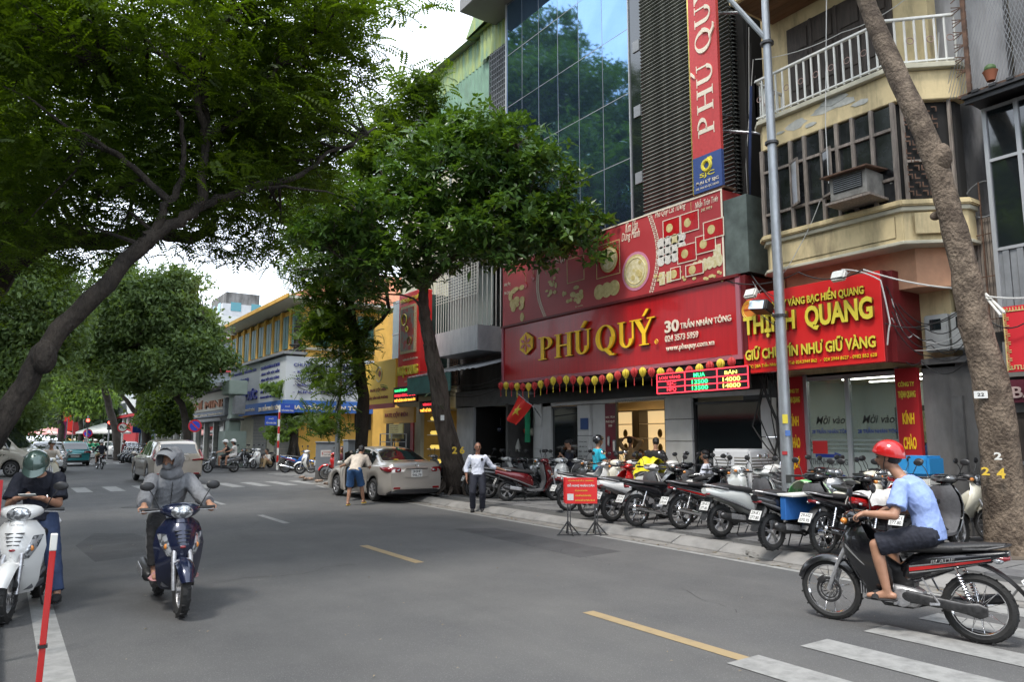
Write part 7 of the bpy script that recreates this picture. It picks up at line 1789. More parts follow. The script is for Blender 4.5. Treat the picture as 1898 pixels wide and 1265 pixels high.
crown_tree('street_tree','forked dark tree with hanging small crown right of the leaning slim trunk',gd(275,50),D_([(270,800,50),(258,770,50),(262,735,50),(285,690,50)]),.34,.2,
    [(300,760,48,35,35),(320,780,48,25,25),(270,680,50,40,20)],90,18,.45,tpl_tuft(9,.16,.42,5),lf_far,bark_far,24,[(D_([(258,770,50),(235,745,50),(210,700,50)]),.2,.08)],20)
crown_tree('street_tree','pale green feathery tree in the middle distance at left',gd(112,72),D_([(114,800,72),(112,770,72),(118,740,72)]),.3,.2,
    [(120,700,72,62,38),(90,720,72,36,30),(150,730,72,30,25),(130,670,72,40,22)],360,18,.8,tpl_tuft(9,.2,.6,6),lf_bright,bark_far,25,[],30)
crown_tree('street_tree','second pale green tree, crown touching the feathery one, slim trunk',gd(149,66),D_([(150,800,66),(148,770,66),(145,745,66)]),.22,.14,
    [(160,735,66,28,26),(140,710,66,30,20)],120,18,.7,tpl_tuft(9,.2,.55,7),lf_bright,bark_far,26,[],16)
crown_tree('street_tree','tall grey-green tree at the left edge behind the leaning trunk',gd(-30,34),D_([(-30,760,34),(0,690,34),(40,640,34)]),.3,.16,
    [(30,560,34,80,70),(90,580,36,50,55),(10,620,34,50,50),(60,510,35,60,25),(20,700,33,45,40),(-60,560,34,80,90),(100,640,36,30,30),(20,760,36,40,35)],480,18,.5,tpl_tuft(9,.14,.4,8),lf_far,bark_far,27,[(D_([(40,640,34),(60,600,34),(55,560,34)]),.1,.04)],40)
# far-off mass of trees closing the street
rs=np.random.RandomState(31)
ells= [((x,y,z),(r,r,r*.8)) for x,y,z,r in [(-4+3.4*i+rs.uniform(-1,1),120+rs.uniform(-12,25),rs.uniform(5,10),rs.uniform(3.5,6)) for i in range(6)] + [(-30+5*i,135+rs.uniform(-8,8),rs.uniform(5,11),6) for i in range(6)]]
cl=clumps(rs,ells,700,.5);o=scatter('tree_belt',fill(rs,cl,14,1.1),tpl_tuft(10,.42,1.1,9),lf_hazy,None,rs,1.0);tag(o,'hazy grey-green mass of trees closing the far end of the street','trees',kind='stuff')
# tall trees on the left pavement, mirrored in the glass tower
for i,(x,y,h,s_) in enumerate(((-9,24,24,5.5),(-5.5,38,32,6.5),(-7,50,38,8),(-9,11,15,4))):
    rs=np.random.RandomState(40+i);t=thing('street_tree',('tall roadside tree on the left pavement, nearest of four','tall roadside tree on the left pavement, third of four','tall roadside tree on the left pavement, farthest of four','tall roadside tree on the left pavement, second of four')[(1,1,2,0)[i] if i != 0 else 3],'tree')
    tk=MB();nodes=limb(tk,[(x,y,0),(x+.3,y,h*.3),(x,y+.3,h*.6)],.35,.2,9,4,.05,rs)
    E_= [((x+rs.uniform(-1,1) *s_*.6,y+rs.uniform(-1,1) *s_*.6,h*.70+rs.uniform(-.24,.2) *h),(s_*.6,s_*.6,s_*.42),1) for _ in range(13)]
    cl=clumps(rs,E_,620,.3);twigs(tk,rs,nodes,cl,.06,40,9);tk.build('trunk',bark_far,t,smooth=60);scatter('crown',fill(rs,cl,18,.6),tpl_tuft(9,.22,.5,3+i),lf_mid,t,rs)
# creeper-wrapped pole at the junction
rs=np.random.RandomState(50);p0=gd(545,40,.13)
cp=thing('creeper_covered_pole','old pole wrapped in cables and climbing plants at the junction corner','pole',(p0.x,p0.y,0))
q=MB();q.tube([(0,0,0),(0,0,8.2)],[.2,.16],10)
for k in range(9):q.tube([(.2*math.cos(k+i*.5),.2*math.sin(k+i*.5),.3+i*.75) for i in range(11)],.035,6)
for k in range(6):a=k*1.1;q.tube([(.15*math.cos(a),.15*math.sin(a),1.6),(.35*math.cos(a),.35*math.sin(a),.7),(.7*math.cos(a),.7*math.sin(a),.1)],[.05,.07,.05],6)
q.build('pole',bark_dark,cp,smooth=True);q=MB()
for k in range(5):q.torus((0,0,5.6+.3*k),.42,.035,18,5,ax='z')
q.build('cable_coil',rubber,cp,smooth=True,kind='stuff')
cl=clumps(rs,[((-.5,.3,4.4),(1.0,.8,.5),2),((-.9,0,2.2),(.7,.6,.6),1),((.4,0,3.6),(1.2,.7,.3),1.2),((0,0,3),(.4,.4,1.6),1),((1.4,-.4,4.6),(.9,.6,.3),1)],130,.2)
scatter('foliage',fill(rs,cl,14,.18),tpl_tuft(8,.11,.2,2),lf_bright,cp,rs)
# ------------------------------------------------------------------ street furniture
pl=thing('lamp_post','tall galvanised lamp post in front of the bright red sign, with stickers near the base','lamp post')
pb=gd(1457,13.2,.12);ptop=DP(1403,-30,12.6)
MB().tube([pb,Vector((pb.x,pb.y,4.0)),Vector((pb.x,pb.y,12.5))],[.115,.095,.06],16).build('pole',galv,pl,smooth=True)
MB().cyl((pb.x,pb.y,.12),(pb.x,pb.y,.16),.22,12).build('base_plate',galv,pl)
MB().tube([(pb.x,pb.y,9.3),(pb.x-.5,pb.y+.7,10.6),(pb.x-1.2,pb.y+1.6,11.6)],.05,8).tube([(pb.x,pb.y,10.6),(pb.x-.4,pb.y+.4,11.4)],.04,8).build('lamp_arm',galv,pl,smooth=True)
for z in (3.9,7.2,9.2):MB().cyl((pb.x,pb.y,z),(pb.x,pb.y,z+.05),.125,14).build('clamp',darkmet,pl)
for z,h,m_,a in ((2.05,.16,mat('sticker_yellow',(.6,.5,.05),.5),0),(1.8,.1,P_blue,.3),(1.0,.14,inkm,.1),(.78,.12,inkm,.15),(1.45,.06,redflat,-.3)):
    an=math.atan2(-pb.y,-pb.x) +a;MB().box((0,0,0),(.01,.09,h)).build('sticker',m_,pl,loc=(pb.x+.112*math.cos(an),pb.y+.112*math.sin(an),z),rot=(0,0,an))
fl=XP(1418,570,pb.x-.05);f=thing('flood_lamp','black flood lamp clamped to the galvanised lamp post','lamp',(pb.x-.12,pb.y+.3,fl.z));MB().box((0,0,0),(.3,.34,.2),(.1,.25,.2)).build('lamp_head',blackp,f,bevel=.02);MB().box((-.156,0,.03),(.01,.28,.16),(.1,.25,.2)).build('lamp_glass',mirrorm,f)
p2=gd(626,27.5,.12);pl2=thing('lamp_post','thin grey lamp post behind the grey cabinet, left of the silver sedan','lamp post',p2)
MB().tube([(0,0,0),(0,0,2.2),(0,0,12)],[.12,.09,.06],12).build('pole',galv,pl2,smooth=True);MB().tube([(0,0,11.6),(-.8,.2,12.3),(-1.6,.3,12.5)],.04,8).build('lamp_arm',galv,pl2)
def cabinet(px,dep,w,d,h,lab,sign=True,rz=0):
    t=thing('electrical_cabinet',lab,'cabinet',gd(px,dep,.12),rz);MB().bb(-w/2,w/2,-d/2,d/2,0,.35).build('concrete_base',concg,t);MB().bb(-w/2,w/2,-d/2,d/2,.35,h).build('cabinet_body',mat('cabinet_grey',(.20,.23,.26),.5,var=.06,scale=4),t,bevel=.01)
    MB().bb(-w/2-.03,w/2+.03,-d/2-.03,d/2+.03,h,h+.05).build('cabinet_roof',mat('cabinet_grey',(.2,.23,.26)),t,bevel=.01)
    if sign:
        q=MB().bb(-.2,.2,-d/2-.008,-d/2,h*.62,h*.62+.26).build('warning_label',platew,t)
        lettering('CẢNH BÁO',Matrix(((1,0,0,-.08),(0,0,-1,-d/2-.01),(0,1,0,h*.62+.16),(0,0,0,1))),.26,.06,redsign,t,.01,.002);lettering('NGUY HIỂM',Matrix(((1,0,0,-.08),(0,0,-1,-d/2-.01),(0,1,0,h*.62+.06),(0,0,0,1))),.26,.06,inkm,t,.01,.002);MB().prism([(0,0),(.05,.1),(.02,.1),(.05,.2),(-.02,.09),(.02,.09)],0,.003,lambda u,v,e:(-.15+u,-d/2-.009-e,h*.62+.03+v)).build('lightning_mark',redsign,t)
cabinet(605,29.3,.78,.6,1.42,'grey electrical cabinet with a white warning label, nearest the corner',True,-R(20));cabinet(652,29.5,.5,.5,1.5,'plain grey cabinet behind the sedan, beside the tree trunk',False)
def bands(t,h,r=.05,n=8,m1=None,m2=None):
    for k in range(n):MB().cyl((0,0,h*k/n),(0,0,h* (k+1) /n),r,10).build('band',P_red if k%2 else whitep,t,smooth=30)
bp=thing('striped_sign_pole','red and white striped pole with blue street name plates at the far corner','pole',gd(516,38,.13));bands(bp,3.3,.055,9)
for dx,z,w in ((-.42,2.25,.62),(.4,2.9,.75)):
    MB().bb(dx-w/2,dx+w/2,-.03,0,z,z+.48).build('name_plate',mat('plate_blue',(.02,.07,.38),.4),bp);lettering('PHỐ',Matrix(((1,0,0,dx-.12),(0,0,-1,-.032),(0,1,0,z+.3),(0,0,0,1))),.24,.1,whitep,bp,.01,.004);lettering('TRẦN NHÂN TÔNG',Matrix(((1,0,0,dx-w*.42),(0,0,-1,-.032),(0,1,0,z+.08),(0,0,0,1))),w*.84,.13,whitep,bp,.015,.004)
def roundsign(px,dep,zc,r,lab,kind,pole=True):
    p=gd(px,dep);t=thing('traffic_sign',lab,'traffic sign',p,-R(8));MB().cyl((0,.03,0),(0,.03,zc-r*.4),.045,8).build('pole',whitep,t)
    if kind=='noparking':
        MB().cyl((0,0,zc),(0,-.02,zc),r,28).build('red_disc',mat('sign_red_traffic',(.55,.02,.03),.4),t);MB().cyl((0,-.02,zc),(0,-.03,zc),r*.74,28).build('blue_disc',mat('sign_blue_traffic',(.02,.05,.5),.4),t);MB().box((0,-.035,zc),(r*1.55,.01,r*.22),(0,R(45),0)).build('slash',mat('sign_red_traffic',(.55,.02,.03)),t)
    else:
        MB().cyl((0,0,zc),(0,-.02,zc),r,28).build('red_disc',mat('sign_red_traffic',(.55,.02,.03)),t);MB().cyl((0,-.02,zc),(0,-.03,zc),r*.76,28).build('white_disc',whitep,t)
        q=MB();q.box((0,-.035,zc),(r*.8,.01,r*.16),(0,R(45),0));q.box((-r*.32,-.036,zc+r*.3),(r*.5,.009,r*.14));q.box((-r*.42,-.037,zc+r*.1),(r*.14,.008,r*.5));q.build('arrow',inkm,t)
    return t
roundsign(360,36,DP(360,790,36).z,.31,'no-parking sign, blue with red ring and slash, above the beige estate car','noparking');roundsign(162,62,DP(162,804,62).z,.36,'smaller no-parking sign near the far crossing','noparking');roundsign(226,54,DP(226,793,54).z,.36,'no left turn style sign on a red and white pole beside the walking man','turn')
bsn=thing('direction_sign','small blue rectangular sign on a post by the far pavement','sign',gd(258,50));MB().bb(-.45,.45,-.03,0,DP(258,803,50).z,DP(258,787,50).z).build('plate',mat('plate_blue',(.02,.07,.38)),bsn);MB().cyl((0,.03,0),(0,.03,2.3),.04,8).build('pole',metalg,bsn)
# near red and white barrier posts
a=DP(46,1500,3.28);b=DP(101,990,3.42);a.z=0.0
bt=thing('barrier_post','leaning red barrier post with white top, closest to the camera at lower left','post')
MB().bar(a,a.lerp(b,.60),.028,.026).build('red_section',P_red,bt,bevel=.003);MB().bar(a.lerp(b,.60),a.lerp(b,.61),.038).build('joint',blackp,bt);MB().bar(a.lerp(b,.61),a.lerp(b,.94),.028,.026).build('red_section',P_red,bt,bevel=.003);MB().bar(a.lerp(b,.94),b,.030,.028).build('white_section',whitep,bt,bevel=.003)
a=gd(6,5.8);bt2=thing('barrier_post','upright red barrier post at the left edge behind the white scooter','post',a);MB().bb(-.02,.02,-.02,.02,0,1.1).build('red_section',P_red,bt2);MB().bb(-.024,.024,-.024,.024,1.1,1.38).build('red_reflector',redsign,bt2);MB().bb(-.022,.022,-.022,.022,1.02,1.1).build('white_section',whitep,bt2)
# folding notice board
nb=thing('notice_board','red notice board ĐỀ NGHỊ NHÂN DÂN on two grey stands by the kerb','sign',(8.66,10.45,0),-R(32));nb.scale= (.74,.74,.76)
MB().bb(-.40,.38,-.02,.02,.72,1.32).build('board',mat('sign_red_bright',(.5,.02,.03)),nb,bevel=.004);MB().bb(-.43,-.35,.05,.08,.74,1.33).build('back_board',mat('sign_red_bright',(.5,.02,.03)),nb)
NM=lambda x,z:Matrix(((1,0,0,x),(0,0,-1,-.022),(0,1,0,z),(0,0,0,1)))
lettering('TỔ DÂN PHỐ SỐ 5 - PHƯỜNG',NM(-.33,1.24),.62,.04,yel2,nb,.01,.003);lettering('ĐỀ NGHỊ NHÂN DÂN',NM(-.35,1.10),.66,.09,platew,nb,.03,.004)
for k,tx in enumerate(('ĐỂ XE ĐÚNG NƠI QUY ĐỊNH','KHÔNG ĐỂ XE DƯỚI LÒNG ĐƯỜNG','KHÔNG ĐỖ XE TRÊN VỈA HÈ')):lettering(tx,NM(-.16,1.0-k*.11),.30+.09*k,.05,yel2,nb,.015,.003)
MB().bb(-.35,-.2,-.024,-.02,.80,.95).build('white_pictogram',platew,nb)
for x in (-.34,.32):
    q=MB();q.bar((x,0,0),(x,0,1.3),.03);q.bar((x+.06,0,.15),(x+.06,0,.72),.02)
    for dx,dy in ((-.24,-.1),(.26,-.1),(0,.3),(.1,-.25)):q.bar((x,0,.32),(x+dx,dy,.015),.028)
    q.bar((x-.28,-.1,.015),(x+.3,-.1,.015),.035,.02);q.build('stand',darkmet,nb)
# air cooler
ac=thing('air_cooler','white evaporative air cooler with grille vents standing by the lamp post','air cooler',(12.45,9.85,.13),0);ac.scale= (1,1,1.12)
wp=mat('cooler_plastic',(.58,.59,.60),.4,var=.04,scale=4)
for x0,x1,y0,y1,nm in ((-.4,.4,-.42,.5,'casing'),):MB().bb(x0,x1,y0,y1,0,1.22).build(nm,wp,ac,bevel=.04)
for k in range(17):
    z=.15+k*.055
    MB().bb(-.415,-.40,.03,.42,z,z+.03).build('grille_slat',wp,ac);MB().bb(-.415,-.40,-.36,-.06,z,z+.02).build('grille_slat',wp,ac);MB().bb(-.33,.33,-.435,-.42,z,z+.02).build('grille_slat',wp,ac)
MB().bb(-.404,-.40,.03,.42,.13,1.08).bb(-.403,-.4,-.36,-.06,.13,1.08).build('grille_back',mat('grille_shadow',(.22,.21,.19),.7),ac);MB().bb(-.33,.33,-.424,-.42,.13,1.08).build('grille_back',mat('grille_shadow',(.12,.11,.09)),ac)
# flag
fg=thing('national_flag','red flag with a yellow star hanging on a slanting pole at the shopfront','flag');fp0=XP(978,752,12.2);fp0b=XP(950,725,11.6)
def flag(u,v):
    p=Vector((11.62,17.55,3.0)) +Vector((.0,.95,-.30)) *0;A=XP(962,733,11.6);Bp=XP(985,752,11.7);Cp=XP(955,789,11.7);Dp=XP(937,776,11.6)
    q= (A* (1-u) +Bp*u) * (1-v) + (Dp* (1-u) +Cp*u) *v;q.x+=.05*math.sin(u*7+v*2);return q
MB().shell(flag,14,14,.004).build('flag_cloth',mat('flag_red',(.62,.02,.015)),fg,smooth=60)
st= []
for k in range(10):a_=math.pi/2+k*math.pi/5;r_=.3 if k%2==0 else .12;st.append((.5+r_*math.sin(a_+.5) *.9,.47-r_*math.cos(a_+.5) *.9))
mb=MB();cfl=flag(.5,.47) +Vector((-.02,0,0))
vs= [flag(u,v) +Vector((-.012,0,0)) for u,v in st];mb.add([cfl] +vs,[(0,1+k,1+ (k+1) %10) for k in range(10)]);mb.add([cfl+Vector((-.004,0,0))] + [v+Vector((-.004,0,0)) for v in vs],[(0,1+k,1+ (k+1) %10) for k in range(10)]);mb.build('yellow_star',yel2,fg)
MB().tube([XP(960,731,11.6),XP(990,756,11.75),XP(1003,775,12.9)],.014,6).build('flag_pole',metalg,fg)
gfl=thing('green_cloth','green cloth hanging beside the white pillar','cloth',(12.7,17.8,1.6));MB().shell(lambda u,v:(.05*math.sin(8*u),-.14+.28*u,.95-.95*v),8,6,.01).build('cloth',C_green,gfl,smooth=True)
# overhead cables
wires=thing('overhead_cables','black and white cables sagging between the signs, the tree and the houses','cables')
def wire(pts,r=.012,m_=None,sag=.25):
    P= []
    for i in range(len(pts) -1):
        for j in range(8):
            t=j/8;p=Vector(pts[i]).lerp(Vector(pts[i+1]),t);p.z-=sag*4*t* (1-t);P.append(p)
    P.append(Vector(pts[-1]));MB().tube(P,r,5).build('cable',m_ or inkm,wires,smooth=True)
wh=mat('cable_white',(.5,.5,.48),.5)
wire([XP(1600,500,11.6),XP(1770,535,11.4),XP(1898,553,11.4)],.013,wh,.05);wire([XP(1345,520,12),XP(1480,505,11.7),XP(1600,500,11.6)],.012,inkm,.15)
wire([XP(1640,600,12.0),XP(1800,560,11.9),XP(1898,600,11.9)],.01,inkm,.2);wire([XP(1560,500,11.8),XP(1632,520,11.8),XP(1650,600,11.8),XP(1645,640,11.8)],.012,wh,-.05)
wire([XP(1532,-10,11.6),XP(1530,230,11.7),XP(1536,340,11.7)],.008,wh,0);wire([XP(1400,110,12),XP(1560,60,12),XP(1700,-20,12)],.008,wh,.1);wire([XP(1520,372,11.9),XP(1480,460,11.9),XP(1440,520,11.9)],.008,wh,.05)
wire([XP(1392,160,12.8),XP(1388,400,12.8),XP(1378,520,12.8)],.03,mat('cable_blue',(.02,.04,.12),.5),0);wire([XP(1383,260,12.7),XP(1392,480,12.7)],.02,inkm,0);wire([XP(1740,60,12.7),XP(1735,200,12.7),XP(1700,290,12.5),XP(1650,340,12)],.01,wh,.1);wire([XP(1410,700,12.4),XP(1440,780,12.6),XP(1448,860,12.6)],.03,inkm,.05);wire([XP(1415,700,12.4),XP(1395,790,12.6),XP(1440,850,12.6)],.015,inkm,.05);wire([XP(1425,690,12.4),XP(1450,760,12.4),XP(1435,850,12.6)],.02,inkm,0)
for k in range(5):wire([XP(775+9*k,520,12.9),XP(778+7*k+random.uniform(-9,9),620,12.6),XP(790+6*k,690,12.6)],.014,(wh,inkm)[k%2],.1)
for k in range(4):wire([XP(640+10*k,640+14*k,11.9),XP(790,690+8*k,11.5),XP(930,700+6*k,11.9)],.01,inkm,.35)
for k in range(3):wire([(8,62,7.5+.3*k),(-3,62,7.2+.3*k),(-14,60,7.5)],.025,inkm,.3)
for k in range(3):wire([DP(585,700+8*k,38),DP(545,700+5*k,40),DP(640,715+6*k,26)],.016,inkm,.3)
tb=thing('fluorescent_fixture','two white fluorescent tubes dangling beside the right-hand tree','lamp');
for (p_,q_) in (((1820,548),(1830,592)),((1822,545),(1855,585)),((1827,545),(1862,580))):MB().tube([XP(*p_,11.5),XP(*q_,11.3)],.018,8).build('tube',whitep,tb)
for k in range(9):
    a_= (1330+random.uniform(0,60),470+random.uniform(0,50));b_= (1452,random.uniform(540,620));wire([XP(*a_,12.3),XP(b_[0],b_[1],11.7)],.009,(inkm,wh)[k%3==0],random.uniform(.05,.25))
for k in range(8):wire([XP(1640+random.uniform(0,20),530+12*k,12.1),XP(1700+random.uniform(-10,30),600+10*k,12.7),XP(1800,560+14*k,12.4)],.009,(inkm,inkm,wh)[k%3],random.uniform(.05,.3))
for k in range(6):wire([XP(1415+6*k,690,12.5),XP(1400+12*k+random.uniform(-12,12),770,12.7),XP(1440+3*k,850,12.7)],.012,inkm,random.uniform(0,.1))
for k in range(5):wire([XP(1384+4*k,20+30*k,12.9),XP(1390+random.uniform(-8,8),300,12.9),XP(1370+8*k,520,12.8)],.008,(inkm,wh)[k%2],0)
# ------------------------------------------------------------------ cars
P_champ=paintm('champagne',(.50,.46,.41),.4,.28);P_beige=paintm('beige_metal',(.46,.41,.35),.4,.28);P_teal=paintm('teal',(.01,.22,.24),.3)
def at(px,dep):p=gd(px,dep);return (p.x,p.y,0)
sp_=at(758,20.4)
sedan=make_car('champagne silver sedan stopped at the kerb with a rear door open','car','parked_car',dict(SEDAN,recess=P_champ),P_champ,(sp_[0] -.02,sp_[1] +1.75,0),R(91),True,None,('30F','946.79'),True)
dq=MB();dq.shell(lambda u,v:(.0-.95*u,.02*math.sin(3*v),.32+.62*v),6,6,.05);do=dq.build('open_door',P_champ,sedan,smooth=50,loc=(.02,.87,0),rot=(0,0,R(-38)))
MB().shell(lambda u,v:(-.06-.85*u,.0,.96+ (.42-.1*abs(u-.3)) *v),4,4,.02).build('door_window',glassd,do);MB().bb(-.9,-.04,-.05,-.02,.3,.93).build('door_trim',blackp,do)
MB().bb(-.9,0,.70,.84,.35,1.3).build('cabin_dark',blackin,sedan);MB().torus((-2.225,0,1.0),.045,.007,18,5,ax='x').build('badge',chrome,sedan);MB().ell((-1.0,0,1.43),(.06,.015,.045),8,6).build('roof_antenna',blackp,sedan)
tag(MB().ell((sp_[0] -.3,sp_[1] +.16,1.135),(.06,.11,.02),10,6).build('yellow_cloth',mat('yellow_cloth',(.75,.5,.03),.8)),'small folded yellow cloth lying on the boot lid of the silver sedan','cloth')
s_=at(328,28.2)
make_car('beige metallic estate car with red L-shaped tail lights, seen from behind','car','estate_car',dict(SUV,recess=P_beige,bumper=blackp),P_beige,(s_[0],s_[1] +2,0),R(91),True,None,('30K-028.68',))
v_=at(-30,34);van_=make_car('beige minibus van at the left edge crossing the junction','van','van',VAN,paintm('van_beige',(.50,.47,.40),.1),(v_[0],v_[1],0),R(-28),True);lettering('SPORTY',MF((.75,-1.012,.92),(1,0,0)),.8,.1,inkm,van_,.01,.006,.3)
t_=at(139,47);make_car('teal hatchback with lit tail lamps waiting at the crossing','car','hatchback_car',dict(HATCH,recess=blackp),P_teal,(t_[0],t_[1] +1,0),R(90),True,None,('30A-11',))
g_=at(92,37);make_car('silver grey compact car behind the cream scooter rider','car','compact_car',dict(HATCH,recess=P_silver),P_silver,(g_[0],g_[1] +1,0),R(-95),True)
w_=at(125,56);wc=make_car('white car beyond the teal hatchback at the junction','car','white_car',dict(SEDAN,recess=P_white),P_white,(w_[0],w_[1],0),R(-60),False)
for i,(px,dep,rz,pm,lab) in enumerate(((62,60,-85,P_white,'white sedan in the oncoming queue nearest the van'),(85,72,-88,P_silver,'silver sedan in the oncoming queue under the pink parasol'),(58,84,-88,P_white,'white sedan second in the far oncoming queue'),(72,98,-88,P_grey,'grey sedan at the back of the far oncoming queue'),(205,64,92,P_white,'white car parked by the far pavement under the white parasol'),(238,60,92,P_white,'white car parked behind the row of motorbikes'),(30,70,-86,P_grey,'grey sedan seen over the van bonnet'))):
    p=at(px,dep);copy_tree(wc,p,R(rz),lab,'distant cars in the traffic',{'paint_white':pm})
# ------------------------------------------------------------------ motorbikes
def parked(src,px,py,rz,col,lab,dx=0,**kw):
    """rear wheel contact point measured in the photograph"""
    g=GP(px,py,.15);a=R(rz);loc= (g.x+.62*math.cos(a),g.y+.62*math.sin(a),.15)
    if g.x>11.35:
        s_=min(1,12.25/g.x);a=R((82,-97,70)[int(px) %3]) +R(random.uniform(-9,9));loc= (g.x*s_,g.y*s_,.15)
    p= {'paint_base':col}
    if kw.get('first'):
        src.location=loc;src.rotation_euler= (0,0,a);src['label'] =lab;src['group'] =kw.get('group','motorbikes parked on the pavement')
        for c in kids(src):
            if c.data.materials[0].name=='paint_base':c.material_slots[0].link='OBJECT';c.material_slots[0].material=col
            for c2 in kids(c):pass
        return src
    return copy_tree(src,loc,a,lab,kw.get('group','motorbikes parked on the pavement'),p,skip=() if col is P_black and px%4 else ('stripe',))
SCO=make_scooter('',plate_rows=('29-K1','377.80'));UND=make_underbone('',plate_rows=('29-H2','070.95'));VES=make_scooter('',classic=True,plate_rows=('29-D2','067.52'));VES.name='classic_scooter'
CUB=make_underbone('',moped=True,plate_rows=('29-A1','019.54'));CUB.name='step_through_moped'
bikes= [(SCO,940,930,-26,P_maroon,'maroon scooter side-on beside the standing guard'),(SCO,905,925,-16,P_black,'black scooter right behind the standing guard, overlapped by the maroon one'),
 (SCO,878,922,-10,P_white,'white scooter between the ficus trunk and the guard'),
 (UND,1052,948,-8,P_white,'white motorbike just behind the red notice board, left of its twin stand'),(UND,1092,960,-8,P_red,'red motorbike hidden by the right half of the notice board'),
 (SCO,1135,968,-8,P_white,'white scooter first to the right of the red notice board'),(UND,1180,977,-6,P_black,'black motorbike with a bright muffler, second to the right of the notice board'),
 (UND,1262,982,-6,P_black,'black motorbike third to the right of the notice board'),(SCO,1336,997,-8,P_pearl,'pearl white scooter with brown seat, rear wheel nearest the grey kerb gap'),
 (SCO,1432,1022,-6,P_black,'black scooter with a blue cardboard box strapped on its side'),(UND,1528,1028,-4,P_black,'black motorbike with a white towel over the seat'),
 (UND,1605,1032,-2,P_red,'dark red motorbike right of the towel-covered one, half hidden by the rider'),(SCO,1690,1035,0,P_grey,'grey scooter behind the back of the red-helmet rider'),
 (VES,1395,925,-28,P_white,'white rounded scooter by the air cooler'),(VES,1470,945,-30,P_white,'white rounded scooter in front of the lamp post'),(VES,1262,925,160,P_white,'white rounded scooter with its headlamp towards the street, under the window'),
 (UND,1215,930,-14,P_white,'motorbike under the yellow raincoat'),(UND,1150,925,-12,P_red,'red motorbike in the back row near the cyan shirt'),(SCO,1085,922,-10,P_white,'white scooter in the back row before the promo banner'),(SCO,1015,915,-20,P_black,'black scooter in the back row by the flag pillar'),
 (UND,960,905,-20,P_grey,'grey motorbike in the back row before the dark shop'),(SCO,905,900,-12,P_white,'white scooter in the back row near the hanging helmets'),
 (UND,1550,950,-12,P_black,'black motorbike in the back row before the frosted doors'),(SCO,1600,955,175,P_black,'black scooter facing the street before the frosted doors'),(UND,1655,960,170,P_white,'white motorbike facing the street behind the rider'),(UND,1330,925,-18,P_black,'black motorbike in the back row beside the seated guard'),
 (CUB,1765,985,172,P_cream,'cream step-through moped with a blue and white box beside the pale tree'),(CUB,1960,960,-4,P_white,'white moped cut by the right edge')]
for k_,(px,X_) in enumerate(((1030,12.1),(1075,12.2),(1128,12.0),(1182,12.1),(1235,12.0),(1290,11.9),(1350,11.9),(1455,11.7),(1512,11.7),(1580,11.6),(1630,11.8),(985,12.3))):
    q_=XP(px,850,X_);v_=Vector((q_.x,q_.y,.15));u_=_f.dot(v_-Vector((0,0,CAM_H)));bikes.append(((SCO,UND,VES,SCO,UND)[k_%5],CX+FPX*_r.dot(v_) /u_,CY-FPX*_u.dot(v_-Vector((0,0,CAM_H))) /u_,(-30,165,-20,150,-35)[k_%5],(P_white,P_grey,P_cream,P_white,P_silver,P_black,P_pearl)[k_%7],
        ('white','grey','cream','white','silver','black','pearl')[k_%7] +' bike in the innermost row, '+ ('by the slim window pillar','by the small shop window','before the blue notice','at the right side of the doorway','at the white cladding pillar','under the wide dark window','below the price board','touching the lamp post','before the left door pane','before the right door pane','near the right greeting strip','under the national flag')[k_]))
first= {}
for s,px,py,rz,c,lab in bikes:
    o=parked(s,px,py,rz+random.uniform(-2,2),c,lab,first=id(s) not in first);first[id(s)] =1
    if 'blue cardboard' in lab:boxb=o
    if 'towel' in lab and 'over' in lab:towel=o
    if 'raincoat' in lab:rainb=o
    if 'cream step' in lab:creamb=o
grp2='motorbikes parked behind the sedan and beyond the side street'
for i,(s,px,dep,rz,c,lab) in enumerate(((UND,636,28.5,150,P_red,'red and white motorbike parked behind the grey cabinet'),(SCO,585,33,160,P_white,'white scooter parked behind the grey cabinet'),(SCO,830,22,-10,P_black,'black scooter in the row between the sedan and the ficus, right one'),(UND,808,23,-12,P_grey,'grey motorbike in the row between the sedan and the ficus, middle one'),(SCO,785,24,-14,P_silver,'silver scooter in the row behind the sedan boot'),(UND,555,34,-40,P_blue,'dark blue motorbike at the foot of the creeper-covered pole'),(UND,448,40,-80,P_black,'black motorbike left of the roller shutter'),(SCO,466,40,-85,P_black,'black scooter before the left roller shutter'),(SCO,487,39.5,-150,P_white,'white scooter before the left roller shutter'))):
    p=at(px,dep);copy_tree(s,(p[0],p[1],.14),R(rz),lab,grp2,{'paint_base':c})
for i in range(20):     # long row on the far pavement
    px=236+i*3.9 if i<12 else 238+ (i-12) *6;dep=52-i*.75 if i<12 else 55- (i-12) *1.1;p=at(px,dep)
    copy_tree((SCO,UND)[i%2],(p[0] +.3,p[1],.13),R(195+random.uniform(-8,8)),'dark motorbike in the tight row on the pavement beyond the junction','tight row of motorbikes beyond the junction',{'paint_base':(P_black,P_grey,P_black,P_navy)[i%4]},skip=('stand','brake_lever','bulb','stripe'))
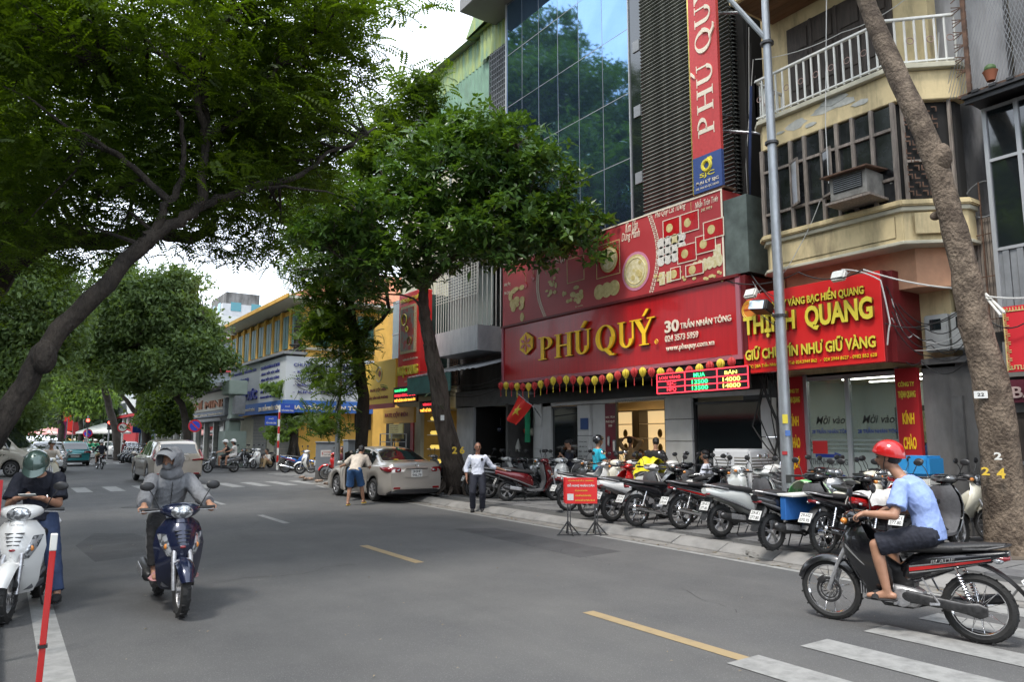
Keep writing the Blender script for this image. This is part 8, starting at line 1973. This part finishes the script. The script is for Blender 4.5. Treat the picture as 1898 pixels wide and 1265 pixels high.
# load carried by some of them
M_=boxb.matrix_basis;bx_=thing('cardboard_box','blue folded cardboard box strapped to the black scooter','box',M_ @ Vector((-.25,-.2,.56)),boxb.rotation_euler.z);MB().bb(-.36,.32,-.05,.04,-.12,.2).build('box_side',mat('box_blue',(.02,.12,.38),.6,var=.1,scale=5),bx_,bevel=.006);MB().bb(-.38,.36,-.2,.1,.2,.235).build('box_flap',whitep,bx_,bevel=.006)
M_=towel.matrix_basis;tw_=thing('towel','white towel draped over a motorbike seat','towel',M_ @ Vector((-.3,0,.79)),towel.rotation_euler.z);MB().shell(lambda u,v:(-.42+.84*u,.19*math.sin((v-.5) *2.6),.05-.17*abs(v*2-1) **2+.01*math.sin(u*14)),12,10,.012,flip=True).build('towel_cloth',C_shirtw,tw_,smooth=True)
M_=rainb.matrix_basis;rc=thing('raincoat','yellow raincoat thrown over a motorbike','raincoat',M_ @ Vector((.18,0,.9)),rainb.rotation_euler.z);MB().shell(lambda u,v:(-.3+.5*u,.34*math.sin((v-.5) *2.4) +.02*math.sin(u*9),.22-.5*abs(v*2-1) **1.6+.02*math.sin(u*12+v*9)),14,14,.01,flip=True).build('coat_cloth',mat('raincoat_yellow',(.72,.62,.02),.5,var=.1,scale=5),rc,smooth=True)
hp=thing('motorbike_helmet','cream helmet hanging on a handlebar next to the yellow raincoat','helmet',M_ @ Vector((.35,-.42,1.0)));MB().ell((0,0,0),(.13,.12,.12),16,10).build('helmet_shell',P_cream,hp,smooth=True);MB().shell(lambda u,v:(.12+.07*u,(v-.5) *.2,-.02-.03*u),3,6,.005).build('helmet_peak',P_cream,hp,smooth=True)
M_=creamb.matrix_basis;cb=thing('delivery_box','blue and white cool box on the cream moped','box',M_ @ Vector((-.42,0,.86)),creamb.rotation_euler.z);MB().bb(-.25,.25,-.24,.24,-.08,.1).build('box_base',whitep,cb,bevel=.02);MB().bb(-.26,.26,-.25,.25,.1,.42).build('box_lid',mat('box_lid_blue',(.03,.25,.55),.4),cb,bevel=.04)
gs=thing('plastic_sheet','green and white printed plastic sheet over a motorbike before the frosted doors','sheet',GP(1545,985,.9) *0+Vector((11.6,7.6,.9)),R(-10));MB().shell(lambda u,v:(-.5+1.0*u,.32*math.sin((v-.5) *2.4),.1-.3*abs(v*2-1) **1.8+.015*math.sin(u*11)),12,10,.01,flip=True).build('sheet_cloth',mat('green_print',(.10,.42,.12),.5,col2=(.6,.65,.5),scale=4,contrast=(.45,.55)),gs,smooth=True)
# ------------------------------------------------------------------ riders in the street
# black motorbike passing on the right
pr,pf_=GP(1812,1193),GP(1551,1150);ang=math.atan2(pf_.y-pr.y,pf_.x-pr.x);mid= (pr+pf_) /2
bl=make_underbone('glossy black motorbike with red and silver stripes ridden past on the right',blade=True,plate_rows=('29-N1','236.18'));bl.location=mid;bl.rotation_euler= (0,0,ang)
for c in kids(bl):
    if c.data.materials[0].name=='paint_base':c.material_slots[0].link='OBJECT';c.material_slots[0].material=P_black
J=ride_J(seat=(-.27,0,.82),grip=(.24,.33,1.0),foot=(.05,.19,.36),lean=.2,face=(1,-.03,-.06),head=(.03,0,1.53),bend=.06)
person('man in light blue T-shirt and red helmet riding the black motorbike',mid,ang,J,dict(skin=skin,top=C_blue,bottom=C_navy,sleeve=.75,leg=.95,shoe='sandal',helmet=P_red,hair='short',visor=False,gap=.02,hem=-.02,skin_=1),.0105)
# navy scooter with the hooded rider
nv=make_scooter('dark navy scooter ridden straight towards the camera by the hooded rider',plate_rows=None or ('29-B1','618.05'));g=GP(338,1146);a2=R(-90)
nv.location= (g.x-.02,g.y+.62,0);nv.rotation_euler= (0,0,a2)
for c in kids(nv):
    if c.data.materials[0].name=='paint_base':c.material_slots[0].link='OBJECT';c.material_slots[0].material=P_navy
J=ride_J(seat=(-.36,0,.80),grip=(.25,.33,1.0),foot=(.12,.17,.39),lean=.12,face=(.8,-.62,-.12),head=(-.2,-.02,1.47),bend=.04)
hoodp,hi=person('rider in a grey hooded jacket with face covered, on the navy scooter',nv.location,a2,J,dict(top=C_grey,bottom=C_black,sleeve=1.88,leg=1.9,shoe='sandal',hair='none',hood=True,gap=.03,mask=C_grey,face=False,shoem=cloth('pink_sandal',(.4,.2,.2))),.0105)
P_=hi['P']
def hood(u,v):
    a= (v-.5) *2*2.35;ph=u*2.3-.35
    r=.128+.02*math.sin(a*3) *u
    return P_(.035+.105*math.cos(ph) * (1.15),.118*math.sin(a) *max(.12,math.sin(ph+.55)) *1.0,.03+.135*math.cos(a) *max(.12,math.sin(ph+.55)))
q=MB();q.shell(lambda u,v:P_(.13-.27*u,(.105+.012*math.sin(u*3)) *math.sin((v-.5) *4.2) * (1-.62*u**3),.015+ (.125+.02* (1-u)) *math.cos((v-.5) *4.2) * (1-.62*u**3)),12,18,.012,flip=True)
q.ell(P_(-.05,0,.0),(.1,.112,.14),14,10);q.ell(P_(-.02,0,-.14),(.105,.12,.09),14,10)
put('hood',wrinkle(vox_mesh(q,.011,1),.006),C_grey,hoodp)
MB().shell(lambda u,v:P_(.10+.10*u,.12*math.sin((v-.5) *2.4),.135-.04*u-.06*abs(v*2-1) **2),5,12,.006).build('cap_peak',C_grey,hoodp,smooth=True)
zc=hi['SP'];MB().tube([zc(.9) +hi['fw'] *.125,zc(.6) +hi['fw'] *.152,zc(.3) +hi['fw'] *.140,zc(.05) +hi['fw'] *.142],.004,6).build('zip',darkmet,hoodp)
# white scooter with the man looking at a phone
g=GP(8,1158);a3=R(-104)
ws=make_scooter('glossy white scooter standing at the left kerb, facing the camera',plate_rows=('29-T1','552.01'));ws.location= (g.x-.62*math.cos(a3),g.y-.62*math.sin(a3),0);ws.rotation_euler= (0,0,a3)
for c in kids(ws):
    if c.data.materials[0].name=='paint_base':c.material_slots[0].link='OBJECT';c.material_slots[0].material=P_white
J=ride_J(seat=(-.34,0,.82),foot=(.02,.24,.36),lean=.13,face=(.62,0,-.78),head=(-.10,0,1.42),bend=.07,hm=('hold','hold'))
J.update(hands=[(.06,.10,1.10),(.05,-.12,1.10)],hd=[(.5,-1,.1),(.5,1,.1)],pn=[(-.3,-.2,1),(-.3,.2,1)],eh=[(-.3,.45,-1),(-.3,-.45,-1)])
J['feet'] = [(.0,.30,.10),(.12,-.16,.38)]
pm,pi_=person('man in navy T-shirt and green helmet looking at a phone on the white scooter',ws.location,a3,J,dict(top=C_navy,bottom=C_jean,sleeve=.8,leg=1.95,helmet=paintm('helmet_green',(.06,.10,.085),.3),gap=.022,skin=skin),.0105)
wp_=ws.matrix_basis @ Vector((.17,0,1.14));ph=thing('mobile_phone','mobile phone held by the man on the white scooter','phone',wp_,a3);MB().box((0,0,0),(.075,.15,.009),(0,-.35,0)).build('phone_case',whitep,ph,bevel=.003)
MB().torus((0,0,0),.03,.007,14,6,ax='x').build('wristwatch',chrome,pm,loc=(-.01,.13,1.1),rot=(0,0,R(-60)))
for b_ in (bl,nv):
    for c in kids(b_):
        if c.name.startswith('stand'):bpy.data.objects.remove(c)
gp=GP(885,950);toC=math.atan2(-gp.y,-gp.x)
J=stand_J(.98,face=(1,.1,-.02),hands=[(.12,.62,1.02),(.08,-.26,.80)]);J['hands'] = [(-.12,.56,.98),(.02,-.26,.78)]
gd_,_i=person('security guard in white shirt and navy trousers standing at the kerb',(gp.x,gp.y,.0),toC,J,dict(top=C_white,bottom=C_navy,sleeve=1.45,leg=2,shoe='shoe',hair='crop',skin=skin_d,hem=.1),.013,.98)
MB().box((.12,.1,1.22),(.03,.06,.07)).build('shirt_badge',inkm,gd_,bevel=.01)
mp=GP(657,938);fa=math.atan2(sp_[1] +1.0-mp.y,sp_[0] -mp.x)
J=stand_J(1.0,face=(1,0,-.35),lean=.34);J.update(neck=(.36,0,1.27),head=(.50,0,1.40),pelvis=(-.08,0,.88),hands=[(.55,.55,.98),(.62,-.2,.95)],feet=[(-.02,.17,.085),(.22,-.17,.085)])
mn,_i=person('man in beige T-shirt and blue shorts leaning into the silver sedan',(mp.x,mp.y,0),fa+R(12),J,dict(top=C_beige,bottom=C_jeanb,sleeve=.85,leg=.98,shoe='sandal',shoem=mat('yellow_slipper',(.6,.42,.08),.6),hair='short',gap=.024,hem=-.05),.013)
def by(px,py,X,rz,J,lab,wear,S=1.0,vox=.018,z=.14):
    y=XP(px,py,X).y;return person(lab,(X,y,z),R(rz),J,wear,vox,S)
by(1108,850,11.9,-20,stand_J(.98,hands=[(.3,.25,1.05),(.3,-.25,1.0)]),'person in a cyan T-shirt and black and white helmet, seen from behind at the shopfront',dict(top=C_cyan,bottom=C_jean,sleeve=.8,helmet=P_black,visor=False),.98)
by(1215,840,12.6,25,stand_J(.96,hands=[(.2,.24,.85),(.2,-.22,.85)],face=(.8,.5,-.4)),'person in a black T-shirt standing at the shop door with his back to the street',dict(top=C_black,bottom=C_black,sleeve=.7),.96)
SJ=lambda S=1.0,**k:dict(dict(pelvis=(-.1,0,.48),neck=(-.06,0,.98),head=(-.03,0,1.15),hands=[(.25,.12,.62),(.25,-.12,.62)],feet=[(.35,.14,.085),(.35,-.14,.085)],face=(1,0,0)),**k)
by(1305,880,12.45,120,SJ(),'security guard with glasses seated in front of the dark window',dict(top=C_white,bottom=C_navy,sleeve=.8,glasses=True),1,z=.2);by(950,850,13.3,200,SJ(),'person in dark red seated inside the dark shop',dict(top=C_maroon,bottom=C_black,sleeve=1.5),1);by(1358,880,12.6,190,SJ(),'tanned person in dark clothes crouching beside the air cooler',dict(top=C_black,bottom=C_black,sleeve=.6,skin=skin_d),.95)
by(1055,850,12.55,150,stand_J(.93,hands=[(.22,.06,1.2),(.25,-.05,1.12)],face=(1,0,-.5)),'woman in a dark dotted dress looking at her phone by the shop window',dict(top=cloth('dotted_navy',(.025,.027,.045)),bottom=C_navy,sleeve=1.2,hair='bun',fem=1),.93)
by(1168,830,13.7,20,stand_J(.98,hands=[(-.05,.12,1.62),(-.05,-.12,1.62)],eh=[(.1,1,.3),(.1,-1,.3)]),'person in tan shirt and shorts with hands behind the head inside the lit shop',dict(top=C_tan,bottom=C_tan,sleeve=1.6,leg=.6),.98);by(1187,830,14.3,200,SJ(),'person in a pale top seated inside the lit shop',dict(top=C_beige,bottom=C_tan,sleeve=.8),1);by(1214,830,14.3,215,SJ(),'person in black seated inside the lit shop',dict(top=C_black,bottom=C_tan,sleeve=.8),1)
# distant riders and walkers
FB= {}
def rider(px,dep,rz,src,col,lab,wear,pas=None,S=1.0):
    p=at(px,dep);copy_tree(src,p,R(rz),'motorbike under the '+lab,None,{'paint_base':col},skip=('stand',))
    J=ride_J(seat=(-.3,0,.82),foot=(.1,.16,.38),lean=.1);person(lab,p,R(rz),J,wear,.024)
    if pas:person(pas[0],p,R(rz),ride_J(seat=(-.62,0,.85),foot=(-.2,.2,.4),lean=.04,grip=(-.1,.2,1.0)),pas[1],.024)
rider(412,37.5,172,SCO,P_grey,'rider in a black vest and white helmet crossing the side street',dict(top=C_black,bottom=C_black,sleeve=.1,leg=.8,helmet=P_white),('woman in white with a white helmet sitting behind the vest rider',dict(top=C_shirtw,bottom=C_shirtw,sleeve=.6,leg=.7,helmet=P_white,hair='long',fem=1)))
rider(97,25.5,-92,VES,P_cream,'rider in a beige shirt and dark cap coming on a cream scooter',dict(top=C_beige,bottom=C_tan,sleeve=1.6,helmet=paintm('helmet_olive',(.04,.045,.03))))
rider(188,42,96,UND,P_black,'rider in a navy jacket going away up the street',dict(top=C_navy,bottom=C_tan,sleeve=1.8,leg=.9,helmet=P_white))
rider(168,60,-85,UND,P_green,'rider in a bright green jacket waiting at the far crossing, left',dict(top=C_green,bottom=C_black,sleeve=1.8,helmet=P_green));rider(178,63,-88,UND,P_green,'rider in a bright green jacket waiting at the far crossing, right',dict(top=C_green,bottom=C_black,sleeve=1.8,helmet=P_white));rider(160,66,-80,SCO,P_white,'rider in white behind the green-jacketed riders',dict(top=C_shirtw,bottom=C_navy,sleeve=1,helmet=P_white))
p=at(231,52);person('person in dark red and black walking on the far pavement edge',p,R(200),stand_J(.98),dict(top=C_red,bottom=C_black,sleeve=1.8),.024,.98)
p=at(498,39.5);person('person in white crouching by the white scooter at the shutter',(p[0],p[1],.13),R(200),SJ(pelvis=(-.1,0,.3),neck=(.05,0,.75),head=(.1,0,.92)),dict(top=C_shirtw,bottom=C_tan,sleeve=.8),.024)
p=at(634,30.5);person('person with a conical hat sitting among the motorbikes behind the cabinet',(p[0],p[1],.13),R(230),SJ(),dict(top=C_maroon,bottom=C_black,sleeve=1.5,hair='short'),.024)
bpy.data.scenes.remove(TMP)
